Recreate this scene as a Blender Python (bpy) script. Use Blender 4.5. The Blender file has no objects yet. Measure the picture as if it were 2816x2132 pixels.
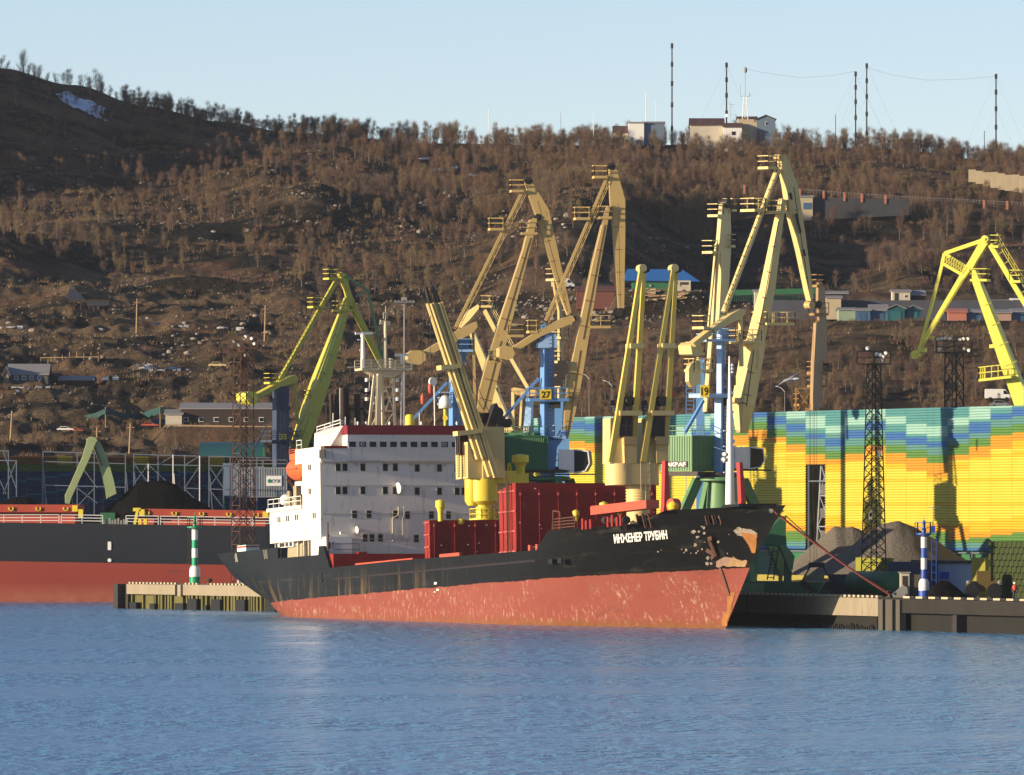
import bpy, bmesh, math, random
import numpy as np
from math import radians, sin, cos, pi, tan, atan2, sqrt, hypot
from mathutils import Vector, Matrix
random.seed(7); rng = np.random.RandomState(11)
D = bpy.data; SC = bpy.context.scene; COL = SC.collection

# ------------------------------------------------------------------ camera
FP, VH, CH, UC = 24400.0, 1400.0, 12.0, 1408.0      # focal length and horizon in photo pixels, camera height
cam = D.cameras.new("camera"); camo = D.objects.new("camera", cam); COL.objects.link(camo)
camo.location = (0, 0, CH); camo.rotation_euler = (radians(90), 0, 0)
cam.sensor_width = 36; cam.lens = FP / 2816 * 36; cam.shift_y = (VH - 1066) / 2816
cam.clip_start = 1; cam.clip_end = 20000
SC.camera = camo
# ------------------------------------------------------------------ world and sun
SUN_EL = 10.0; SDX, SDY = -0.925, -0.380
w = D.worlds.new("World"); SC.world = w; w.use_nodes = True
nt = w.node_tree; bg = nt.nodes["Background"]
sky = nt.nodes.new("ShaderNodeTexSky"); sky.sky_type = 'NISHITA'; sky.sun_disc = False
sky.sun_elevation = radians(SUN_EL); sky.sun_rotation = atan2(SDX, SDY)
sky.air_density = 0.86; sky.dust_density = 0.45; sky.ozone_density = 1.6; sky.altitude = 2550
tint = nt.nodes.new("ShaderNodeMix"); tint.data_type = 'RGBA'; tint.blend_type = 'MULTIPLY'; tint.inputs[0].default_value = 1; tint.inputs[7].default_value = (1.12, 0.985, 1.02, 1)
nt.links.new(sky.outputs[0], tint.inputs[6]); nt.links.new(tint.outputs[2], bg.inputs[0]); bg.inputs[1].default_value = 0.103
sl = D.lights.new("sun", 'SUN'); so = D.objects.new("sun", sl); COL.objects.link(so)
sl.energy = 5.0; sl.angle = radians(0.5); sl.color = (1.0, 0.80, 0.53)
sd = Vector((SDX * cos(radians(SUN_EL)), SDY * cos(radians(SUN_EL)), sin(radians(SUN_EL)))).normalized()
so.rotation_euler = sd.to_track_quat('Z', 'Y').to_euler(); so.location = (-100, -50, 300)
SC.view_settings.view_transform = 'Standard'; SC.view_settings.look = 'None'
SC.view_settings.exposure = 0.7; SC.view_settings.gamma = 1
SC.cycles.use_denoising = True
SC.cycles.max_bounces = 4; SC.cycles.diffuse_bounces = 2; SC.cycles.glossy_bounces = 2
SC.cycles.transparent_max_bounces = 4; SC.cycles.sample_clamp_indirect = 4

# ------------------------------------------------------------------ helpers
def W(u, v, Y):                       # photo direction at a given distance -> a point of the place
    return Vector(((u - UC) * Y / FP, Y, CH + (VH - v) * Y / FP))
def mpp(Y): return Y / FP             # metres per photo pixel at a distance

def mat(name, col, rough=0.6, var=0.12, scale=1.0, metal=0.0, rust=0.0, rustcol=(0.16, 0.06, 0.025), streak=False, bump=0.0, spec=0.35, scale2=None):
    m = D.materials.new(name); m.use_nodes = True; n = m.node_tree.nodes; l = m.node_tree.links
    b = n["Principled BSDF"]; b.inputs["Roughness"].default_value = rough; b.inputs["Metallic"].default_value = metal
    b.inputs["Specular IOR Level"].default_value = spec
    tc = n.new("ShaderNodeTexCoord"); mp = n.new("ShaderNodeMapping")
    l.new(tc.outputs["Object"], mp.inputs[0])
    if streak: mp.inputs["Scale"].default_value = (1, 1, 0.18)
    nz = n.new("ShaderNodeTexNoise"); nz.inputs["Scale"].default_value = scale; nz.inputs["Detail"].default_value = 6
    nz.inputs["Roughness"].default_value = 0.65
    l.new(mp.outputs[0], nz.inputs["Vector"])
    mx = n.new("ShaderNodeMix"); mx.data_type = 'RGBA'
    c0 = [max(0, c * (1 - var * 2.0)) for c in col]; c1 = [min(1, c * (1 + var * 1.6)) for c in col]
    mx.inputs[6].default_value = (*c0, 1); mx.inputs[7].default_value = (*c1, 1)
    l.new(nz.outputs[0], mx.inputs[0]); out = mx.outputs[2]
    if rust > 0:
        n2 = n.new("ShaderNodeTexNoise"); n2.inputs["Scale"].default_value = (scale2 or scale * 2.3); n2.inputs["Detail"].default_value = 8
        n2.inputs["Roughness"].default_value = 0.7
        mp2 = n.new("ShaderNodeMapping"); mp2.inputs["Location"].default_value = (31, 7, 3); mp2.inputs["Scale"].default_value = (1, 1, 0.25 if streak else 1)
        l.new(tc.outputs["Object"], mp2.inputs[0]); l.new(mp2.outputs[0], n2.inputs["Vector"])
        r = n.new("ShaderNodeMapRange"); r.inputs["From Min"].default_value = 0.66 - rust * 0.25; r.inputs["From Max"].default_value = 0.76 - rust * 0.2
        l.new(n2.outputs[0], r.inputs[0])
        m2 = n.new("ShaderNodeMix"); m2.data_type = 'RGBA'; l.new(r.outputs[0], m2.inputs[0]); l.new(out, m2.inputs[6])
        m2.inputs[7].default_value = (*rustcol, 1); out = m2.outputs[2]
    l.new(out, b.inputs["Base Color"])
    if bump > 0:
        bp = n.new("ShaderNodeBump"); bp.inputs["Strength"].default_value = 0.8; bp.inputs["Distance"].default_value = bump
        l.new(nz.outputs[0], bp.inputs["Height"]); l.new(bp.outputs[0], b.inputs["Normal"])
    return m

M = {}
M['cream'] = mat('cream_paint', (0.55, 0.39, 0.15), 0.5, 0.12, 0.5, rust=0.22, streak=True, rustcol=(0.24, 0.13, 0.06))
M['creamB'] = mat('pale_cream_paint', (0.66, 0.52, 0.22), 0.5, 0.10, 0.5, rust=0.22, streak=True, rustcol=(0.30, 0.18, 0.08))
M['acid'] = mat('lemon_paint', (0.74, 0.68, 0.10), 0.5, 0.06, 0.6, rust=0.07)
M['olive'] = mat('lime_paint', (0.52, 0.47, 0.07), 0.5, 0.08, 0.6, rust=0.1)
M['greyg'] = mat('pale_green_paint', (0.34, 0.42, 0.20), 0.5, 0.10, 0.8, rust=0.15)
M['blue'] = mat('blue_paint', (0.13, 0.30, 0.62), 0.45, 0.06, 0.6, rust=0.1, streak=True)
M['pblue'] = mat('pale_blue_paint', (0.33, 0.52, 0.80), 0.45, 0.06, 0.6, rust=0.06)
M['navy'] = mat('navy_paint', (0.045, 0.065, 0.12), 0.5, 0.12, 0.6)
M['green'] = mat('green_paint', (0.035, 0.15, 0.07), 0.5, 0.10, 0.7, rust=0.06)
M['lgreen'] = mat('light_green_paint', (0.12, 0.26, 0.12), 0.5, 0.10, 0.7, rust=0.06)
M['white'] = mat('white_paint', (0.75, 0.71, 0.64), 0.5, 0.05, 0.5, rust=0.42, streak=True, rustcol=(0.50, 0.44, 0.35), scale2=1.5)
M['pwhite'] = mat('plain_white_paint', (0.80, 0.79, 0.76), 0.45, 0.03, 0.7)
M['mast'] = mat('mast_paint', (0.55, 0.50, 0.38), 0.5, 0.08, 0.9, rust=0.2)
M['black'] = mat('black_paint', (0.012, 0.012, 0.013), 0.5, 0.2, 1.0)
M['dark'] = mat('dark_steel', (0.035, 0.03, 0.028), 0.6, 0.25, 1.2)
M['rusty'] = mat('rusty_steel', (0.10, 0.042, 0.025), 0.75, 0.25, 1.4)
M['glass'] = mat('window_glass', (0.010, 0.013, 0.017), 0.3, 0.2, 1.0, spec=0.25)
M['red'] = mat('oxide_red_paint', (0.27, 0.028, 0.024), 0.6, 0.20, 0.5, rust=0.16, spec=.15, rustcol=(0.42, 0.12, 0.09), bump=0.02)
M['lred'] = mat('bright_red_paint', (0.50, 0.09, 0.05), 0.55, 0.10, 0.8, rust=0.12)
M['pinkred'] = mat('faded_red_paint', (0.50, 0.12, 0.10), 0.6, 0.10, 0.8, rust=0.25)
M['orange'] = mat('orange_shell', (0.75, 0.13, 0.03), 0.4, 0.06, 1.0)
M['yellow'] = mat('yellow_paint', (0.78, 0.62, 0.06), 0.45, 0.05, 0.8, rust=0.10, streak=True)
M['grey'] = mat('grey_paint', (0.25, 0.27, 0.30), 0.5, 0.08, 0.6)
M['galv'] = mat('galvanised_steel', (0.17, 0.20, 0.25), 0.4, 0.10, 0.8, metal=0.3)
M['conc'] = mat('pale_concrete', (0.28, 0.235, 0.17), 0.85, 0.16, 0.5, rust=0.30, rustcol=(0.12, 0.085, 0.05), streak=True, bump=0.05)
M['conc2'] = mat('grey_concrete', (0.09, 0.08, 0.066), 0.85, 0.22, 0.4, rust=0.30, rustcol=(0.07, 0.06, 0.045), streak=True, bump=0.05)
M['coal'] = mat('coal', (0.0065, 0.006, 0.006), 0.9, 0.35, 1.2, bump=0.2, spec=.05)
M['gravel'] = mat('grey_gravel', (0.165, 0.145, 0.120), 0.9, 0.12, 3.5, rust=0.2, rustcol=(0.06, 0.05, 0.04), bump=0.3)
M['bulkblack'] = mat('bulk_carrier_black', (0.014, 0.017, 0.022), 0.55, 0.14, 0.15, streak=True, rust=0.0)
M['bulkred'] = mat('bulk_carrier_red', (0.36, 0.060, 0.040), 0.6, 0.10, 0.20, streak=True, rust=0.10, rustcol=(0.42, 0.13, 0.09))
M['bgreen'] = mat('beacon_green', (0.01, 0.30, 0.15), 0.4, 0.06, 1.0)
M['bblue'] = mat('beacon_blue', (0.03, 0.09, 0.42), 0.4, 0.06, 1.0)
M['rope'] = mat('red_rope', (0.38, 0.085, 0.06), 0.8, 0.1, 3.0)
M['rope2'] = mat('dark_rope', (0.10, 0.06, 0.05), 0.8, 0.1, 3.0)
M['wood'] = mat('dark_planks', (0.045, 0.032, 0.026), 0.8, 0.25, 0.8)
M['brick'] = mat('grey_brick', (0.10, 0.095, 0.095), 0.85, 0.12, 0.8)
M['roofg'] = mat('grey_roof', (0.26, 0.25, 0.25), 0.7, 0.12, 0.5)
M['blueroof'] = mat('blue_roof', (0.03, 0.17, 0.48), 0.5, 0.06, 0.5)
M['teal'] = mat('teal_paint', (0.018, 0.085, 0.10), 0.5, 0.08, 0.5)
M['beige'] = mat('beige_wall', (0.48, 0.40, 0.27), 0.8, 0.10, 0.4)
M['plaster'] = mat('pale_plaster', (0.52, 0.47, 0.38), 0.8, 0.10, 0.4, rust=0.1)
M['brownroof'] = mat('brown_roof', (0.10, 0.055, 0.055), 0.7, 0.12, 0.5)
M['slate'] = mat('slate_blue_wall', (0.13, 0.18, 0.25), 0.7, 0.08, 0.5)
M['pink'] = mat('pink_wall', (0.46, 0.17, 0.12), 0.8, 0.10, 0.5)
M['net'] = mat('teal_netting', (0.016, 0.062, 0.060), 0.8, 0.15, 0.5)
M['snow'] = mat('old_snow', (0.62, 0.66, 0.74), 0.7, 0.06, 0.4)
M['rock'] = mat('pale_granite', (0.26, 0.22, 0.19), 0.9, 0.25, 0.9, bump=0.1)
M['bird'] = mat('gull_feathers', (0.75, 0.74, 0.72), 0.7, 0.05, 6.0)
M['birdgrey'] = mat('gull_grey', (0.33, 0.34, 0.36), 0.7, 0.08, 6.0)
M['signy'] = mat('sign_yellow', (0.85, 0.62, 0.02), 0.5, 0.04, 2.0)
M['mossy'] = mat('mossy_sheet_pile', (0.12, 0.11, 0.035), 0.85, 0.35, 0.5, rust=0.3, rustcol=(0.05, 0.04, 0.02), streak=True)
M['skin'] = mat('skin', (0.45, 0.26, 0.18), 0.6, 0.05, 3.0)
M['vest'] = mat('orange_vest', (0.65, 0.08, 0.03), 0.7, 0.06, 3.0)
M['sand'] = mat('tan_timber', (0.38, 0.26, 0.15), 0.85, 0.2, 0.8)
M['logo'] = mat('logo_green', (0.03, 0.18, 0.10), 0.5, 0.05, 2.0)

class MB:
    """collects polygons and links them as ONE mesh object"""
    def __init__(s): s.v = []; s.f = []; s.m = []
    def poly(s, pts, mi=0):
        k = len(s.v); s.v += [tuple(p) for p in pts]; s.f.append(tuple(range(k, k + len(pts)))); s.m.append(mi)
    def hexa(s, p, mi=0):            # p: 4 bottom, 4 top
        k = len(s.v); s.v += [tuple(q) for q in p]
        for f in ((3, 2, 1, 0), (4, 5, 6, 7), (0, 1, 5, 4), (1, 2, 6, 5), (2, 3, 7, 6), (3, 0, 4, 7)):
            s.f.append(tuple(k + i for i in f)); s.m.append(mi)
    def box(s, x0, x1, y0, y1, z0, z1, mi=0):
        s.hexa([(x0, y0, z0), (x1, y0, z0), (x1, y1, z0), (x0, y1, z0), (x0, y0, z1), (x1, y0, z1), (x1, y1, z1), (x0, y1, z1)], mi)
    def obox(s, c, ax, ay, az, mi=0):   # centre and three half vectors
        c = Vector(c); q = []
        for k in (-1, 1):
            for i, j in ((-1, -1), (1, -1), (1, 1), (-1, 1)): q.append(c + ax * i + ay * j + az * k)
        s.hexa(q, mi)
    def beam(s, a, b, w, h=None, up=(0, 0, 1), mi=0, w2=None, h2=None):
        a = Vector(a); b = Vector(b); h = w if h is None else h; w2 = w if w2 is None else w2; h2 = h if h2 is None else h2
        d = (b - a).normalized(); up = Vector(up)
        if abs(d.dot(up)) > 0.995: up = Vector((0, 1, 0))
        x = d.cross(up).normalized(); y = x.cross(d).normalized()
        q = [a + x * (w / 2 * i) + y * (h / 2 * j) for i, j in ((-1, -1), (1, -1), (1, 1), (-1, 1))]
        q += [b + x * (w2 / 2 * i) + y * (h2 / 2 * j) for i, j in ((-1, -1), (1, -1), (1, 1), (-1, 1))]
        s.hexa(q, mi)
    def tube(s, a, b, r, r2=None, n=8, mi=0, cap=True):
        a = Vector(a); b = Vector(b); r2 = r if r2 is None else r2
        d = (b - a).normalized(); up = Vector((0, 0, 1)) if abs(d.z) < 0.9 else Vector((0, 1, 0))
        x = d.cross(up).normalized(); y = x.cross(d).normalized(); k = len(s.v)
        for c, rr in ((a, r), (b, r2)):
            for i in range(n):
                t = 2 * pi * i / n; s.v.append(tuple(c + x * (rr * cos(t)) + y * (rr * sin(t))))
        for i in range(n):
            j = (i + 1) % n; s.f.append((k + i, k + j, k + n + j, k + n + i)); s.m.append(mi)
        if cap:
            s.f.append(tuple(k + n - 1 - i for i in range(n))); s.m.append(mi)
            s.f.append(tuple(k + n + i for i in range(n))); s.m.append(mi)
    def lathe(s, c, prof, n=20, mi=0, axis=None):   # prof: (radius, height)
        c = Vector(c); k = len(s.v)
        if axis is None: ax, bx, cz = Vector((1, 0, 0)), Vector((0, 1, 0)), Vector((0, 0, 1))
        else:
            cz = Vector(axis).normalized(); t = Vector((0, 0, 1)) if abs(cz.z) < 0.9 else Vector((1, 0, 0))
            ax = cz.cross(t).normalized(); bx = cz.cross(ax)
        for r, h in prof:
            for i in range(n):
                t = 2 * pi * i / n; s.v.append(tuple(c + ax * (r * cos(t)) + bx * (r * sin(t)) + cz * h))
        for q in range(len(prof) - 1):
            for i in range(n):
                j = (i + 1) % n; s.f.append((k + q * n + i, k + q * n + j, k + (q + 1) * n + j, k + (q + 1) * n + i)); s.m.append(mi)
        s.f.append(tuple(k + n - 1 - i for i in range(n))); s.m.append(mi)
        e = k + (len(prof) - 1) * n; s.f.append(tuple(e + i for i in range(n))); s.m.append(mi)
    def prism(s, pts, ext, mi=0):     # planar polygon pushed +-ext/2
        ext = Vector(ext); n = len(pts); k = len(s.v); pts = [Vector(p) for p in pts]
        s.v += [tuple(p - ext / 2) for p in pts] + [tuple(p + ext / 2) for p in pts]
        s.f.append(tuple(range(k, k + n))); s.m.append(mi)
        s.f.append(tuple(k + 2 * n - 1 - i for i in range(n))); s.m.append(mi)
        for i in range(n):
            j = (i + 1) % n; s.f.append((k + i, k + n + i, k + n + j, k + j)); s.m.append(mi)
    def path(s, pts, r, n=6, mi=0):
        for i in range(len(pts) - 1): s.tube(pts[i], pts[i + 1], r, n=n, mi=mi)
    def build(s, name, mats, parent=None, smooth=False, local=False):
        me = D.meshes.new(name); v = s.v
        if parent is not None and not local:
            L = parent.location if parent.parent is None else parent.location + parent.parent.location
            v = [(a - L.x, b - L.y, c - L.z) for a, b, c in v]
        me.from_pydata(v, [], s.f)
        if not isinstance(mats, (list, tuple)): mats = [mats]
        for m in mats: me.materials.append(m)
        if len(mats) > 1: me.polygons.foreach_set("material_index", s.m)
        if smooth: me.polygons.foreach_set("use_smooth", [True] * len(s.f))
        bm = bmesh.new(); bm.from_mesh(me); bmesh.ops.recalc_face_normals(bm, faces=bm.faces); bm.to_mesh(me); bm.free()
        if not smooth: me.polygons.foreach_set('use_smooth', [True] * len(me.polygons)); me.set_sharp_from_angle(angle=radians(48))
        o = D.objects.new(name, me); COL.objects.link(o)
        if parent is not None: o.parent = parent
        return o

def tag(o, label=None, cat=None, group=None, kind=None):
    if label: o["label"] = label
    if cat: o["category"] = cat
    if group: o["group"] = group
    if kind: o["kind"] = kind
    return o
def thing(name, label, cat, loc=(0, 0, 0), group=None, rot=None):
    o = D.objects.new(name, None); COL.objects.link(o); o.location = Vector(loc); o.empty_display_size = 1
    if rot is not None: o.rotation_euler = rot
    return tag(o, label, cat, group)
def struct(o): o["kind"] = "structure"; return o
def text(s, size, m, origin, ex, ey, parent, name="lettering", bold=0.0, local=False, depth=0.02, width=None):
    """flat letters standing on a surface; ex along the line, ey up"""
    c = D.curves.new(name, 'FONT'); c.body = s; c.size = size; c.offset = bold; c.extrude = depth
    t = D.objects.new("tmp", c); COL.objects.link(t); dg = bpy.context.evaluated_depsgraph_get()
    me = D.meshes.new_from_object(t.evaluated_get(dg)); D.objects.remove(t)
    ex = Vector(ex).normalized(); ey = Vector(ey).normalized(); ez = ex.cross(ey)
    x_min = min(v.co.x for v in me.vertices)
    for v in me.vertices: v.co.x -= x_min
    xs = [v.co.x for v in me.vertices]; k = 1.0
    if width: k = width / (max(xs) - min(xs))
    o0 = Vector(origin)
    if parent is not None and not local: o0 = o0 - (parent.location if parent.parent is None else parent.location + parent.parent.location)
    for v in me.vertices: v.co = o0 + ex * (v.co.x * k) + ey * v.co.y + ez * v.co.z
    me.materials.clear(); me.materials.append(m); me.name = name
    o = D.objects.new(name, me); COL.objects.link(o); o.parent = parent
    return o

def rails(mb, pts, h=1.05, n=None, r=0.045, bars=2, mi=0, step=1.6):
    """railing along a line of floor points"""
    for a, b in zip(pts[:-1], pts[1:]):
        a = Vector(a); b = Vector(b); L = (b - a).length; k = max(1, int(L / step)) if n is None else n
        for i in range(k + 1):
            p = a.lerp(b, i / k); mb.beam(p, p + Vector((0, 0, h)), r * 2, r * 2, mi=mi)
        for q in range(bars):
            z = Vector((0, 0, h * (q + 1) / bars)); mb.beam(a + z, b + z, r * 2, r * 2, mi=mi)

# value noise for terrain
_T = rng.rand(4, 256, 256)
def vnoise(x, y, k=0):
    x = np.asarray(x, float); y = np.asarray(y, float)
    xi = np.floor(x).astype(int); yi = np.floor(y).astype(int); fx = x - xi; fy = y - yi
    fx = fx * fx * (3 - 2 * fx); fy = fy * fy * (3 - 2 * fy); T = _T[k]
    a = T[xi & 255, yi & 255]; b = T[(xi + 1) & 255, yi & 255]; c = T[xi & 255, (yi + 1) & 255]; d = T[(xi + 1) & 255, (yi + 1) & 255]
    return (a * (1 - fx) + b * fx) * (1 - fy) + (c * (1 - fx) + d * fx) * fy
def fbm(x, y, oct=4, k=0, g=0.5):
    s = 0; a = 1; t = 0
    for i in range(oct):
        s = s + a * vnoise(x * 2 ** i + 17 * i, y * 2 ** i + 5 * i, (k + i) % 4); t += a; a *= g
    return s / t

# ------------------------------------------------------------------ terrain
PR = {
 -1700: [(1280,1235),(1320,1160),(1380,1040),(1440,915),(1500,800),(1560,690),(1620,570),(1680,380),(1740,150),(1800,0),(1870,-140)],
 -1100: [(1280,1240),(1320,1165),(1380,1050),(1440,930),(1500,815),(1560,710),(1620,600),(1680,410),(1740,160),(1800,0),(1870,-150)],
 4600: [(1280,1190),(1320,1125),(1380,1020),(1440,930),(1500,880),(1560,835),(1620,790),(1680,730),(1740,660),(1800,600),(1870,550)],
 200:  [(1280,1258),(1320,1188),(1380,1082),(1440,960),(1500,860),(1560,770),(1620,690),(1680,590),(1740,475),(1800,365),(1870,224)],
 600:  [(1280,1262),(1320,1185),(1380,1072),(1440,950),(1500,855),(1560,772),(1620,695),(1680,600),(1740,510),(1800,435),(1870,326)],
 -600: [(1280,1245),(1320,1170),(1380,1060),(1440,940),(1500,830),(1560,735),(1620,635),(1680,450),(1740,200),(1800,40),(1870,-120)],  # out-of-view hill, raised steeply to throw shade on the upper left slope
 0:    [(1280,1255),(1320,1190),(1380,1078),(1440,960),(1500,860),(1560,765),(1620,680),(1680,580),(1740,450),(1800,315),(1870,180)],
 400:  [(1280,1262),(1320,1185),(1380,1085),(1440,960),(1500,860),(1560,775),(1620,700),(1680,600),(1740,500),(1800,400),(1870,283)],
 800:  [(1280,1262),(1320,1185),(1380,1060),(1440,940),(1500,850),(1560,770),(1620,690),(1680,600),(1740,520),(1800,440),(1870,358)],
 1200: [(1280,1230),(1320,1160),(1380,1060),(1440,950),(1500,865),(1560,790),(1620,690),(1680,610),(1740,540),(1800,465),(1870,392)],
 1600: [(1280,1215),(1320,1150),(1380,1040),(1440,930),(1500,855),(1560,770),(1620,670),(1680,590),(1740,520),(1800,455),(1870,396)],
 2000: [(1280,1200),(1320,1130),(1380,1020),(1440,905),(1500,850),(1560,815),(1620,770),(1680,695),(1740,565),(1800,475),(1870,392)],
 2400: [(1280,1180),(1320,1120),(1380,990),(1440,878),(1500,848),(1560,820),(1620,775),(1680,695),(1740,548),(1800,480),(1870,410)],
 2816: [(1280,1180),(1320,1110),(1380,980),(1440,880),(1500,852),(1560,825),(1620,785),(1680,710),(1740,570),(1800,500),(1870,442)],
 3400: [(1280,1180),(1320,1110),(1380,990),(1440,900),(1500,860),(1560,815),(1620,760),(1680,690),(1740,610),(1800,540),(1870,480)],
}
_us = np.array(sorted(PR)); _Ys = np.arange(1100, 2201, 4.0); _Z = []
for k in _us:
    ys = [1100, 1225] + [p[0] for p in PR[k]]; zs = [3.2, 3.2] + [CH + (VH - p[1]) * p[0] / FP for p in PR[k]]
    ys += [1950, 2200]; zs += [zs[-1] - 2, zs[-1] - 12]
    z = np.interp(_Ys, ys, zs); kk = np.ones(7) / 7; zp = np.pad(z, 3, mode='edge'); _Z.append(np.convolve(zp, kk, 'valid'))
_Z = np.array(_Z)
def ground(X, Y, detail=True):
    X = np.asarray(X, float); Y = np.asarray(Y, float); u = UC + FP * X / Y
    fu = np.clip(np.interp(u, _us, np.arange(len(_us))), 0, len(_us) - 1.001); iu = fu.astype(int); tu = fu - iu
    tu = tu * tu * (3 - 2 * tu)
    fy = np.clip((Y - 1100) / 4.0, 0, len(_Ys) - 1.001); iy = fy.astype(int); ty = fy - iy
    z = (_Z[iu, iy] * (1 - ty) + _Z[iu, iy + 1] * ty) * (1 - tu) + (_Z[iu + 1, iy] * (1 - ty) + _Z[iu + 1, iy + 1] * ty) * tu
    w = np.clip((Y - 1240) / 40, 0, 1) * np.clip((1885 - Y) / 60, 0.12, 1)
    # spurs that shade their right flanks
    z = z + w * 9.0 * np.exp(-((X - 10 - (Y - 1600) * 0.05) / 11) ** 2) * np.exp(-((Y - 1625) / 75) ** 2)
    z = z + w * 4.5 * np.exp(-((X - 47) / 8) ** 2) * np.exp(-((Y - 1630) / 45) ** 2) + w * 4.0 * np.exp(-((X - 72) / 8) ** 2) * np.exp(-((Y - 1600) / 40) ** 2)
    z = z + w * 4.0 * np.exp(-((X + 38 - (Y - 1700) * 0.1) / 9) ** 2) * np.exp(-((Y - 1690) / 26) ** 2)
    z = z + w * 5.5 * np.exp(-((X + 93) / 12) ** 2) * np.exp(-((Y - 1590) / 30) ** 2) + w * 5.5 * np.exp(-((X + 48) / 8) ** 2) * np.exp(-((Y - 1735) / 22) ** 2)
    z = z + w * 3.0 * (fbm(X / 38, Y / 30, 3, 1) - 0.5) * 2
    if detail:
        lump = np.clip(1.25 - (u - 700) / 900, 0.35, 1) * np.clip((1680 - Y) / 160, 0.35, 1)
        n1 = fbm(X / 7.5, Y / 9, 3, 2); n2 = 1 - np.abs(fbm(X / 4.2, Y / 6, 3, 3) * 2 - 1)
        n3 = fbm(X / 1.7, Y / 3.2, 2, 0); z = z + w * lump * (1.9 * (n1 - 0.5) * 2 + 1.0 * (n2 - 0.7) + 0.75 * (n3 - 0.5))
    # benches where buildings stand
    for (bu0, bu1, by0, by1, bz) in BENCH:
        m = np.clip((u - bu0) / 30, 0, 1) * np.clip((bu1 - u) / 30, 0, 1) * np.clip((Y - by0) / 6, 0, 1) * np.clip((by1 - Y) / 14, 0, 1)
        z = z * (1 - m) + bz * m
    return z
BENCH = []
def bench(u0, u1, Y, vbase, front=4, back=22):
    BENCH.append((u0 - 30, u1 + 30, Y - front - 6, Y + back, CH + (VH - vbase) * Y / FP))
_ys = np.arange(1200, 1890, 1.0)
def hit(u, v):                        # ground point seen along a photo direction
    X = (u - UC) * _ys / FP; z = ground(X, _ys); vg = VH - (z - CH) * FP / _ys
    i = np.argmax(vg <= v)
    if vg[i] > v: i = len(_ys) - 1
    return Vector((X[i], _ys[i], z[i]))
bench(5, 270, 1384, 1076); bench(450, 800, 1310, 1176, 8, 24); bench(2300, 2820, 1432, 884, 5, 60)
bench(1700, 1930, 1500, 803, 6, 25)
# ================================================================== SETTING
def terrain_material():
    m = D.materials.new("hillside"); m.use_nodes = True; n = m.node_tree.nodes; l = m.node_tree.links
    b = n["Principled BSDF"]; b.inputs["Roughness"].default_value = 0.95; b.inputs["Specular IOR Level"].default_value = 0.1
    tc = n.new("ShaderNodeTexCoord")
    def noise(scale, det=5, loc=(0, 0, 0), rough=0.6, sc=(1, 1, 1)):
        mp = n.new("ShaderNodeMapping"); mp.inputs["Location"].default_value = loc; mp.inputs["Scale"].default_value = sc
        z = n.new("ShaderNodeTexNoise"); z.inputs["Scale"].default_value = scale; z.inputs["Detail"].default_value = det; z.inputs["Roughness"].default_value = rough
        l.new(tc.outputs["Object"], mp.inputs[0]); l.new(mp.outputs[0], z.inputs["Vector"]); return z.outputs[0]
    def rng_(x, a, c):
        r = n.new("ShaderNodeMapRange"); r.inputs["From Min"].default_value = a; r.inputs["From Max"].default_value = c; l.new(x, r.inputs[0]); return r.outputs[0]
    def mix(f, a, c):
        x = n.new("ShaderNodeMix"); x.data_type = 'RGBA'; l.new(f, x.inputs[0])
        for i, q in ((6, a), (7, c)):
            if isinstance(q, tuple): x.inputs[i].default_value = (*q, 1)
            else: l.new(q, x.inputs[i])
        return x.outputs[2]
    grass = mix(noise(0.5, 6), (0.080, 0.056, 0.034), (0.205, 0.142, 0.084))
    heath = mix(noise(0.35, 5, (9, 3, 0)), (0.008, 0.009, 0.008), (0.040, 0.031, 0.021))
    sx = n.new("ShaderNodeSeparateXYZ"); l.new(tc.outputs["Object"], sx.inputs[0])
    hi = n.new("ShaderNodeMapRange"); hi.inputs["From Min"].default_value = 44; hi.inputs["From Max"].default_value = 58; hi.inputs["To Max"].default_value = 0.11; l.new(sx.outputs[2], hi.inputs[0])
    sb = n.new("ShaderNodeMath"); sb.operation = 'SUBTRACT'; l.new(noise(0.045, 4, (4, 8, 1), sc=(0.7, 1.3, 1)), sb.inputs[0]); l.new(hi.outputs[0], sb.inputs[1])
    c = mix(rng_(sb.outputs[0], 0.40, 0.56), heath, grass)
    russet = mix(noise(0.8, 4), (0.11, 0.058, 0.036), (0.17, 0.095, 0.058))
    c = mix(rng_(noise(0.06, 3, (40, 2, 5)), 0.56, 0.68), c, russet)
    rock = mix(noise(1.1, 6, (1, 1, 1)), (0.07, 0.06, 0.052), (0.20, 0.165, 0.14))
    c = mix(rng_(noise(0.33, 6, (14, 22, 5), 0.75), 0.60, 0.68), c, rock)
    l.new(c, b.inputs["Base Color"])
    bp = n.new("ShaderNodeBump"); bp.inputs["Strength"].default_value = 1.0; bp.inputs["Distance"].default_value = 0.9
    l.new(noise(1.0, 7, (2, 2, 2), 0.7), bp.inputs["Height"]); l.new(bp.outputs[0], b.inputs["Normal"])
    return m
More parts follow.
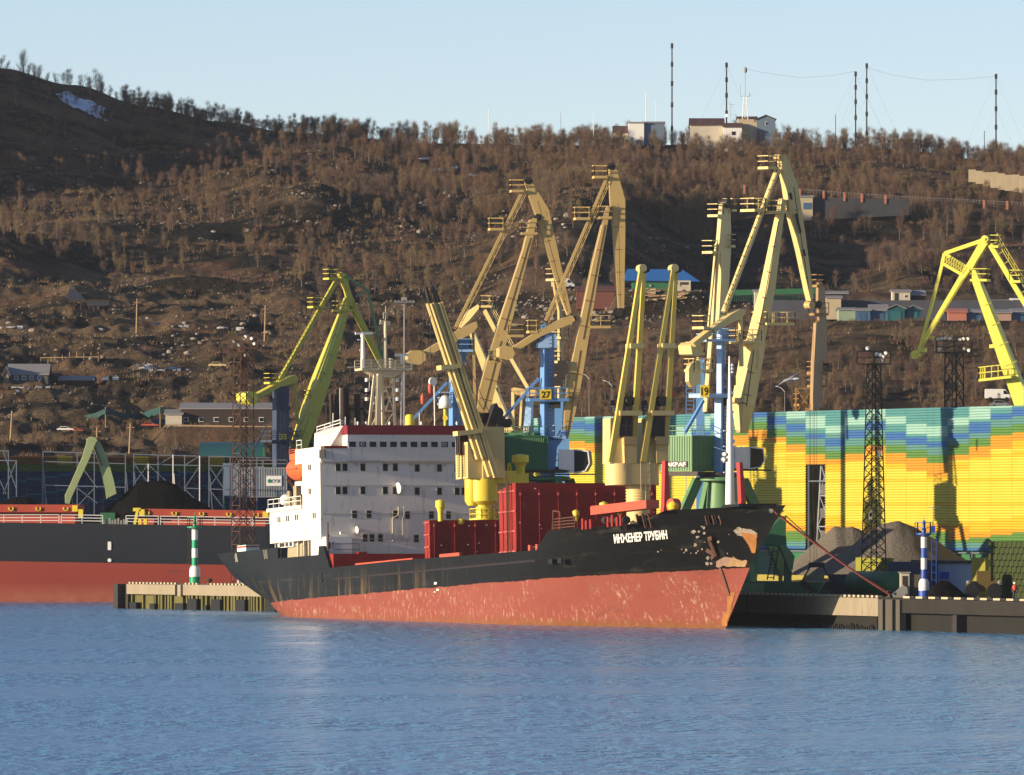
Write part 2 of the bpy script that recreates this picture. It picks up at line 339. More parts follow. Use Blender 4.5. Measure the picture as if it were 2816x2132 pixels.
def build_terrain():
    us = np.concatenate([np.arange(-1700, -560, 30.0), np.arange(-560, 3400, 5.0), np.arange(3400, 4600, 30.0)]); ys = np.concatenate([np.arange(1180, 1900, 1.5), np.arange(1900, 2200, 12)])
    U, Y = np.meshgrid(us, ys); X = (U - UC) * Y / FP; Z = ground(X, Y)
    nv, nu = U.shape; v = np.stack([X, Y, Z], -1).reshape(-1, 3)
    i = (np.arange(nv - 1)[:, None] * nu + np.arange(nu - 1)[None, :]).reshape(-1)
    f = np.stack([i, i + 1, i + nu + 1, i + nu], 1)
    me = D.meshes.new("hillside"); me.vertices.add(len(v)); me.vertices.foreach_set("co", v.ravel())
    me.loops.add(f.size); me.loops.foreach_set("vertex_index", f.ravel().astype(np.int32))
    me.polygons.add(len(f)); me.polygons.foreach_set("loop_start", np.arange(0, f.size, 4, dtype=np.int32)); me.update(calc_edges=True)
    me.polygons.foreach_set("use_smooth", np.ones(len(f), bool))
    me.materials.append(terrain_material()); o = D.objects.new("hill", me); COL.objects.link(o); struct(o)
build_terrain()

def water_material():
    m = D.materials.new("water"); m.use_nodes = True; n = m.node_tree.nodes; l = m.node_tree.links
    b = n["Principled BSDF"]; b.inputs["Base Color"].default_value = (0.085, 0.265, 0.46, 1)
    b.inputs["Roughness"].default_value = 0.22; b.inputs["IOR"].default_value = 1.33
    tc = n.new("ShaderNodeTexCoord")
    def noise(scale, det, sc, loc=(0, 0, 0), rough=0.6, dist=0.0):
        mp = n.new("ShaderNodeMapping"); mp.inputs["Scale"].default_value = sc; mp.inputs["Location"].default_value = loc
        z = n.new("ShaderNodeTexNoise"); z.inputs["Scale"].default_value = scale; z.inputs["Detail"].default_value = det; z.inputs["Roughness"].default_value = rough
        z.inputs["Distortion"].default_value = dist
        l.new(tc.outputs["Object"], mp.inputs[0]); l.new(mp.outputs[0], z.inputs["Vector"]); return z.outputs[0]
    lane = noise(0.11, 10, (0.8, 0.30, 1), rough=0.86)
    r = n.new("ShaderNodeMapRange"); r.inputs["From Min"].default_value = 0.40; r.inputs["From Max"].default_value = 0.60
    r.inputs["To Min"].default_value = 0.10; r.inputs["To Max"].default_value = 1.0; l.new(lane, r.inputs[0])
    wide = noise(0.045, 6, (0.13, 0.55, 1), (3, 1, 0), rough=0.6)
    rw = n.new("ShaderNodeMapRange"); rw.inputs["From Min"].default_value = 0.38; rw.inputs["From Max"].default_value = 0.62; rw.inputs["To Min"].default_value = 0.08; rw.inputs["To Max"].default_value = 1.35; l.new(wide, rw.inputs[0])
    mm = n.new("ShaderNodeMath"); mm.operation = 'MULTIPLY'; l.new(rw.outputs[0], mm.inputs[0]); l.new(r.outputs[0], mm.inputs[1])
    a = noise(0.95, 3, (0.62, 0.26, 1), rough=0.6)
    bp = n.new("ShaderNodeBump"); bp.inputs["Distance"].default_value = 3.6
    l.new(mm.outputs[0], bp.inputs["Strength"]); l.new(a, bp.inputs["Height"]); l.new(bp.outputs[0], b.inputs["Normal"])
    return m
mb = MB(); mb.poly([(-900, -120, 0), (900, -120, 0), (900, 1300, 0), (-900, 1300, 0)])
struct(mb.build("water", water_material()))

# quay: straight edge from QA towards the far left
QD = Vector((-0.3583, 0.9336, 0)); QN = Vector((0.9336, 0.3583, 0))      # along the edge away from us / inland
QA = Vector((48.8, 849, 0))
def Q(s, n=0.0, z=0.0): return QA + QD * s + QN * n + Vector((0, 0, z))
def qpix(u, n=0.0, z=None):           # arc length where a line n metres inland crosses a photo column
    best = None
    for i in range(-200, 3200):
        p = Q(i * 0.1, n); d = abs(UC + FP * p.x / p.y - u)
        if best is None or d < best[0]: best = (d, i * 0.1)
    return best[1]
def QP(u, n=0.0, z=0.0): return Q(qpix(u, n), n, z)
QZ = 3.2
mat_apron = mat('quay_apron', (0.11, 0.10, 0.09), 0.9, 0.2, 0.3)
mb = MB()
far = Q(196); a = Q(-150)
pl = [a, Q(196), Vector((-37.5, 1044, 0)), Vector((-52, 1080, 0)), Vector((-49, 1081, 0)), Vector((-28, 1192, 0)), Vector((-400, 1192, 0)), Vector((-400, 1300, 0)), Vector((600, 1300, 0)), Vector((600, 709, 0))]
pl = [a, Q(200), Q(200, 6), Vector((-28, 1192, 0)), Vector((-500, 1192, 0)), Vector((-500, 1300, 0)), Vector((600, 1300, 0)), Vector((600, 709, 0))]
mb.poly([(p.x, p.y, QZ - 0.02) for p in pl])
struct(mb.build("ground", mat_apron))

# right quay wall: one thing, with coping, panels, piles, fenders
def quay_wall():
    s0, s1 = qpix(2060) + 0.0, -60.0
    t = thing("quay_wall", "weathered concrete quay wall with pale coping blocks under the blue and white beacon", "quay", Q(0, 0, 0))
    mb = MB()
    def slab(sa, sb, na, nb, z0, z1, mi=0):
        p = [Q(sa, na), Q(sb, na), Q(sb, nb), Q(sa, nb)]
        mb.hexa([(q.x, q.y, z0) for q in p] + [(q.x, q.y, z1) for q in p], mi)
    sm = qpix(2426)
    slab(sm, 200, -0.45, 3, 1.35, QZ - 0.05); slab(sm + 1.5, 200, 0.1, 3, -2, 1.35, 1)
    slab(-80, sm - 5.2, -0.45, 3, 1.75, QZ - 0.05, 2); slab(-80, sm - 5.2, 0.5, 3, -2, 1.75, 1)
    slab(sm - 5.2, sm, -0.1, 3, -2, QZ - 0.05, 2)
    mb.build("wall_face", [M['conc'], mat('wet_concrete', (0.012, 0.0115, 0.010), .8, .3, .5, streak=True), mat('painted_shade_concrete', (0.022, 0.019, 0.016), .85, .3, .5, rust=.3, rustcol=(.03, .025, .02), streak=True)], t)  # third material: shade of the right section put into its concrete colour
    for k, (ss, w) in enumerate([(sm - 1.3, 1.1), (sm - 3.4, 1.7), (sm - 5.6, 1.0)]):
        mb = MB(); slab(ss - w / 2, ss + w / 2, -0.75, -0.12, -2, QZ - 0.15); mb.build("fender_pile", M['conc2'], t)
    mb = MB(); i = sm + 0.3
    while i < 120: slab(i, i + 0.55, -0.35, 0.15, QZ, QZ + 0.22); i += 1.15
    mb.build("wheel_stop_row", M['beige'], t)
    for i in range(14):
        ss = sm - 7.6 - i * 3.1; mb = MB(); slab(ss, ss + 1.6, -0.35, 0.15, QZ, QZ + 0.2); mb.build("curb_block", M['beige'], t)
    mb = MB(); i = sm + 2.0
    while i < 70: slab(i, i + 0.16, -0.18, 0.1, -1, 0.25 + 0.35 * random.random()); i += 0.42 + random.random() * 0.3
    mb.build("sheet_piles", M['dark'], t)
    s2 = qpix(2640); mb = MB(); slab(s2 - 0.5, s2 + 0.4, -0.6, 0.5, -2, 1.7); 
    for k in range(6): slab(s2 + 0.5, s2 + 1.4, -0.3, 0.3, -0.5 + k * 0.38, -0.3 + k * 0.38)
    mb.build("mooring_recess", M['dark'], t)
quay_wall()

# left pier
PA = Vector(W(340, 1673, 1072)); PA.z = 0; PB = Vector(W(800, 1683, 1034.6)); PB.z = 0
PD = (PB - PA).normalized(); PNn = Vector((PD.y, -PD.x, 0)) * -1   # inland
if PNn.x < 0: PNn = -PNn
def P_(s, n=0.0, z=0.0): return PA + PD * s + PNn * n + Vector((0, 0, z))
PL = (PB - PA).length + 8
def pier():
    t = thing("concrete_pier", "low concrete pier on mossy sheet piles behind the stern, carrying the green and white beacon", "pier", PA)
    def slab(mb, sa, sb, na, nb, z0, z1, mi=0):
        p = [P_(sa, na), P_(sb, na), P_(sb, nb), P_(sa, nb)]
        mb.hexa([(q.x, q.y, z0) for q in p] + [(q.x, q.y, z1) for q in p], mi)
    k = mpp(1060) / PD.dot(Vector((1, 0, 0))) ; K = lambda u: (u - 340) * mpp(1055) / PD.x * 0.985
    mb = MB(); slab(mb, K(358), K(505), -0.4, 9, 1.75, 2.95); slab(mb, K(514), K(524), -0.5, 9, 1.6, 2.95); slab(mb, K(505), K(514), -0.05, 9, 1.9, 2.9, 1)
    slab(mb, K(524), PL, -0.2, 9, 1.72, 2.98, 0)
    mb.build("deck_beam", [M['conc'], M['conc2']], t)
    mb = MB(); slab(mb, K(336), K(349), -1.2, 0.2, -1, 2.95); slab(mb, K(349), K(358), -0.2, 1.0, -1, 2.9)
    mb.build("end_fender", [M['dark']], t)
    mb = MB(); slab(mb, K(358), PL, 0.4, 8, -2, 1.74)
    s = K(362)
    while s < PL: 
        ww = 0.28 + random.random() * 0.25; slab(mb, s, s + ww, 0.1 - random.random() * .1, 0.42, -2, 1.72); s += ww + 0.22 + random.random() * 0.5 + (2.2 if random.random() < 0.10 else 0)
    mb.build("sheet_piles", M['mossy'], t)
    for u0, u1, z1 in ((368, 388, .75), (429, 444, .65), (505, 530, .75), (543, 570, 1.3), (592, 600, .6), (613, 640, 1.3), (685, 712, 1.3), (770, 800, 1.4)):
        mb = MB(); slab(mb, K(u0), K(u1), -0.45, 0.35, -1, z1); mb.build("fender", M['black'], t)
    mb = MB(); s = K(362)
    while s < PL:
        if not (K(505) < s < K(526) or K(572) < s < K(600)): slab(mb, s, s + 0.42, -0.3, 0.15, 3.0, 3.2)
        s += 0.92
    mb.build("wheel_stop_row", M['beige'], t)
    mb = MB(); c = P_(K(587), 0.5, 2.97); mb.lathe(c, [(0.35, 0), (0.25, 0.4), (0.45, 0.6), (0.4, 0.75), (0.1, 0.8)]); mb.build("bollard", M['rusty'], t)
    return K
PK = pier()
mb = MB(); c = P_(PK(640), 2.5, 2.98)
mb.prism([c + Vector((-.6, 0, 0)), c + Vector((.6, 0, 0)), c + Vector((.35, 0, 1.0)), c + Vector((0, 0, 1.5)), c + Vector((-.5, 0, 1.55))], (0, 1.2, 0))
tag(mb.build("bulk_bag", M['pwhite']), "crumpled white bulk bag standing on the pier below the ship's stern", "bag")

def bollard(p, label):
    mb = MB(); mb.lathe(p, [(0.32, 0), (0.22, 0.25), (0.22, 0.4), (0.42, 0.55), (0.40, 0.68), (0.1, 0.72)]); return tag(mb.build("bollard", M['dark']), label, "bollard")

# beacons
def beacon(base, zs, cols, label, name, body, railc, r=0.32, light_h=1.7, ladder=False):
    t = thing(name, label, "beacon", base)
    b = Vector(base); n0 = b.z
    for i in range(len(cols)):
        z0, z1 = zs[i], zs[i + 1]; mb = MB(); bulb = i in body
        rr = r * 1.75 if bulb or i == 0 else r
        if bulb: mb.lathe((b.x, b.y, 0), [(rr, z0), (rr, z0 + (z1 - z0) * .6), (rr * .85, z0 + (z1 - z0) * .85), (r * 1.03, z1)])
        else: mb.lathe((b.x, b.y, 0), [(rr, z0), (rr, z1)])
        mb.build("tower_band", cols[i], t, smooth=False)
    zt = zs[-1]; mb = MB(); mb.lathe((b.x, b.y, 0), [(r, zt), (r * 2.6, zt + .25), (r * 2.6, zt + .38), (0.1, zt + .40)])
    mb.build("gallery", railc, t)
    mb = MB(); pts = [b + Vector((cos(a) * .88, sin(a) * .88, zt + .38 - n0)) for a in [i * pi / 4 for i in range(9)]]
    rails(mb, pts, 1.05, n=1, r=0.035); mb.build("gallery_rail", railc, t)
    mb = MB(); mb.lathe((b.x, b.y, 0), [(.22, zt + .4), (.22, zt + .8), (.13, zt + .9), (.16, zt + 1.2), (.16, zt + 1.5), (.03, zt + light_h), (.02, zt + light_h + .4)])
    mb.build("lantern", railc, t)
    if ladder:
        mb = MB()
        for dx in (.75, 1.2): mb.beam((b.x + dx, b.y, n0), (b.x + dx, b.y, zt), .06)
        z = n0 + .3
        while z < zt: mb.beam((b.x + .3, b.y, z), (b.x + 1.2, b.y, z), .05); z += .75
        mb.build("ladder", railc, t)
        mb = MB(); q = Vector((b.x + .9, b.y, zt)); mb.beam(q, q + Vector((0, 0, 3.0)), .05); mb.beam(q + Vector((-.5, 0, 2.9)), q + Vector((.4, 0, 2.9)), .04); mb.box(q.x - .2, q.x + .2, q.y - .2, q.y + .2, zt + .4, zt + 1.1)
        mb.build("instrument_mast", railc, t)
    return t
c = P_(PK(489), 3.0, 2.98); Yb = c.y; ZV = lambda v, Y: CH + (VH - v) * Y / FP
beacon(c, [2.98, ZV(1586, Yb), ZV(1556, Yb), ZV(1534, Yb), ZV(1508, Yb), ZV(1485, Yb), ZV(1457, Yb)],
       [M['bgreen'], M['pwhite'], M['bgreen'], M['pwhite'], M['bgreen'], M['pwhite']],
       "slim green and white banded harbour beacon on the concrete pier", "harbour_beacon", (1,), M['bgreen'], r=0.37)
c = QP(2541, 1.6, QZ); Yb = c.y
beacon(c, [QZ, ZV(1624, Yb), ZV(1592, Yb), ZV(1566, Yb), ZV(1535, Yb), ZV(1507, Yb), ZV(1477, Yb)],
       [M['bblue'], M['pwhite'], M['bblue'], M['pwhite'], M['bblue'], M['pwhite']],
       "slim blue and white banded harbour beacon with ladder on the right quay", "harbour_beacon", (1,), M['bblue'], r=0.30, ladder=True)

# ------------------------------------------------------------------ dust screens
PAL = [(0.085, 0.255, 0.27), (0.27, 0.46, 0.42), (0.05, 0.14, 0.36), (0.10, 0.24, 0.24), (0.10, 0.22, 0.06), (0.54, 0.27, 0.035), (0.58, 0.40, 0.03), (0.58, 0.49, 0.065), (0.54, 0.29, 0.03), (0.6, 0.6, 0.56)]
PM = [mat('screen_%s' % nm, c, 0.45, 0.05, 0.4) for nm, c in zip(['teal', 'mint', 'blue', 'sea', 'green', 'orange', 'amber', 'yellow', 'deep_orange', 'white'], PAL)]
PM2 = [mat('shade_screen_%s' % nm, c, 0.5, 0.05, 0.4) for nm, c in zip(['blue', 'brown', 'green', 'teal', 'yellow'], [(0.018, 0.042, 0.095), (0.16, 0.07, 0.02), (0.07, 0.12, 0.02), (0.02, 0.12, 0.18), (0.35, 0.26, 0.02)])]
def louvre_wall(name, label, A, B, z0, z1, rowh, ncol, colour, mats, hole=None, parent=None, post=None):
    """panels of horizontal louvres between A and B; colour(col, y from the top in metres)"""
    A = Vector(A); B = Vector(B); d = (B - A); L = d.length; d.normalize(); n = Vector((d.y, -d.x, 0)); 
    if n.dot(Vector((SDX, SDY, 0))) < 0 and n.y > 0: n = -n
    if n.y > 0: n = -n
    t = thing(name, label, "screen", A)
    mb = MB(); rows = int((z1 - z0) / rowh)
    for c in range(ncol):
        a = A + d * (L * c / ncol + 0.02); b = A + d * (L * (c + 1) / ncol - 0.02); k = c + 0.5
        for r in range(rows):
            zt = z1 - r * rowh; zb = zt - rowh
            if hole and hole(c, zb): continue
            mi = colour(c, r * rowh)
            o = n * 0.17; zl = zb + rowh * 0.27
            mb.poly([(a.x, a.y, zt), (b.x, b.y, zt), (b.x + o.x, b.y + o.y, zl), (a.x + o.x, a.y + o.y, zl)], mi)
            mb.poly([(a.x + o.x, a.y + o.y, zl), (b.x + o.x, b.y + o.y, zl), (b.x, b.y, zb), (a.x, a.y, zb)], mi)
    mb.build("louvre_panels", mats, t)
    mb = MB()
    for c in range(ncol + 1):
        p = A + d * (L * c / ncol) - n * 0.25; mb.beam((p.x, p.y, z0 - 4.6), (p.x, p.y, z1), .18)
    for z in (z0, (z0 + z1) / 2, z1 - .1):
        mb.beam((A - n * .3) + Vector((0, 0, z)), (B - n * .3) + Vector((0, 0, z)), .15)
    mb.build("support_frame", M['galv'], t)
    return t, n, d
WN = 35.0
def wcol(u):      # point on the long screen for a photo column
    return QP(u, WN)
WA, WB = wcol(1440), Q(-70, WN)
# column borders follow the photo: 12 m in from the opening
sH0, sH1 = qpix(2217, WN), qpix(2271, WN)
pw = sH0 - sH1
ncolR = 40
WA = Q(sH1 + pw * 16, WN); WB = Q(sH1 - pw * 24, WN)
# boundary green/orange below the top, in metres, per column from the far end (column 15 has the opening)
bd = {9: 7.0, 10: 4.8, 11: 8.0, 12: 7.4, 13: 5.0, 14: 6.8, 15: 10.9, 15: 12.3}
_b = [400, 380, 360, 366, 424, 478, 520, 545, 505, 450, 395, 330, 303, 355, 412, 472, 515, 472, 425, 470, 515, 545, 485, 437, 375, 350, 400, 450, 500, 470, 430, 380, 380, 430, 470, 500, 450, 400, 390, 380]
_b = [(x - 190) * 0.0166 for x in _b]
rr_ = random.Random(5); _j = [[rr_.uniform(-.5, .5) for _ in range(12)] for _ in range(ncolR)]
z_ = lambda y: 22.9 - y
def colR(c, y):
    b = _b[c]; j = _j[c]; y = y * 1.0
    H = 14.9
    # lower edge ladder
    lo = H + j[8]
    if y < b - 3.95 + j[0] * .5: return 0
    if y < b - 2.95 + j[1] * .3: return 1
    if y < b - 2.35 + j[2] * .3: return 0 if j[4] > 0 else 3
    if y < b - 1.6 + j[3] * .3: return 2
    if y < b - .92: return 3
    if y < b: return 4
    if c < 12 and y >= b: return 7 if (y > b + .9 + j[4] and z_(y) > 8.9) else 5
    if y < b + 1.0 + j[4]: return 5
    if y < b + 1.8 + j[5] * 1.6: return 6 if int(y / .28) % 4 else 7
    e = 22.6 - y
    if y > 22.6 - 7.9: pass
    z = 22.9 - y
    if z < 7.65: return 9
    if z < 8.0: return 2
    if z < 8.5: return 3
    if z < 9.2 + j[6]: return 4
    if z < 10.0 + j[7]: return 8 if int(y / .28) % 3 else 5
    if z < 11.0 + j[9] * 1.5: return 6
    return 7 if (int(y / .28) % 9) else 6
def holeR(c, z):
    return c == 15 and z < ZV(1282, 985)
t, n_, d_ = louvre_wall("dust_screen", "long dust screen of louvres in teal, blue, green, orange and yellow blocks behind the cranes", WA, WB, 7.3, 22.9, 0.285, ncolR, colR, PM, hole=holeR)
# conveyor tower seen in the opening
def lattice_tower(t, cx, cy, w0, w1, z0, z1, m, k=9, r=0.07, depth=None, name="lattice", rot=0.0):
    mb = MB(); cs = lambda w: [Vector((cx, cy, 0)) + Matrix.Rotation(rot, 3, 'Z') @ Vector((i * w / 2, j * (depth or w) / 2, 0)) for i, j in ((-1, -1), (1, -1), (1, 1), (-1, 1))]
    for q in range(4):
        a = cs(w0)[q] + Vector((0, 0, z0)); b = cs(w1)[q] + Vector((0, 0, z1)); mb.beam(a, b, r * 2.2)
    for i in range(k):
        t0 = i / k; t1 = (i + 1) / k; wa = w0 + (w1 - w0) * t0; wb = w0 + (w1 - w0) * t1; za = z0 + (z1 - z0) * t0; zb = z0 + (z1 - z0) * t1
        A = cs(wa); B_ = cs(wb)
        for q in range(4):
            p = (q + 1) % 4
            mb.beam(A[q] + Vector((0, 0, za)), B_[p] + Vector((0, 0, zb)), r * 1.2)
            mb.beam(B_[q] + Vector((0, 0, zb)), B_[p] + Vector((0, 0, zb)), r * 1.2)
            if q in (0, 2): mb.beam(A[p] + Vector((0, 0, za)), B_[q] + Vector((0, 0, zb)), r * 1.2)
    return mb.build(name, m, t)
hc = Q((sH0 + sH1) / 2, WN + 2.2)
t = thing("conveyor_tower", "grey steel conveyor tower standing in the gap of the coloured screen", "tower", (hc.x, hc.y, QZ))
lattice_tower(t, hc.x, hc.y, 4.2, 1.3, QZ, 16.9, M['grey'], 4, 0.10, depth=2.5, name="frame", rot=radians(-60))
for k, z in enumerate((8.5, 11.0, 13.6)): mb = MB(); mb.box(hc.x - 1.5, hc.x + .6, hc.y - .6, hc.y + .8, z, z + 1.1); mb.build("machinery", M['roofg'], t)
mb = MB(); mb.box(hc.x - .1, hc.x + 1.6, hc.y - .9, hc.y - .6, 9.7, 10.2); mb.build("guard_panel", M['yellow'], t)
mb = MB(); p = [Q(sH1 - 6, WN + 5), Q(sH0 + 6, WN + 5), Q(sH0 + 6, WN + 14), Q(sH1 - 6, WN + 14)]
mb.hexa([(q.x, q.y, QZ) for q in p] + [(q.x, q.y, 17.4) for q in p]); tag(mb.build("gap_backing_box", M['dark']), "dark backing box added behind the gap in the coloured screen", "shed")  # added box, only there to keep the gap dark
# low base wall under the screen
mb = MB(); p = [Q(sH0 + pw * 15, WN + .6), Q(-70, WN + .6), Q(-70, WN + 1.0), Q(sH0 + pw * 15, WN + 1.0)]
mb.hexa([(q.x, q.y, QZ) for q in p] + [(q.x, q.y, 7.6) for q in p]); tag(mb.build("base_wall", M['green']), "low dark green retaining wall under the coloured screen", "wall")

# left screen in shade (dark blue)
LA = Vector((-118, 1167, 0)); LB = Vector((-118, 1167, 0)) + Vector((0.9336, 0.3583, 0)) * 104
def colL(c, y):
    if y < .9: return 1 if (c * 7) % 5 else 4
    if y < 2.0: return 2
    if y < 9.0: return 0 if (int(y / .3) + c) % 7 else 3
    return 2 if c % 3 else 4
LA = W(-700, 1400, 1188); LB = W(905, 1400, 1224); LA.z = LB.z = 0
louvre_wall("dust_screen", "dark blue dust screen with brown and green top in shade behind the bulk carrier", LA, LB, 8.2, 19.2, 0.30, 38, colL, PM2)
mb = MB(); mb.prism([(LA.x, LA.y + 1.5, QZ), (LB.x, LB.y + 1.5, QZ), (LB.x, LB.y + 1.5, 8.4), (LA.x, LA.y + 1.5, 8.4)], (0, .5, 0))
tag(mb.build("base_wall", M['green']), "low dark wall under the blue screen behind the bulk carrier", "wall")

# galvanised frames in front of the left screen
def frame(name, label, Y, posts, bars, braces, bright=()):
    t = thing(name, label, "frame", W(posts[0][0], VH, Y) * 1)
    for q, (u, v0, v1) in enumerate(posts):
        mb = MB(); a = W(u, v0, Y); b = W(u, v1, Y); mb.beam((a.x, a.y, a.z), (b.x, b.y, min(b.z, QZ)), .14)
        if q % 3 == 0: mb.beam((a.x + .1, a.y, a.z - 2.5), (b.x + 1.1, b.y, QZ), .12)
        mb.build("post", M['pwhite'] if u in bright else M['galv'], t)
    mb = MB()
    for (u0, v0, u1, v1) in bars: mb.beam(W(u0, v0, Y), W(u1, v1, Y), .13)
    mb.build("beams", M['galv'], t)
    mb = MB()
    for (u0, v0, u1, v1) in braces: mb.beam(W(u0, v0, Y), W(u1, v1, Y), .11)
    mb.build("braces", M['galv'], t)
C4 = lambda x, y: (x / 2.393, 1050 + y / 2.393)
def fr(px, py0): u, v = C4(px, py0); return (u, v, 1700)
frame("steel_frame", "galvanised steel frame for a screen left of the green grab arm", 1190, [fr(-60, 452), fr(55, 455), fr(108, 520)],
      [(*C4(-200, 452), *C4(60, 456)), (*C4(-200, 515), *C4(112, 520))], [(*C4(20, 455), *C4(105, 700)), (*C4(105, 525), *C4(20, 740)), (*C4(-60, 520), *C4(40, 740))])
frame("steel_frame", "galvanised steel frame with tapering posts behind the green grab arm", 1192, [fr(283, 460), fr(508, 466), fr(620, 468), fr(825, 476)],
      [(*C4(280, 460), *C4(828, 477)), (*C4(283, 525), *C4(830, 540)), (*C4(283, 680), *C4(825, 695))], [(*C4(508, 520), *C4(640, 700)), (*C4(620, 700), *C4(500, 830)), (*C4(508, 700), *C4(640, 800))])
frame("steel_frame", "galvanised steel frame with white cross braces behind the coal heap", 1194, [fr(880, 476), fr(975, 540), fr(1040, 488), fr(1138, 480), fr(1215, 488), fr(1313, 488)],
      [(*C4(878, 478), *C4(1320, 490)), (*C4(880, 542), *C4(1320, 552)), (*C4(1215, 700), *C4(1320, 705))], [(*C4(890, 550), *C4(970, 660)), (*C4(970, 550), *C4(890, 660)), (*C4(975, 545), *C4(1100, 660)), (*C4(1045, 545), *C4(1135, 490)), (*C4(1215, 550), *C4(1310, 492)), (*C4(1215, 700), *C4(1310, 560)), (*C4(1215, 705), *C4(1310, 800))], bright=(C4(1138, 0)[0], C4(1313, 0)[0], C4(975, 0)[0]))
frame("steel_frame", "galvanised steel frame right of the coal heap beside the grey crane house", 1190, [fr(1375, 490), fr(1470, 552), fr(1515, 495), fr(1600, 495), fr(1690, 496)],
      [(*C4(1372, 490), *C4(1780, 502)), (*C4(1375, 552), *C4(1740, 560)), (*C4(1375, 705), *C4(1515, 712))], [(*C4(1375, 555), *C4(1470, 700)), (*C4(1470, 560), *C4(1375, 700)), (*C4(1375, 705), *C4(1470, 830))])

# piles of coal and gravel
def pile(name, label, prof, Y, depth, m, zb=QZ, cat="heap", seed=0, nx=90, ny=30):
    """prof: (u, v) crest line seen; the heap slopes down to the front and the back"""
    us = [p[0] for p in prof]; t = np.linspace(us[0], us[-1], nx); vz = np.interp(t, us, [p[1] for p in prof])
    X = (t - UC) * Y / FP; Zc = CH + (VH - vz) * Y / FP; ys = np.linspace(-1, 1, ny); mb = MB(); P = np.zeros((nx, ny, 3))
    for j, q in enumerate(ys):
        h = (1 - abs(q) ** 1.15); zz = zb - .3 + (Zc - zb + .3) * h
        zz = zz + (fbm(X / 1.6 + seed, np.full(nx, q * depth / 2.2 + seed), 4, 1) - .5) * 0.4 * np.minimum(1, (zz - zb + .4))
        P[:, j, 0] = X + (fbm(X / 3, np.full(nx, q * 3), 2, 2) - .5) * .6; P[:, j, 1] = Y + q * depth; P[:, j, 2] = zz
    k = 0; mb.v = [tuple(p) for p in P.reshape(-1, 3)]
    for i in range(nx - 1):
        for j in range(ny - 1): mb.f.append((i * ny + j, (i + 1) * ny + j, (i + 1) * ny + j + 1, i * ny + j + 1)); mb.m.append(0)
    return tag(mb.build(name, m, smooth=True), label, cat)
C3 = lambda x, y: (2050 + x / 2.393, 1050 + y / 2.393)
pile("coal_heap", "tall black coal heap rising behind the bulk carrier's open hatch", [(150, 1560), (225, 1430), (300, 1395), (345, 1352), (378, 1322), (420, 1320), (455, 1317), (478, 1326), (510, 1350), (550, 1378), (600, 1410), (700, 1540)], 1184, 8, M['coal'])
pile("coal_heap", "low black coal heap at the left edge behind the bulk carrier", [(-250, 1540), (-60, 1392), (0, 1376), (40, 1362), (75, 1363), (108, 1385), (150, 1420), (200, 1560)], 1182, 8, M['coal'], seed=4)
pile("gravel_heap", "large grey gravel heap with rounded top right of the lattice mast", [C3(200, 1420), C3(400, 1280), C3(560, 1165), C3(700, 1068), C3(830, 975), C3(905, 925), C3(960, 905), C3(1010, 905), C3(1060, 925), C3(1110, 945), C3(1200, 1000), C3(1300, 1065), C3(1440, 1170), C3(1640, 1330)], 938, 11, M['gravel'], seed=2)
pile("gravel_heap", "long grey gravel heap with furrowed shaded side beyond the bow", [C3(60, 1420), C3(200, 1280), C3(400, 1100), C3(520, 1000), C3(590, 942), C3(640, 950), C3(700, 945), C3(760, 970), C3(830, 1010), C3(900, 1100), C3(1000, 1300)], 955, 8, M['gravel'], seed=9)
# ================================================================== THE CARGO SHIP
_a = radians(20.9); _p = radians(2.2)
SO = Vector(((821 - UC) * 1010 / FP, 1010, 0))
_fh = Vector((sin(_a), -cos(_a), 0)); _u = Vector((0, 0, 1))
SX = _fh * cos(_p) + _u * sin(_p); SZ = _u * cos(_p) - _fh * sin(_p); SY = SZ.cross(SX)
SM = Matrix((SX, SY, SZ)).transposed()
def SL(u, v, ax, val):               # ship coordinates of a photo direction on the plane axis=val (0 fore-aft, 1 port+, 2 up)
    d = Vector(((u - UC) / FP, 1, (VH - v) / FP)); o = SM.transposed() @ (Vector((0, 0, CH)) - SO); dd = SM.transposed() @ d
    t = (val - o[ax]) / dd[ax]; return o + dd * t
def SWd(p): return SO + SM @ Vector(p)
ship = thing("cargo_ship", "black and red cargo ship with white bridge block, ИНЖЕНЕР ТРУБИН on its bow", "cargo ship", SO, rot=SM.to_euler())
def SP(mb, name, m, parent=None, smooth=False): return mb.build(name, m, parent or ship, smooth=smooth, local=True)

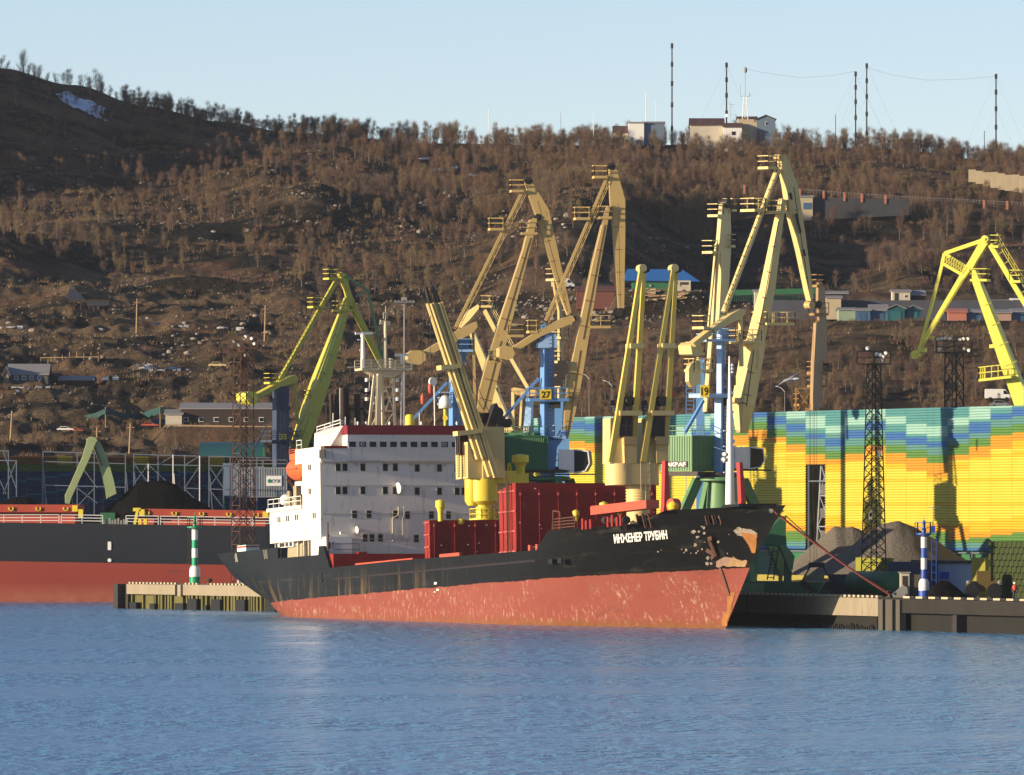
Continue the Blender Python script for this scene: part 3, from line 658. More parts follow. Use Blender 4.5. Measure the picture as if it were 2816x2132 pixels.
def hull_material():
    m = D.materials.new("ship_hull"); m.use_nodes = True; n = m.node_tree.nodes; l = m.node_tree.links
    b = n["Principled BSDF"]; b.inputs["Roughness"].default_value = 0.6; b.inputs["Specular IOR Level"].default_value = 0.14
    tc = n.new("ShaderNodeTexCoord"); sp = n.new("ShaderNodeSeparateXYZ"); l.new(tc.outputs["Object"], sp.inputs[0])
    def noise(scale, det=6, sc=(1, 1, 1), loc=(0, 0, 0), rough=0.65):
        mp = n.new("ShaderNodeMapping"); mp.inputs["Scale"].default_value = sc; mp.inputs["Location"].default_value = loc
        z = n.new("ShaderNodeTexNoise"); z.inputs["Scale"].default_value = scale; z.inputs["Detail"].default_value = det; z.inputs["Roughness"].default_value = rough
        l.new(tc.outputs["Object"], mp.inputs[0]); l.new(mp.outputs[0], z.inputs["Vector"]); return z.outputs[0]
    def mr(x, a, c, lo=0, hi=1):
        r = n.new("ShaderNodeMapRange"); r.inputs["From Min"].default_value = a; r.inputs["From Max"].default_value = c
        r.inputs["To Min"].default_value = lo; r.inputs["To Max"].default_value = hi; l.new(x, r.inputs[0]); return r.outputs[0]
    def mix(f, a, c):
        x = n.new("ShaderNodeMix"); x.data_type = 'RGBA'; l.new(f, x.inputs[0])
        for i, q in ((6, a), (7, c)):
            if isinstance(q, tuple): x.inputs[i].default_value = (*q, 1)
            else: l.new(q, x.inputs[i])
        return x.outputs[2]
    def math_(op, a, c):
        x = n.new("ShaderNodeMath"); x.operation = op
        for i, q in ((0, a), (1, c)):
            if isinstance(q, (int, float)): x.inputs[i].default_value = q
            else: l.new(q, x.inputs[i])
        return x.outputs[0]
    X, Z = sp.outputs[0], sp.outputs[2]
    geo = n.new("ShaderNodeNewGeometry"); sg = n.new("ShaderNodeSeparateXYZ"); l.new(geo.outputs["Position"], sg.inputs[0])
    blk = mix(noise(0.35, 5, (0.5, 1, 0.15)), (0.008, 0.0105, 0.014), (0.020, 0.024, 0.030))
    # weathered greyer aft, blacker forward
    blk = mix(mr(X, 20, 112), blk, mix(noise(0.3, 5), (0.002, 0.002, 0.002), (0.008, 0.0075, 0.007)))
    # brown stains low on the topsides aft
    st = math_('MULTIPLY', mr(noise(0.42, 7, (1, 1, 0.10), (3, 0, 0), 0.75), 0.52, 0.66), mr(Z, 4.0, 1.4))
    st = math_('MULTIPLY', st, mr(X, 85, 50))
    blk = mix(st, blk, (0.16, 0.11, 0.055))
    red = mix(noise(0.22, 5, (0.6, 1, 1)), (0.20, 0.046, 0.034), (0.27, 0.080, 0.060))
    chip = math_('MULTIPLY', mr(noise(2.3, 10, (1.0, 1, 0.38), (1, 0, 0), 0.8), 0.545, 0.60), math_('MAXIMUM', mr(noise(0.22, 4, (0.5, 1, 1), (8, 8, 8)), 0.47, 0.60), mr(math_('ADD', sg.outputs[2], math_('MULTIPLY', noise(.4, 3), 2.0)), 2.9, 1.9)))
    red = mix(chip, red, (0.42, 0.28, 0.19))
    dk = mr(noise(0.8, 8, (0.5, 1, 0.35), (21, 0, 4), 0.8), 0.60, 0.66)
    red = mix(dk, red, (0.20, 0.09, 0.045))
    # rust tide near the water and at the forefoot: above the water plane in place coordinates
    low = math_('ADD', mr(sg.outputs[2], 0.0, 1.6, 1, 0), math_('MULTIPLY', noise(0.5, 6, (1, 1, 0.6)), 1.0))
    low = mr(low, 0.95, 1.45); low = math_('MULTIPLY', low, mr(X, 50, 100, 0.35, 1))
    red = mix(low, red, mix(noise(1.0), (0.12, 0.042, 0.018), (0.27, 0.115, 0.042)))
    wl = math_('ADD', Z, math_('MULTIPLY', noise(0.7, 6, (0.5, 1, 1)), 0.55))
    # plate seams: thin lines every strake and every frame space, and rub marks along the side
    def seam(src, step, wd):
        q = math_('MODULO', math_('ADD', src, 200.0), step); return mr(q, wd, wd * .4)
    sm = math_('MAXIMUM', seam(Z, 1.75, .05), seam(X, 7.0, .07)); sm = math_('MULTIPLY', sm, mr(noise(0.6, 4), .35, .6, .15, .7))
    blk = mix(sm, blk, (0.035, 0.033, 0.030)); red = mix(math_('MULTIPLY', sm, .5), red, (0.16, 0.06, 0.04))
    rub = math_('MULTIPLY', mr(noise(0.5, 7, (0.05, 1, 1.6), (5, 5, 9), .7), .58, .66), mr(noise(.5, 5, (.4, 1, 1)), .4, .6)); blk = mix(math_('MULTIPLY', rub, .6), blk, (0.055, 0.050, 0.042))
    red = mix(math_('MULTIPLY', mr(noise(0.45, 7, (0.09, 1, 1.2), (15, 5, 2), .7), .62, .68), .7), red, (0.13, 0.055, 0.04))
    col = mix(mr(wl, 1.20, 1.27), red, blk)
    l.new(col, b.inputs["Base Color"])
    bp = n.new("ShaderNodeBump"); bp.inputs["Strength"].default_value = 0.5; bp.inputs["Distance"].default_value = 0.12
    l.new(noise(0.35, 4, (1, 1, 0.5)), bp.inputs["Height"]); l.new(bp.outputs[0], b.inputs["Normal"])
    return m
HM = hull_material()
def topz(x):
    pts = [(-14, 7.35), (-12, 7.2), (8, 6.9), (20.4, 6.95), (20.5, 5.72), (33.8, 5.66), (34.0, 6.62), (35.5, 6.6), (37.5, 4.12), (60, 4.2), (100.5, 3.92), (104.1, 5.8), (123, 5.85), (127.6, 6.95), (138, 6.95), (145, 6.85)]
    return float(np.interp(x, [p[0] for p in pts], [p[1] for p in pts]))
def stem(z): return float(np.interp(z, [-7, -4.74, 1.2, 4.0, 5.5, 7], [126.5, 128.2, 134.95, 139.4, 141.7, 144.5]))
def sternx(z): return float(np.interp(z, [-7, -1, 0, 1.7, 2.8, 4.5, 7.3], [7, 2.5, 0.3, -2.0, -5.0, -9.5, -12.6]))
def halfb(x, z):
    xs, xe = sternx(z), stem(z); k = min(max((z + 5) / 12, 0), 1)
    Lb = 47 - 9 * k; s = (xe - x) / Lb
    fwd = 0 if s <= 0 else (1 if s >= 1 else (1 - (1 - s) ** 2) ** 1.22)
    Ls = 34 - 10 * k; s = (x - xs) / Ls; w0 = float(np.interp(z, [-7, -.5, 0.8, 2, 4.5, 7.3], [0, .1, .9, 2.4, 4.0, 5.3])) / 9.6
    aft = w0 if s <= 0 else (1 if s >= 1 else w0 + (1 - w0) * (1 - (1 - s) ** 2.2) ** 0.9)
    return 9.6 * min(fwd, aft) if min(fwd, aft) > 0 else 0.0
def hull():
    NS, NZ = 210, 26; mb = MB()
    brk = [20.4, 20.5, 33.8, 34.0, 35.5, 37.5, 100.5, 104.1, 123, 127.6]
    ts = sorted(list(np.linspace(0, 1, NS)))
    base = np.linspace(-12.6, 144.5, NS); base = np.array(sorted(set(list(base) + brk)))
    def pt(xb, j, side, off=0.0):
        zt = topz(xb); f = j / (NZ - 1); z = -7 + (zt + 7) * f
        # slide stations so that the ends follow stem and stern profiles
        xa, xe = sternx(z), stem(z)
        q = (xb + 12.6) / 157.1
        if xb < 20: x = xa + (xb + 12.6) * (20 - xa) / 32.6
        elif xb > 100: x = 100 + (xb - 100) * (xe - 100) / 44.5
        else: x = xb
        b = max(halfb(x, z) - off, 0); return (x, side * b, z)
    n = len(base)
    for side in (-1, 1):
        k = len(mb.v)
        for i in range(n):
            for j in range(NZ): mb.v.append(pt(base[i], j, side))
        for i in range(n - 1):
            for j in range(NZ - 1):
                q = (k + i * NZ + j, k + (i + 1) * NZ + j, k + (i + 1) * NZ + j + 1, k + i * NZ + j + 1)
                mb.f.append(q if side < 0 else q[::-1]); mb.m.append(0)
    # transom
    k = len(mb.v)
    for j in range(NZ): mb.v.append(pt(base[0], j, -1))
    for j in range(NZ): mb.v.append(pt(base[0], j, 1))
    for j in range(NZ - 1): mb.f.append((k + j, k + j + 1, k + NZ + j + 1, k + NZ + j)); mb.m.append(0)
    # inner faces of the bulwarks and the rail between
    for side in (-1, 1):
        k = len(mb.v)
        for i in range(n):
            x, y, z = pt(base[i], NZ - 1, side); dk = min(z - .3, decz(base[i]))
            yi = side * max(abs(y) - .28, 0); xd = min(x, stem(dk) - .3); mb.v += [(x, y, z), (x, yi, z), (xd, side * max(min(halfb(xd, dk), abs(y)) * (.8 if base[i] > 118 else 1) - .3, 0), dk)]
        for i in range(n - 1):
            a = k + 3 * i; mb.f.append((a, a + 3, a + 4, a + 1)); mb.m.append(0); mb.f.append((a + 1, a + 4, a + 5, a + 2)); mb.m.append(1)
    o = SP(mb, "hull", [HM, M['red']]); me = o.data
    me.polygons.foreach_set("use_smooth", [True] * len(me.polygons))
    try: me.set_sharp_from_angle(angle=radians(28))
    except Exception: pass
    mb = MB(); k = 0
    for i in range(n):
        x, y, z = pt(base[i], NZ - 1, -1); dk = min(z - .3, decz(base[i])); x = max(min(x, stem(dk) - .2), sternx(dk) + .1); yy = max(halfb(x, dk) - .12, 0.01); mb.v += [(x, -yy, dk), (x, yy, dk)]
    for i in range(n - 1): mb.f.append((2 * i, 2 * i + 2, 2 * i + 3, 2 * i + 1)); mb.m.append(0)
    SP(mb, "deck", M['red'])
    return o
def decz(x):
    return float(np.interp(x, [-13, 20, 20.5, 36.0, 36.1, 104.1, 104.2, 145], [5.7, 5.7, 5.5, 5.5, 2.75, 2.75, 5.55, 5.55]))
hl = hull()
ZB = Vector((0, 0, 1))
# rubbing of slots under the bulwark: dark freeing ports with orange stanchions
mb = MB(); x = 38.8
while x < 99.5:
    z = 2.74; L = 0.55 + random.random() * 0.5; b = halfb(x, z)
    mb.box(x, x + L, -b - .03, -b + .02, z, z + .2, 0); mb.box(x + L - .01, x + L + .13, -b - .035, -b + .02, z + .01, z + .19, 1); x += L + .12
SP(mb, "freeing_ports", [M['black'], M['rusty']], hl)
# plate seams and ribs
mb = MB()
for x in (50, 64, 78, 92): mb.box(x, x + .05, -9.64, -9.55, 2.9, 4.1)
for x in (58, 84.5): mb.box(x, x + .06, -9.64, -9.55, 1.0, 4.1)
SP(mb, "hull_ribs", M['dark'], hl)
mb = MB(); mb.box(34.4, 35.1, -9.68, -9.5, 2.6, 3.0); mb.box(34.4, 35.1, -9.68, -9.5, 3.2, 3.5); 
for x in (104.0, 106.6): mb.box(x, x + 1.1, -9.66, -9.5, 2.35, 2.85)
SP(mb, "scuppers", M['black'], hl)
def onbow(u, v, off):
    y = -9.3
    for it in range(14):
        p = SL(u, v, 1, y); y = .5 * y + .5 * -(halfb(p.x, p.z) + off)
    return SL(u, v, 1, y)
# mooring chocks in the bow and stern bulwarks
for u, v in ((1762, 1414), (1948, 1402)):
    x = onbow(u, v, 0).x
    b = halfb(x, 6.2); s = (halfb(x + .8, 6.2) - halfb(x - .8, 6.2)) / 1.6
    mb = MB()
    for dx in (-.95, 0.0, .95):
        xx = x + dx; bb = halfb(xx, 6.2) + .05; mb.beam((xx - .4, -bb + .05, 6.75), (xx + .35, -bb + .12, 5.3), .22, .16)
    for dx in (-.5, .45):
        xx = x + dx; bb = halfb(xx, 6.2) + .03; mb.beam((xx - .28, -bb + .05, 6.6), (xx + .25, -bb + .12, 5.45), .35, .12, mi=1)
    SP(mb, "fairlead", [M['rusty'], M['black']], hl)
for u, v in ((652, 1545), (733, 1528)):
    x = SL(u, v, 1, -7.5).x
    for it in range(6): x = .5 * x + .5 * SL(u, v, 1, -halfb(x, 6.4)).x
    mb = MB()
    for dx in (-.7, 0, .6):
        bb = halfb(x + dx, 6.2) + .06; mb.beam((x + dx * .7 - .15, -bb, 6.8), (x + dx * .7 + .15, -halfb(x + dx * .7 + .15, 5.8) - .05, 5.8), .08, .06)
    SP(mb, "fairlead", M['mast'], hl)
# bare and rusted patches at the bow, lying on the plating
def patch(name, pts, m, dz=0.035, seed=0, jag=0.25):
    """pts: photo outline on the starboard bow; follows the plating"""
    rr = random.Random(seed); P = []
    cu = sum(p[0] for p in pts) / len(pts); cv = sum(p[1] for p in pts) / len(pts)
    def onh(u, v):
        y = -9.3
        for it in range(14):
            p = SL(u, v, 1, y); y = .5 * y + .5 * -(halfb(p.x, p.z) + dz)
        return SL(u, v, 1, y)
    ring = []
    for a, b in zip(pts, pts[1:] + pts[:1]):
        for k in range(5):
            t = k / 5; ring.append((a[0] * (1 - t) + b[0] * t + rr.uniform(-1, 1) * jag * 6, a[1] * (1 - t) + b[1] * t + rr.uniform(-1, 1) * jag * 6))
    mb = MB(); k = 0; levels = (1.0, .75, .5, .25)
    for f in levels:
        for (u, v) in ring: mb.v.append(tuple(onh(cu + (u - cu) * f, cv + (v - cv) * f)))
    mb.v.append(tuple(onh(cu, cv))); N = len(ring)
    for q in range(3):
        for i in range(N): mb.f.append((q * N + i, q * N + (i + 1) % N, (q + 1) * N + (i + 1) % N, (q + 1) * N + i)); mb.m.append(0)
    for i in range(N): mb.f.append((3 * N + i, 3 * N + (i + 1) % N, 4 * N)); mb.m.append(0)
    return SP(mb, name, m, hl)
MR = mat('rust_orange', (0.34, 0.14, 0.035), 0.8, 0.3, 1.0, rust=.3); MPc = mat('bare_primer', (0.32, 0.26, 0.21), 0.8, 0.25, 2.0, rust=0.55, rustcol=(0.05, 0.04, 0.035))
MRp = mat('bare_pink_primer', (0.30, 0.19, 0.14), 0.8, 0.18, 1.2, rust=0.2)
B2 = lambda x, y: (1900 + x / 4.294, 1350 + y / 4.294)
patch("paint_patch", [B2(505, 470), B2(560, 430), B2(640, 450), B2(720, 460), B2(780, 505), B2(775, 560), B2(700, 560), B2(600, 540), B2(540, 520)], MPc, seed=1)
patch("rust_patch", [B2(590, 490), B2(680, 500), B2(775, 520), B2(775, 640), B2(755, 735), B2(720, 735), B2(680, 640), B2(620, 560)], MR, dz=.05, seed=2, jag=.1)
patch("paint_patch", [B2(300, 830), B2(400, 780), B2(480, 790), B2(520, 820), B2(430, 860), B2(330, 905), B2(295, 900)], MRp, seed=3, jag=.1)
patch("rust_patch", [B2(500, 780), B2(560, 820), B2(660, 820), B2(660, 850), B2(630, 900), B2(420, 895), B2(370, 885), B2(450, 850)], mat('rust_cream', (0.36, 0.225, 0.11), .8, .25, 1.5, rust=.3), dz=.05, seed=4, jag=.3)
patch("rust_patch", [B2(440, 1200), B2(520, 1200), B2(470, 1420), B2(420, 1590), B2(360, 1590), B2(380, 1480), B2(430, 1400)], MR, dz=.05, seed=5, jag=.3)
for k, (x, y, s) in enumerate([(30, 485, 28), (95, 480, 20), (75, 545, 22), (150, 440, 24), (160, 500, 22), (128, 420, 12), (50, 640, 22), (60, 735, 18), (85, 710, 12), (130, 690, 14), (200, 795, 22), (190, 860, 26), (240, 860, 20), (330, 315, 14), (295, 320, 10), (355, 320, 9), (255, 575, 22), (320, 600, 20), (430, 740, 10), (0, 735, 9), (160, 605, 8), (450, 515, 7), (230, 385, 6), (350, 405, 6), (-60, 700, 18), (-110, 690, 10), (-80, 730, 9), (-390, 720, 10), (-350, 700, 8)]):
    rr = random.Random(k); pts = [B2(x + cos(a) * s * rr.uniform(.5, 1.2), y + sin(a) * s * rr.uniform(.5, 1.2)) for a in [i * pi / 3.5 for i in range(7)]]
    patch("paint_chip", pts, MPc, dz=.04, seed=k, jag=.12)
# anchor with its dark pocket
patch("hawse_pocket", [B2(235, 590), B2(300, 640), B2(400, 720), B2(405, 770), B2(320, 800), B2(290, 760), B2(270, 700)], M['black'], dz=.05, seed=8, jag=.1)
patch("painted_hawse_shadow", [B2(180, 690), B2(240, 750), B2(290, 850), B2(290, 905), B2(250, 830)], M['black'], dz=.05, seed=9, jag=.05)  # black patch painted on the plating as shade beside the pocket
mb = MB()
a1 = onbow(*B2(300, 760), .25); mb.beam(onbow(*B2(232, 590), .3), a1, .42, .4); mb.beam(onbow(*B2(190, 700), .3), a1, .4, .4); mb.beam(onbow(*B2(215, 570), .3), onbow(*B2(262, 560), .3), .4, .4)
mb.beam(a1, onbow(*B2(262, 800), .2), .5, .4)
SP(mb, "anchor", M['rusty'], ship)
mb = MB(); mb.beam(onbow(*B2(345, 905), .06), onbow(*B2(455, 1240), .06), .35, .1); SP(mb, "stain_streak", mat('stain', (0.15, 0.07, 0.045), .9, .2, 1.0), hl)
# name on the bow
a = onbow(1689, 1494, .04); b_ = onbow(1835, 1482, .04)
ex = (b_ - a); a3 = onbow(1689, 1466, .04); ey = (a3 - a)
ey = (ey - ex.normalized() * ey.dot(ex.normalized())); 
nm = text("ИНЖЕНЕР ТРУБИН", 1.0, M['pwhite'], (0, 0, 0), (1, 0, 0), (0, 1, 0), ship, "ship_name", bold=0.04, local=True, depth=0)
xs_ = [q.co.x for q in nm.data.vertices]; ys_ = [q.co.y for q in nm.data.vertices]; x0_, x1_, y0_, y1_ = min(xs_), max(xs_), min(ys_), max(ys_)
bmn = bmesh.new(); bmn.from_mesh(nm.data)
for cx_ in np.linspace(x0_, x1_, 60)[1:-1]: bmesh.ops.bisect_plane(bmn, geom=bmn.verts[:] + bmn.edges[:] + bmn.faces[:], plane_co=(cx_, 0, 0), plane_no=(1, 0, 0))
for q in bmn.verts:
    tx = (q.co.x - x0_) / (x1_ - x0_); ty = (q.co.y - y0_) / (y1_ - y0_); u_ = 1688.5 + 146.5 * tx - 1.0 * ty * 0; v_ = 1495 - 12.5 * tx - ty * 25; q.co = onbow(u_ - 3 * ty + 1, v_, .06)
bmn.to_mesh(nm.data); bmn.free()
# small pale marks
mb = MB()
for u, v, s in ((1198, 1604, .28), (1204, 1622, .24), (1196, 1628, .14)):
    p = SL(u, v, 1, -9.62); mb.box(p.x - s * 1.3, p.x + s * 1.3, -9.66, -9.6, p.z - s * .5, p.z + s * .4)
SP(mb, "draught_mark", M['pwhite'], hl)

# ---- superstructure
FX = 34.5
Wm = M['white']
mb = MB()
mb.box(28.6, FX, -9.5, 9.4, 7.4, 17.45)                   # main block, forward part
mb.box(29.2, FX - .002, -8.2, 9.1, 2.8, 7.4)
mb.box(12, 28.6, -4.5, 9.2, 5.6, 14.6)                     # recessed casing aft
mb.box(17.6, 28.6, -9.5, -4.5, 7.45, 11.3)                  # long lower house on the starboard side
mb.box(20, 28.6, -6.2, 8, 5.5, 7.45)
mb.box(17.2, 28.7, -9.75, -4.5, 10.95, 11.35)
sup = SP(mb, "superstructure", Wm)
mb = MB()                                                   # wheelhouse
y0, y1 = -6.45, 7.2
mb.hexa([(26.5, y0, 15.97), (FX + .25, y0, 15.97), (FX + .25, y1, 15.97), (26.5, y1, 15.97), (26.5, y0, 18.85), (FX + .55, y0, 18.85), (FX + .55, y1, 18.85), (26.5, y1, 18.85)])
mb.box(26.5, FX + .35, -9.55, y0 - .0, 15.9, 17.55); mb.box(28.4, FX + .35, y1, 9.4, 15.9, 17.0)
mb.hexa([(28.2, y0 - 1.5, 17.4), (33.2, y0 - 1.5, 17.4), (33.2, y0 + .01, 17.4), (28.2, y0 + .01, 17.4), (28.2, y0 - 1.4, 19.3), (32.6, y0 - 1.4, 18.9), (33.6, y0 + .01, 19.9), (28.2, y0 + .01, 19.9)])
wh = SP(mb, "wheelhouse", Wm)
mb = MB(); mb.box(26.4, FX + .62, y0 - .04, y1 + .04, 18.85, 19.87); SP(mb, "red_band", mat('crimson_band', (0.20, 0.012, 0.022), .5, .06, .8), wh)
mb = MB(); mb.box(30.4, FX + .42, -9.1, y0 - .05, 17.35, 17.62); SP(mb, "wing_red_cap", M['red'], wh)
for i in range(11):
    p = SL(951.0 + (969 - 951) + 28.2 * i, 1222.5, 0, FX + .45); mb = MB()
    mb.box(FX + .30, FX + .46, p.y - .50, p.y + .50, 17.42, 18.16, 1); mb.box(FX + .38, FX + .52, p.y - .38, p.y + .38, 17.50, 18.08, 0)
    SP(mb, "window", [M['glass'], M['pwhite']], wh)
    if i in (1, 9):
        mb = MB(); mb.lathe((FX + .53, p.y, 17.79), [(.26, 0), (.26, .03), (.17, .035), (.17, .0)], n=16, axis=(1, 0, 0)); SP(mb, "clear_view_screen", M['grey'], wh)
mb = MB()
for u in (981, 1070, 1128, 1178, 1224, 1271): 
    y = SL(u, 1275, 0, FX + .1).y; mb.prism([(FX, y, 15.9), (FX + .35, y, 15.9), (FX, y, 15.35)], (0, .12, 0))
mb.box(FX, FX + .3, -9.4, 9.3, 15.78, 15.9)
SP(mb, "brackets", M['mast'], sup)
def win(u, v, w=.52, h=.78):
    p = SL(u, v, 0, FX); mb = MB(); mb.box(FX - .05, FX + .03, p.y - w / 2 - .07, p.y + w / 2 + .07, p.z - h / 2 - .07, p.z + h / 2 + .07, 1)
    mb.box(FX - .05, FX + .045, p.y - w / 2, p.y + w / 2, p.z - h / 2, p.z + h / 2, 0); SP(mb, "window", [M['glass'], M['mast']], sup)
S1 = lambda x, y: (600 + x / 2.5775, 1100 + y / 2.5775)
for xs, y in (((850, 898, 1025, 1184, 1255, 1410, 1568, 1693, 1742), 478), ((850, 898, 1025, 1184, 1255, 1410, 1568, 1693, 1742), 642), ((966, 1068, 1257, 1341, 1511, 1631), 811), ((1041, 1090, 1150, 1404), 978)):
    for x in xs: win(*S1(x, y + (5 if x > 1300 else 0)))
def winS(x, y):
    u, v = S1(x, y); p = SL(u, v, 1, -9.5); mb = MB(); mb.box(p.x - .17, p.x + .17, -9.53, -9.46, p.z - .31, p.z + .31); SP(mb, "window", M['dark'], sup)
for x, y in ((643, 478), (655, 478), (645, 648), (657, 648), (425, 850), (438, 849), (486, 842), (499, 841), (549, 833), (562, 832), (675, 820), (688, 819)): winS(x, y)
mb = MB(); p = SL(722 / 2.5775 + 600, 1248, 1, -9.57); mb.box(p.x - .2, p.x + 1.6, -9.6, -9.5, 16.25, 17.15); SP(mb, "sidelight_board", M['dark'], wh)
# ledges along deck levels, stain lines
mb = MB()
for z in (13.25, 10.15, 7.35): mb.box(FX, FX + .06, -9.45, 9.35, z, z + .05)
SP(mb, "deck_ledge", M['mast'], sup)
mb = MB(); p0 = SL(1097, 1450, 0, FX + .12)
for sg in (-1, 1):
    y = SL(1093 + 13.5 * sg, 1450, 0, FX + .1).y; yt = SL(1103 + 7.5 * sg, 1410, 0, FX + .1).y
    z0, z1, z2 = SL(1093, 1490, 0, FX).z, SL(1093, 1427, 0, FX).z, SL(1103, 1394, 0, FX).z
    mb.path([(FX + .12, y, z0), (FX + .12, y, z1), (FX + .12, yt, z1 + .45), (FX + .12, yt, z2)], .06)
SP(mb, "vent_pipe", M['mast'], sup)
for u, v, r in ((1108, 1341, .62), (994, 1456, .4), (948, 1465, .16)):
    p = SL(u, v, 0, FX + .5); mb = MB(); mb.lathe((FX + .35, p.y, p.z), [(.05, 0), (r * .6, .1), (r, .45), (r, .52)], n=16, axis=(.12, -1, -.1)); mb.tube((FX, p.y, p.z), (FX + .4, p.y, p.z), .06)
    SP(mb, "floodlight", M['pwhite'], sup)
# white store house and rails at the foot, starboard corner
mb = MB(); mb.box(30.6, 35.6, -9.3, -6.3, 5.6, 7.6); o = SP(mb, "deck_store", M['pwhite'], ship)
mb = MB(); mb.box(35.55, 35.63, -9.0, -8.8, 6.3, 7.0); mb.box(35.55, 35.63, -8.6, -8.4, 6.3, 7.0); SP(mb, "window", M['dark'], o)
mb = MB()
for a, b in (((36, -8.6, 5.6), (36, -5.6, 5.6)), ((36, -5.6, 5.6), (36, -5.6, 5.6))):
    if a != b: rails(mb, [a, b], 1.2, r=.04)
SP(mb, "ladder_rail", M['slate'], ship)
mb = MB(); mb.tube((35.9, -9.2, 4.2), (35.9, -9.2, 9.2), .09); mb.box(35.8, 36.2, -9.3, -9.1, 7.6, 7.8); SP(mb, "signal_post", M['rusty'], ship)
mb = MB(); mb.box(35.5, 36.6, -5.9, -4.9, 5.0, 5.9); SP(mb, "red_locker", M['red'], ship)
# pillars and machinery on the open aft deck, starboard
mb = MB()
for x in (18.0, 18.8, 19.6): mb.tube((x, -9.0, 5.6), (x, -9.0, 10.9 if x > 19 else 9.5), .08)
SP(mb, "boat_posts", M['mast'], ship) if 0 else None
for x in (18.0, 18.8, 19.6, 25.5, 27.5, 29.0, 31.0, 32.5):
    mb = MB()
    if x < 20: mb.tube((x, -9.0, 5.6), (x, -9.0, 10.9 if x > 19 else 9.5), .08)
    else: mb.box(x, x + .25, -9.1, -8.8, 5.5, 7.45)
    SP(mb, "pillar", M['mast'], ship)
mb = MB(); mb.box(19.5, 24.5, -9.2, -8.9, 6.9, 7.45); SP(mb, "window_strip", M['pwhite'], ship)
for x0, x1 in ((20.0, 21.6), (22.0, 22.8), (23.3, 24.1)):
    mb = MB(); mb.box(x0, x1, -9.25, -8.85, 6.98, 7.38); SP(mb, "window", M['dark'], ship)
MT = mat('khaki_paint', (0.36, 0.31, 0.20), .6, .08, .8)
mb = MB(); mb.prism([(21.6, -8.2, 5.5), (26.7, -8.2, 5.5), (26.7, -8.2, 7.1), (23, -8.2, 7.15), (21.8, -8.2, 6.8)], (0, 1.4, 0)); SP(mb, "winch_housing", MT, ship)
mb = MB(); mb.box(28.0, 31.2, -8.6, -7.2, 5.5, 7.0); mb.tube((27.3, -8.6, 5.5), (27.3, -8.6, 7.2), .3); SP(mb, "deck_locker", MT, ship)
mb = MB(); mb.box(33.2, 34.4, -9.2, -8.4, 5.5, 7.3); SP(mb, "deck_locker", M['pinkred'], ship)
# satellite dome, lifeboat and davit
mb = MB(); c = Vector((19.6, -8.2, 11.4)); mb.lathe(c, [(.3, 0), (.3, .25), (.62, .35), (.78, .7), (.72, 1.1), (.45, 1.4), (.1, 1.5)], n=18); SP(mb, "radome", M['pwhite'], ship, smooth=True)
p0 = SL(783, 1290, 1, -9.0); p1 = SL(846, 1290, 1, -9.0)
mb = MB(); n = 16; xs = np.linspace(p0.x, p1.x, 15); k = 0; zc = SL(800, 1287, 1, -9).z
for i, x in enumerate(xs):
    t = (i / 14) * 2 - 1; s = max(1 - abs(t) ** 2.6, .06) ** .5; 
    for j in range(n):
        a = 2 * pi * j / n; yy = cos(a) * 1.35 * s; zz = sin(a) * (1.45 if sin(a) < 0 else 1.25) * s; mb.v.append((x, -8.2 + yy, zc - .1 + zz))
for i in range(14):
    for j in range(n): mb.f.append((i * n + j, i * n + (j + 1) % n, (i + 1) * n + (j + 1) % n, (i + 1) * n + j)); mb.m.append(0)
mb.f.append(tuple(range(n))); mb.m.append(0); mb.f.append(tuple(14 * n + j for j in range(n))); mb.m.append(0)
lb = SP(mb, "lifeboat", M['orange'], ship, smooth=True)
mb = MB(); mb.box(xs[3], xs[9], -9.0, -7.6, zc + .85, zc + 1.55); SP(mb, "canopy", M['orange'], lb)
mb = MB(); mb.box(xs[4], xs[10], -9.62, -9.5, zc - .25, zc - .12)
rails(mb, [(xs[3], -9.0, zc + 1.5), (xs[9], -9.0, zc + 1.5)], .5, r=.04); SP(mb, "grab_rail", M['lred'], lb)
mb = MB()
for x in (xs[2], xs[11]):
    mb.beam((x, -9.0, zc - 1.3), (x + .5, -6.6, 11.35), .3); mb.beam((x, -9.2, zc - 1.3), (x, -7.6, zc - 1.25), .25); mb.beam((x + .5, -6.4, 11.35), (x, -6.0, zc + 1.6), .3); mb.beam((x, -6.0, zc + 1.6), (x, -8.4, zc + 1.9), .22)
mb.beam((xs[2], -8.9, zc - 1.2), (xs[2] - 2.5, -6.5, 11.35), .18)
SP(mb, "davit", M['rusty'], ship)
mb = MB(); rails(mb, [(17.4, -9.6, 11.35), (28.3, -9.6, 11.35)], 1.0, r=.035); rails(mb, [(26.6, -9.4, 17.55), (28.2, -9.4, 17.55)], 1.0, r=.035); rails(mb, [(28.3, -7.6, 19.3), (33, -6.5, 19.9)], .7, r=.035)
SP(mb, "railing", M['pwhite'], ship)
mb = MB(); mb.box(22.5, 27.5, -8.6, -7.3, 11.4, 12.5); mb.tube((21.2, -8.4, 11.4), (21.2, -8.4, 13.2), .25); mb.box(25, 26, -9.3, -8.7, 11.4, 13.6); SP(mb, "deck_gear", MT, ship)
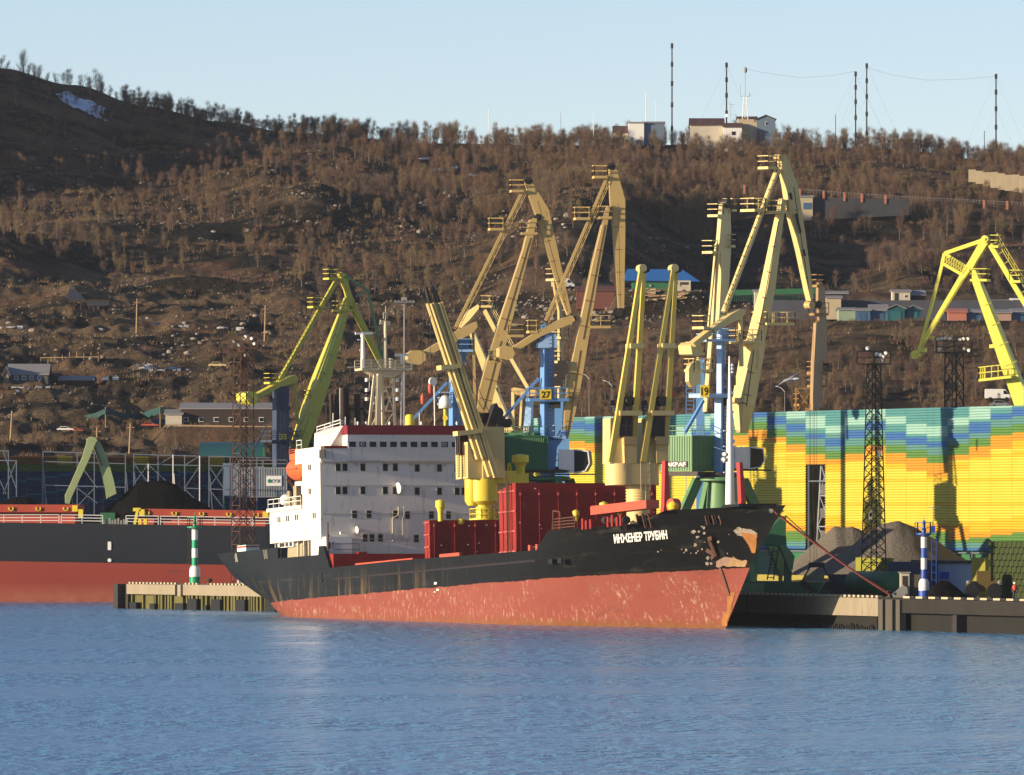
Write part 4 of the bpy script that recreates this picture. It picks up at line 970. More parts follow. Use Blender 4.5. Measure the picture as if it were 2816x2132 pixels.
# wheelhouse top: radar mast, domes, whips, funnels
C1 = lambda x, y: (600 + x / 3.045, 700 + y / 3.045)
ML = mat('creamy_mast_paint', (0.64, 0.55, 0.36), .5, .08, .9, rust=.2)
rm = MB(); mx = 27.5
def rp(x, y, X=mx): return SL(*C1(x, y), 0, X)
legs = [(1265, 1430, 1310, 1010, mx + 1.2), (1335, 1430, 1350, 1000, mx + 1.2), (1380, 1430, 1372, 990, mx - 1), (1480, 1430, 1465, 1010, mx - 1)]
for a, b, c, d, X in legs: rm.beam(rp(a, b, X), rp(c, d, X), .28 if a != 1335 else .5)
for y in (1110, 1310):
    rm.beam(rp(1285, y), rp(1480, y), .16)
for a, b, c, d in ((1285, 1310, 1350, 1110), (1350, 1310, 1290, 1430), (1400, 1310, 1475, 1110), (1470, 1310, 1400, 1110), (1350, 1110, 1300, 1010), (1400, 1430, 1475, 1310), (1420, 1000, 1470, 1110)): rm.beam(rp(a, b), rp(c, d), .14)
mastp = SP(rm, "radar_mast", ML)
rm = MB(); a = rp(1175, 962); b = rp(1590, 950); cz = a.z
rm.box(mx - 1.2, mx + 1.2, a.y, b.y, cz - .15, cz + .1); rm.prism([(mx, rp(1200, 0).y, cz - .1), (mx, rp(1540, 0).y, cz - .1), (mx, rp(1440, 0).y, cz - .9), (mx, rp(1300, 0).y, cz - .9)], (1.4, 0, 0))
rails(rm, [(mx + 1.2, a.y, cz), (mx + 1.2, b.y, cz)], 1.0, r=.04, bars=3); rails(rm, [(mx - 1.2, a.y, cz), (mx - 1.2, b.y, cz)], 1.0, r=.04, bars=3)
SP(rm, "mast_platform", ML, mastp)
rm = MB(); rm.tube(rp(1400, 950), rp(1400, 560), .24, .17); rm.tube(rp(1400, 560), rp(1402, 430), .06, .03); rm.beam(rp(1355, 565), rp(1440, 580), .14, .5); rm.beam(rp(1385, 490), rp(1415, 490), .1); rm.beam(rp(1385, 490), rp(1385, 540), .08); rm.beam(rp(1415, 490), rp(1415, 540), .08)
for q in range(4): rm.lathe(rp(1440, 885 + q * 22), [(.3, 0), (.3, .2)], n=10)
SP(rm, "signal_mast", ML, mastp)
rm = MB(); rm.tube(rp(1212, 960), rp(1210, 680), .28, .2); rm.beam(rp(1168, 715), rp(1225, 715), .12); rm.beam(rp(1185, 803), rp(1215, 803), .14); rm.lathe(rp(1210, 690), [(.25, 0), (.3, .3), (.1, .4)]); SP(rm, "radar_post", M['pwhite'], mastp)
for a, b in (((1148, 662), (1292, 660)), ((1480, 842), (1590, 842))):
    rm = MB(); rm.beam(rp(*a), rp(*b), .22, .25); q = rp((a[0] + b[0]) / 2, a[1]); rm.tube(q, q - Vector((0, 0, 1.0 if a[0] > 1300 else .25)), .14); SP(rm, "radar_scanner", M['pwhite'], mastp)
rm = MB()
for y in (1050, 1135, 1210):
    for x in (1500, 1245):
        q = rp(x, y); rm.lathe(q, [(.22, -.2), (.22, .15), (.08, .2)], n=8); rm.beam(q, q + Vector((0, -.6 if x > 1300 else .6, 0)), .07)
rm.beam(rp(1540, 990), rp(1530, 1430), .16); rm.beam(rp(1270, 990), rp(1265, 1140), .06); rm.beam(rp(1085, 945), rp(1180, 940), .08)
SP(rm, "mast_lights", M['pwhite'], mastp)
rm = MB()
for x, y in ((1560, 360), ): pass
fun = MB()
for x, yt, r in ((945, 1170, .26), (990, 1130, .24), (1045, 1120, .42), (1080, 1140, .2), (1165, 1170, .38), (1225, 1220, .1), (905, 1230, .08)):
    q = rp(x, yt, 16); fun.tube((16, q.y, 14.4), q, r)
fo = SP(fun, "funnel", mat('sooty_pipe', (0.035, 0.018, 0.014), .7, .3, 1), ship)
fun = MB(); q0 = rp(925, 1295, 16); q1 = rp(1230, 1295, 16); fun.beam(q0, q1, .2); q0 = rp(905, 1225, 16); q1 = rp(1225, 1215, 16); fun.beam(q0, q1, .1)
fun.box(13, 17.5, q0.y - .3, q1.y + .3, 14.5, 19.0); SP(fun, "funnel_casing", M['dark'], fo)
rm = MB()
for x, y0_, y1_, r in ((1020, 1440, 1120, .04), (1065, 1430, 1360, .06), (1147, 1430, 1370, .06), (962, 1440, 1330, .05), (1685, 1430, 1330, .05)): rm.tube(rp(x, y0_, 31), rp(x, y1_, 31), r)
for x in (1100, 1165, 1350, 1600, 1880): 
    q = SL(*S1(x * .9, 178), 0, 33); rm.lathe(q, [(.09, 0), (.14, .25), (.05, .4)], n=8)
rails(rm, [SL(*C1(940, 1445), 0, 31.5), SL(*C1(1060, 1430), 0, 31.5)], .5, r=.03)
SP(rm, "whip_aerials", M['pwhite'], wh)
for x, y, rr_v in ((1605, 1400, .5),):
    q = rp(x, 1430, 32); rm = MB(); rm.lathe(q, [(.55, 0), (.55, .3), (.5, 1.0), (.3, 1.2)], n=12); SP(rm, "vent_cowl", M['yellow'], wh)
q = SL(*S1(1608, 60), 0, 31); rm = MB(); rm.lathe(q, [(.75, 0), (.72, .5), (.62, 1.0), (.40, 1.35), (.1, 1.45)], n=18); rd = SP(rm, "radome", M['pwhite'], wh, smooth=True)
rm = MB(); rm.tube((31, q.y, 19.8), q, .2); rm.lathe((31.3, q.y - .1, 20.9), [(.3, -.2), (.3, .2)], axis=(1, -.4, 0)); SP(rm, "radome_post", M['yellow'], wh)
rm = MB(); q = SL(*S1(1535, 180), 0, 31); rm.tube((31, q.y, 19.8), (31, q.y, 24.6), .07); q2 = SL(*S1(1700, 180), 0, 31); SP(rm, "aerial_post", M['pwhite'], wh)

# ---- hatch covers, folded upright
def slabs(name, x0, n, th, gap, ya, yb, z0, z1, dz=0.0):
    for i in range(n):
        x = x0 + i * (th + gap); mb = MB(); last = i == n - 1
        mb.box(x, x + th, ya, yb, z0, z1 + dz * i, 0)
        for z in np.linspace(z0 + .6, z1 - .3, 4): mb.box(x - .02 * 0, x + th + .035 * last, ya - .12, ya + .02, z, z + .12, 1)
        if last:
            rr = random.Random(int(x0)); 
            for y in np.linspace(ya + .5, yb - .5, 8):
                mb.box(x + th, x + th + .06, y, y + .05, z0 + .1, z1 - .1, 0); mb.box(x + th, x + th + .12, y - .05, y + .12, z1 - .7, z1 - .45, 1)
            for _ in range(16):
                yy = rr.uniform(ya, yb); zz = rr.uniform(z0, z1); mb.box(x + th, x + th + .05, yy, yy + .14, zz, zz + .1, 2)
        SP(mb, name, [M['red'], M['pinkred'], M['pwhite']], ship)
slabs("hatch_cover", 66.2, 2, .7, .12, -9.1, 8.2, 3.4, 8.22)
slabs("hatch_cover", 88.6, 4, 1.05, .22, -9.1, 6.6, 3.4, 10.55, .19)
mb = MB()
mb.box(36.6, 66, -7.6, 7.6, 2.75, 3.75); mb.box(70, 88, -7.6, 7.6, 2.75, 3.5); mb.box(94.5, 103.8, -7.6, 7.6, 2.75, 3.7); mb.box(36.4, 37.6, -9.2, 9.2, 2.75, 5.65)
SP(mb, "hatch_coaming", M['red'], ship)
mb = MB(); mb.box(44, 62, -9.0, -8.6, 3.9, 4.38); mb.box(70, 76, -8.9, -8.6, 3.8, 4.5); SP(mb, "coaming_rail", M['lred'], ship)
mb = MB()
for x in (95.5, 97.6, 99.5): mb.box(x, x + .6, -8.6, -8.2, 3.7, 4.6)
SP(mb, "hatch_stools", M['lred'], ship)
mb = MB()
for dy in (0, .45, .85): mb.tube((91.2 + dy, -9.25, 3.6), (91.2 + dy * .6, -9.25, 12.3 - dy), .05)
SP(mb, "guide_rods", M['rusty'], ship)

# ---- deck cranes
def pedestal(name, u, X, zb, m, v_ring, v_drum0, v_drum1, rr, rd, zdk, vplat=None):
    p = SL(u, v_ring, 0, X); y = p.y; z1 = p.z; zd0 = SL(u, v_drum0, 0, X).z; zd1 = SL(u, v_drum1, 0, X).z
    mb = MB(); mb.tube((X, y, zdk), (X, y, zd0), rr, n=24)
    for i in range(6):
        z = z1 + (zd0 - z1) * (i + .5) / 6; mb.lathe((X, y, z), [(rr, -.07), (rr * 1.07, -.05), (rr * 1.07, .05), (rr, .07)], n=24)
    o = SP(mb, name, m, ship)
    return o, y, z1, zd0, zd1
E1 = lambda x, y: (1150 + x / 4.785, 1100 + y / 4.785)
X1 = 61.0
pc, yc, z1, zd0, zd1 = pedestal("deck_crane", 1330, X1, 2.7, M['yellow'], 1428, 1378, 1317, .82, 1.5, 2.7)
mb = MB(); mb.lathe((X1, yc, zd0), [(1.0, -.4), (1.5, -.05), (1.5, zd1 - zd0)], n=28); mb.lathe((X1 - .2, yc - 1.15, zd0 - .5), [(.55, 0), (.85, .5), (.85, zd1 - zd0 + .45)], n=20); 
SP(mb, "slewing_drum", M['yellow'], pc)
mb = MB(); mb.lathe((X1, yc, z1 - .1), [(1.55, 0), (1.55, .15)], n=24); pts = [(X1 + 1.5 * cos(a), yc + 1.5 * sin(a), z1) for a in [i * pi / 6 for i in range(13)]]; rails(mb, pts, 1.1, n=1, r=.035); SP(mb, "service_platform", M['yellow'], pc)
mb = MB(); yp0 = SL(1365, 1310, 0, X1).y; yp1 = SL(1445, 1310, 0, X1).y; za = SL(1400, 1331, 0, X1).z; zb = SL(1400, 1306, 0, X1).z
mb.prism([(X1, yc, za + .1), (X1, yp0, zb), (X1, yp1, zb + .1), (X1, yp1, za), (X1, yc, za)], (2.0, 0, 0)); mb.box(X1 - 1, X1 + 1, yp0, yp0 + 2, zb, zb + .4); mb.path([(X1, yp0, zb), (X1, yp0 - .1, zb + 1.2), (X1, yp0 + .2, zb + 1.3), (X1, yp0 + .4, zb)], .09); mb.path([(X1, yp0 + 1.3, zb), (X1, yp0 + 1.4, zb + 1.2), (X1, yp0 + 1.6, zb + 1.25), (X1, yp0 + 1.7, zb)], .09)
SP(mb, "platform_arm", M['yellow'], pc)
def mushroom(u, vt, v1, vb, wt, ws, X, m=None, name="ventilator"):
    zt, za, zb_ = SL(u, vt, 0, X).z, SL(u, v1, 0, X).z, SL(u, vb, 0, X).z; y = SL(u, vt, 0, X).y; k = 0.0405
    mb = MB(); mb.lathe((X, y, 0), [(ws * k * .45, zb_), (ws * k * .5, za - .4), (wt * k * .42, za), (wt * k * .5, za + .03), (wt * k * .5, zt - .05), (wt * k * .3, zt), (.08, zt + .1)], n=20); return SP(mb, name, m or M['yellow'], ship)
mushroom(1430.6, 1251, 1273, 1306, 45, 24, X1); mushroom(1210.5, 1376, 1397, 1434, 25, 14, 68.5); mushroom(1268, 1427, 1431, 1440, 22, 12, 68.4)
# crane houses: two side by side, cream, the wide grey side looks forward
mb = MB()
def house_(X, ya, yb, xa, xb, z0, z1, zs, m, xb2=None):
    mb = MB(); mb.hexa([(xa, ya, z0), (xb, ya, z0), (xb, yb, z0), (xa, yb, z0), (xa, ya, z1), (xb2 or xb, ya, z1), (xb2 or xb, yb, z1), (xa, yb, z1)]); return mb
hz0 = SL(1330, 1317, 0, X1).z; hz1 = SL(1355, 1174, 0, X1 + 1.4).z
yA = SL(1329, 1250, 0, X1 + 1.4).y; yB = SL(1387, 1250, 0, X1 + 1.4).y
Cb = M['creamB']
mb = MB(); mb.box(X1 - 2.2, X1 + 1.5, yA - 0.1, yB, hz0, hz1); mb.box(X1 - 2.0, X1 - .3, yA - 1.9, yA - .1, hz0, hz0 + 4.2); mb.box(X1 - .2, X1 + 1.3, yA - 1.75, yA - .1, hz0, hz0 + 3.9)
ho = SP(mb, "crane_house", Cb, pc)
mb = MB()
for x in (X1 - 1.2, X1 + .4):
    for dx in (0, .5): mb.beam((x + dx, yA - 1.95, hz0 + .2), (x + dx, yA - 1.95, hz0 + 3.6), .05)
    for q in range(12): mb.beam((x, yA - 1.95, hz0 + .3 + q * .29), (x + .5, yA - 1.95, hz0 + .3 + q * .29), .045)
SP(mb, "ladder", M['rusty'], pc)
def cab(u0, u1, v0, v1, X, d=1.6, par=None, nb=3):
    p0 = SL(u0, v0, 0, X); p1 = SL(u1, v1, 0, X); y0, y1, zt, zb = p0.y, p1.y, p0.z, p1.z
    mb = MB(); mb.box(X - d, X, y0, y1, zb, zt); o = SP(mb, "cab", M['glass'], par)
    mb = MB()
    for yy in np.linspace(y0, y1, nb + 1):
        mb.box(X - .02, X + .05, yy - .05, yy + .05, zb, zt)
    for zz in (zb, (zb * .45 + zt * .55), zt): mb.box(X - .02, X + .05, y0, y1, zz - .06, zz + .06)
    for xx in (X - d, X - d / 2, X): mb.box(xx - .05, xx + .05, y0 - .05, y0 + .02, zb, zt)
    mb.box(X - d, X + .04, y0 - .03, y0 + .02, zb - .05, zb + .1); mb.box(X - d, X + .1, y0 - .1, y1 + .1, zt, zt + .12)
    SP(mb, "cab_frame", M['rusty'], o); return o
cab(1265, 1296, 1190, 1250, X1 + .2, 1.2, pc); cab(1300, 1327, 1186, 1247, X1 + 1.7, 1.2, pc)
mb = MB()
for u0, u1 in ((1283, 1298), (1314, 1331)):
    p0 = SL(u0, 1249, 0, X1 + .8); p1 = SL(u1, 1273, 0, X1 + .8); mb.box(X1 - .5, X1 + 1.2, p0.y, p1.y, p1.z, p0.z)
SP(mb, "cab_step", Cb, pc)
# machinery on top of the house
mb = MB(); q = SL(1350, 1174, 0, X1 + .5); 
for dx, dy, r, z in ((-.3, -.3, .7, .9), (.6, .9, .65, .7), (-.9, 1.3, .6, 1.6), (.2, 2.0, .45, .5)): mb.lathe((X1 + dx, q.y + dy, hz1 + z), [(r, -.3), (r * .6, -.2), (r * .6, .2), (r, .3)], n=14, axis=(1, .2, 0)); mb.box(X1 + dx - .2, X1 + dx + .2, q.y + dy - .3, q.y + dy + .3, hz1, hz1 + z)
mb.prism([(X1, q.y - .5, hz1), (X1, q.y + 2.2, hz1), (X1, q.y + 1.2, hz1 + 1.5), (X1, q.y + .7, hz1 + 2.6), (X1, q.y + .4, hz1 + 2.4)], (1.2, 0, 0))
SP(mb, "sheave_block", M['dark'], pc)
# booms: each a pair of I girders with cross ties
F1 = lambda x, y: (1100 + x / 1.97, 400 + y / 1.97)
def boom(pts_top, pts_bot, X, wid, m, ties, tip=None, par=None):
    """two girders from foot to head"""
    bo = None
    for k, ((ut, vt), (ub, vb)) in enumerate(zip(pts_top, pts_bot)):
        mb = MB(); a = SL(ub, vb, 0, X[k]); b = SL(ut, vt, 0, X[k]); mb.beam(a, b, .42, wid, up=(1, 0, 0), w2=.42, h2=wid * .62)
        for s in (-1, 1):
            d = (b - a).normalized(); nrm = Vector((1, 0, 0)).cross(d).normalized()
            mb.beam(a + nrm * s * wid * .48, b + nrm * s * wid * .31, .62, .10, up=nrm)
        o = SP(mb, "boom_girder", m, par)
    return o
b1 = [((1177.5, 834), (1316, 1262)), ((1187, 834), (1331, 1262)), ((1200, 832), (1349, 1310)), ((1210, 832), (1364, 1312))]
for k, (t_, f_) in enumerate(b1): boom([t_], [f_], [X1 + 1.9 + (k % 2) * .4], .42 if k < 2 else .5, Cb, None, par=pc)
for (ua, va, ub, vb) in ((1207, 1012, 1232, 1009), (1232, 1011, 1262, 1006), (1252, 1193, 1285, 1190), (1284, 1190, 1322, 1184)):
    mb = MB(); mb.beam(SL(ua, va, 0, X1 + 2.2), SL(ub, vb, 0, X1 + 2.2), 1.5, .5); SP(mb, "boom_tie", Cb, pc)
mb = MB()
for (ua, va, ub, vb, r) in ((1167.5, 768, 1175, 800, .07), (1183, 770, 1192, 800, .07), (1171, 790, 1182, 834, .26), (1188, 788, 1206, 832, .30)):
    mb.tube(SL(ub, vb, 0, X1 + 2), SL(ua, va, 0, X1 + 2), r, r * .7)
SP(mb, "boom_head", M['black'], pc)
mb = MB()
for (ua, va, vb) in ((1163, 822, 1085), (1184, 822, 1060)): mb.tube(SL(ua, va, 0, X1 + 2), SL(ua, vb, 0, X1 + 2), .03)
mb.tube(SL(1212, 836, 0, X1), SL(1352, 1150, 0, X1), .04); mb.tube(SL(1200, 900, 0, X1), SL(1345, 1155, 0, X1), .04)
SP(mb, "hoist_wire", M['dark'], pc)
mb = MB()
for u, v in ((1163, 1095), (1183, 1065)): mb.lathe(SL(u, v, 0, X1 + 2), [(.1, -.7), (.24, -.5), (.24, .2), (.08, .5)], n=10)
mb.lathe(SL(1182, 1088, 0, X1 + 2), [(.2, -.04), (.33, -.04), (.33, .04), (.2, .04)], n=16, axis=(1, 0, 0)); SP(mb, "hook_block", M['lred'], pc)
mb = MB(); mb.lathe(SL(1190, 1050, 0, X1 + 2), [(.3, -.1), (.5, -.1), (.5, .1), (.3, .1)], n=16, axis=(1, .3, 0)); SP(mb, "rope_sheave", M['pwhite'], pc)

X2 = 105.5
pc2, yc2, z1, zd0, zd1 = pedestal("deck_crane", 1755, X2, 2.7, M['creamB'], 1385, 1335, 1276, 1.22, 2.9, 2.7)
MC2 = M['creamB']
ya = SL(1681, 1300, 0, X2 + 1.5).y; yb = SL(1824, 1300, 0, X2 + 1.5).y
mb = MB(); mb.lathe((X2, ya + 1.6, zd0), [(1.6, 0), (1.6, zd1 - zd0)], n=24); mb.lathe((X2, yb - 1.6, zd0), [(1.6, 0), (1.6, zd1 - zd0)], n=24); mb.box(X2 - 1.58, X2 + 1.58, ya + 1.6, yb - 1.6, zd0 + .02, zd1 - .02); SP(mb, "slewing_platform", M['creamB'], pc2)
mb = MB(); y = SL(1762, 1300, 0, X2 + 1.7).y
for dy in (0, 1.0): mb.beam((X2 + 1.75, y + dy, zd0 - .6), (X2 + 1.75, y + dy, zd1 + .1), .07)
for q in range(4): mb.beam((X2 + 1.75, y, zd0 + .2 + q * .6), (X2 + 1.75, y + 1.0, zd0 + .2 + q * .6), .07)
mb.beam((X2 + 1.75, y + .5, zd0 - 1.8), (X2 + 1.75, y + .5, zd0 + .2), .07)
SP(mb, "ladder", M['mast'], pc2)
MBOOM = mat('boom_yellow', (0.66, 0.50, 0.10), .5, .06, .8, rust=.15)
G = lambda x, y: (1650 + x / 2.0938, 650 + y / 2.0938)
for s in (0, 184):
    def g(x, y, X=X2 + 1.2): return SL(*G(x + s, y), 0, X)
    mb = MB(); zt = g(95, 1045).z; zb = g(60, 1308).z
    y0, y1, y2, y3 = g(60, 1308).y, g(205, 1308).y, g(95, 1045).y, g(195, 1045).y
    mb.hexa([(X2 - 1, y0, zb), (X2 + 1.1, y0, zb), (X2 + 1.1, y1, zb), (X2 - 1, y1, zb), (X2 - 1, y0 + .1, zt), (X2 + .6, y0 + .3, zt), (X2 + .6, y0 + 1.3, zt), (X2 - 1, y0 + 1.3, zt)]); 
    mb.box(X2 - .8, X2 + 1.6, g(115, 0).y, g(185, 0).y, zb, g(120, 1160).z)
    SP(mb, "crane_house", M['creamB'], pc2)
    mb = MB(); mb.box(X2 + 1.6, X2 + 2.1, g(112, 0, X2 + 1.6).y, g(186, 0, X2 + 1.6).y, g(0, 1200).z, g(0, 1155).z); SP(mb, "cab_step", M['cream'], pc2)
    p0 = g(112, 1040, X2 + 2); p1 = g(186, 1152, X2 + 2); cab(p0.x, 0, 0, 0, 0) if False else None
    u0, v0 = G(112 + s, 1040); u1, v1 = G(186 + s, 1152); cab(u0, u1, v0, v1, X2 + 2.0, 1.5, pc2, nb=2)
    bp_ = MBOOM
    for (xt, yt, xb, yb_, dx) in ((236, 195, 62, 1300, 0), (252, 200, 205, 1010, -1.1)):
        mb = MB(); a = g(xb, yb_, X2 + 2.4 + dx); b = g(xt, yt, X2 + 2.4 + dx); mb.beam(a, b, .6, .46, up=(1, 0, 0), w2=.4, h2=.42)
        if dx: 
            a2 = g(190, 1290, X2 + 2.4 + dx); mb.beam(a2, a, .5, .4, up=(1, 0, 0))
        SP(mb, "boom_girder", bp_, pc2)
    for y in (633, 1020):
        mb = MB(); xl = 236 - (y - 195) * (174 / 1105); a = g(xl - 5, y, X2 + 2.2); b = g(xl + 72 + (50 if y > 900 else 0), y, X2 + 2.2); mb.beam(a, b, 1.5, .5); SP(mb, "boom_tie", M['creamB'], pc2)
    mb = MB(); q = g(238, 185, X2 + 2); mb.lathe(q, [(.42, -.5), (.42, .5)], n=16, axis=(1, .0, 0)); mb.lathe(q + Vector((0, .45, -.1)), [(.36, -.4), (.36, .4)], n=16, axis=(1, 0, 0), mi=1); SP(mb, "boom_head", [M['creamB'], M['dark']], pc2)
    mb = MB(); a = g(168, 950); mb.lathe(a, [(.55, -.3), (.35, -.25), (.35, .25), (.55, .3)], n=16, axis=(1, .3, 0)); a = g(110, 985); mb.box(a.x - .6, a.x + .6, a.y - .4, a.y + .5, a.z - .5, a.z + .3); mb.tube(g(60, 1020), g(65, 870), .05); a = g(70, 960); mb.lathe(a, [(.3, -.2), (.3, .2)], n=10, axis=(1, 0, 0)); SP(mb, "rope_winch", M['dark'], pc2)
    mb = MB(); mb.tube(g(175, 655), g(175, 930), .025); mb.tube(g(232, 640), g(232, 860), .025); mb.tube(g(245, 210), g(165, 950), .03); SP(mb, "hoist_wire", M['dark'], pc2)
    mb = MB(); mb.lathe(g(232, 905), [(.18, -.04), (.3, -.04), (.3, .04), (.18, .04)], n=16, axis=(1, 0, 0)); mb.lathe(g(230, 850), [(.08, -.5), (.2, -.3), (.2, .3), (.08, .5)], n=10); SP(mb, "hook_block", M['lred'], pc2)
    mb = MB()
    for k in range(3): a = g(95 + 8 * k, 1000); b = g(60 + 30 * k, 985); mb.beam((X2 + .9, g(60, 0).y + k * .5, g(0, 1040).z), (X2 + .9, g(60, 0).y + k * .5, g(0, 985).z), .06)
    mb.beam((X2 + .9, g(60, 0).y, g(0, 985).z), (X2 + .9, g(60, 0).y + 1.2, g(0, 985).z), .06)
    SP(mb, "top_rail", M['dark'], pc2)
# folded covers on the forecastle edge, posts, mast, vents
H2 = lambda x, y: (1300 + x / 2.458, 1150 + y / 2.458)
def h2(x, y, ax=1, val=-8.6): return SL(*H2(x, y), ax, val)
mb = MB(); a = h2(808, 632); b = h2(1185, 590); mb.hexa([(a.x, -8.8, a.z - .35), (b.x, -8.8, b.z - .3), (b.x, -7.4, b.z - .3), (a.x, -7.4, a.z - .35), (a.x, -8.8, a.z + .55), (b.x, -8.8, b.z + .55), (b.x, -7.4, b.z + .55), (a.x, -7.4, a.z + .55)])
SP(mb, "hatch_cover", M['lred'], ship)
mb = MB(); 
for i in range(4): mb.lathe(h2(905 + i * 42, 690) , [(.42, -.4), (.42, .4)], n=14, axis=(1, 0, 0)); 
SP(mb, "rope_drums", M['dark'], ship)
for (xa, xb, xt, yt, yb, X) in ((1262, 1332, 1297, 290, 610, 114.0), (1782, 1842, 1800, 300, 580, 128.0)):
    a = SL(*H2(xa, yb), 0, X); b = SL(*H2(xb, yb), 0, X); t_ = SL(*H2(xt, yt), 0, X); mb = MB()
    mb.prism([(X, a.y, 5.5), (X, b.y, 5.5), (X, b.y - .1, a.z + .3), (X, t_.y + .2, t_.z), (X, t_.y - .12, t_.z), (X, a.y + .35, a.z + .3)], (.9, 0, 0)); SP(mb, "boom_rest", mat('post_red', (0.42, 0.05, 0.045), .5, .08, .8), ship)
mb = MB(); X = 129.5; pt_ = lambda x, y: SL(*G(x, y), 0, X)
mb.tube(pt_(748, 1545), pt_(747, 940), .48, .27, n=14); mb.tube(pt_(747, 940), pt_(745, 690), .2, .08, n=8)
for y in (1120, 1210, 1300, 1360): q = pt_(748, y); mb.beam(q + Vector((0, -.7, 0)), q + Vector((0, .7, 0)), .12)
fm = SP(mb, "foremast", M['pwhite'], ship)
mb = MB()
for y in (740, 760, 780, 900, 1010): q = pt_(760, y); mb.lathe(q, [(.22, -.15), (.15, .1)], n=8)
for x, y in ((715, 1255), (710, 1285), (765, 1180), (740, 1198)): q = pt_(x, y); mb.lathe(q, [(.22, -.2), (.22, .2)], n=10, axis=(1, -.5, 0)); mb.beam(q, (X, pt_(745, 0).y, q.z), .06)
q = pt_(660, 1215); mb.beam(q, pt_(740, 1240), .06)
SP(mb, "mast_lamps", M['pwhite'], fm)
mb = MB(); q = SL(*H2(1905, 575), 0, 138.0); mb.box(135.5, 140.0, q.y - 2.5, q.y + 1.5, 6.9, 7.15); SP(mb, "bow_platform", M['black'], ship)
mushroom(1705, 1387, 1396, 1402, 12, 8, 116); 
for (x, y0_, y1_, y2_, w1, w2, X) in ((697, 625, 660, 700, 17, 9, 106.5), (990, 585, 635, 700, 16, 10, 116), (885, 570, 600, 620, 22, 14, 114)):
    mushroom(H2(x, 0)[0], H2(0, y0_)[1], H2(0, y1_)[1], H2(0, y2_)[1], w1, w2, X)
mb = MB(); mb.lathe(SL(*H2(1355, 590), 0, 121), [(.05, -.6), (.5, -.4), (.62, 0), (.4, .3), (.1, .4)], n=14); SP(mb, "ventilator", M['yellow'], ship)
mb = MB(); mb.lathe(SL(*H2(1355, 590), 0, 120.7), [(.7, -.5), (.7, .35)], n=14, axis=(.3, -1, 0)); SP(mb, "winch_drum", M['lred'], ship)
mb = MB(); rails(mb, [(104.6, -9.2, 5.7), (107.6, -9.2, 5.7), (110.5, -9.2, 5.7)], 1.25, r=.05, bars=4)
mb.path([(104.4, -9.3, 5.6), (104.7, -9.3, 7.8), (106.6, -9.3, 7.6), (106.6, -9.3, 5.7)], .09); SP(mb, "forecastle_rail", M['rusty'], ship)
mb = MB()
for x in (112, 113, 114.2, 119, 120.2, 121.5, 122.5): mb = MB(); mb.box(x, x + .5, -9.1, -8.5, 5.6, 6.3 + random.random() * .5); SP(mb, "deck_stanchion", M['red'], ship)
mb = MB(); mb.box(121, 129, -2.5, 2.5, 5.6, 7.0)
SP(mb, "windlass_house", M['red'], ship)
mb = MB(); a = SL(664, 1524, 1, -5.5); mb.box(a.x - 1.2, a.x + 1.9, -5.6, -4.0, 6.0, 8.0, 0); mb.box(a.x - 1.2, a.x + 1.9, -5.63, -3.97, 7.7, 7.9, 1); SP(mb, "stern_locker", [mat('pale_turquoise', (0.45, 0.66, 0.68), .5, .05, 1), M['lred']], ship)

# ---- mooring lines from the bow to the quay
def line(p, q, sag, r, m, label, name="mooring_rope"):
    mb = MB(); p = Vector(p); q = Vector(q); pts = [p.lerp(q, t) - Vector((0, 0, sag * 4 * t * (1 - t))) for t in np.linspace(0, 1, 17)]
    mb.path(pts, r, n=6); return tag(mb.build(name, m), label, "rope")
hp = SWd(onbow(2130, 1408, .1))
mb = MB(); mb.lathe(onbow(2122, 1404, .0), [(.30, -.1), (.30, .08), (.2, .1)], n=14, axis=(.5, -.85, 0)); SP(mb, "panama_lead", M['black'], hl)
line(hp, QP(2444, .6, QZ + .35), 0.25, .10, M['rope'], "thick red mooring rope running from the bow down to the quay")
line(hp + Vector((.1, .1, .05)), QP(2452, 1.4, QZ + .35), 0.35, .06, M['rope'], "thinner red mooring rope running just above the thick one to the quay")
line(SWd(SL(2160, 1418, 1, 0.3)), QP(2438, 8, QZ + .3), 0.4, .05, M['rope2'], "thin dark mooring rope from the stemhead across the gravel heap")
bollard(QP(2448, .9, QZ), "dark mooring bollard on the quay where the red ropes end")
# ================================================================== QUAY CRANES
class CP:
    """vertical plane of a crane's jib: through the tower foot, turned phi from the picture plane"""
    def __init__(s, u0, Y0, phi):
        s.O = Vector(((u0 - UC) * Y0 / FP, Y0, 0)); p = radians(phi); s.d = Vector((cos(p), sin(p), 0)); s.n = Vector((sin(p), -cos(p), 0))
    def P(s, u, v, off=0.0):
        r = Vector(((u - UC) / FP, 1, (VH - v) / FP)); c = Vector((0, 0, CH)); O = s.O + s.n * off
        t = (O - c).dot(s.n) / r.dot(s.n); return c + r * t
    def poly(s, mb, pts, t, off=0.0, mi=0): mb.prism([s.P(u, v, off) for u, v in pts], s.n * t, mi)
    def bar(s, mb, a, b, w, t, off=0.0, mi=0, w2=None, t2=None):
        A = s.P(*a, off); B = s.P(*b, off); mb.beam(A, B, t, w, up=s.n.cross((B - A).normalized()), mi=mi, w2=t2, h2=w2)
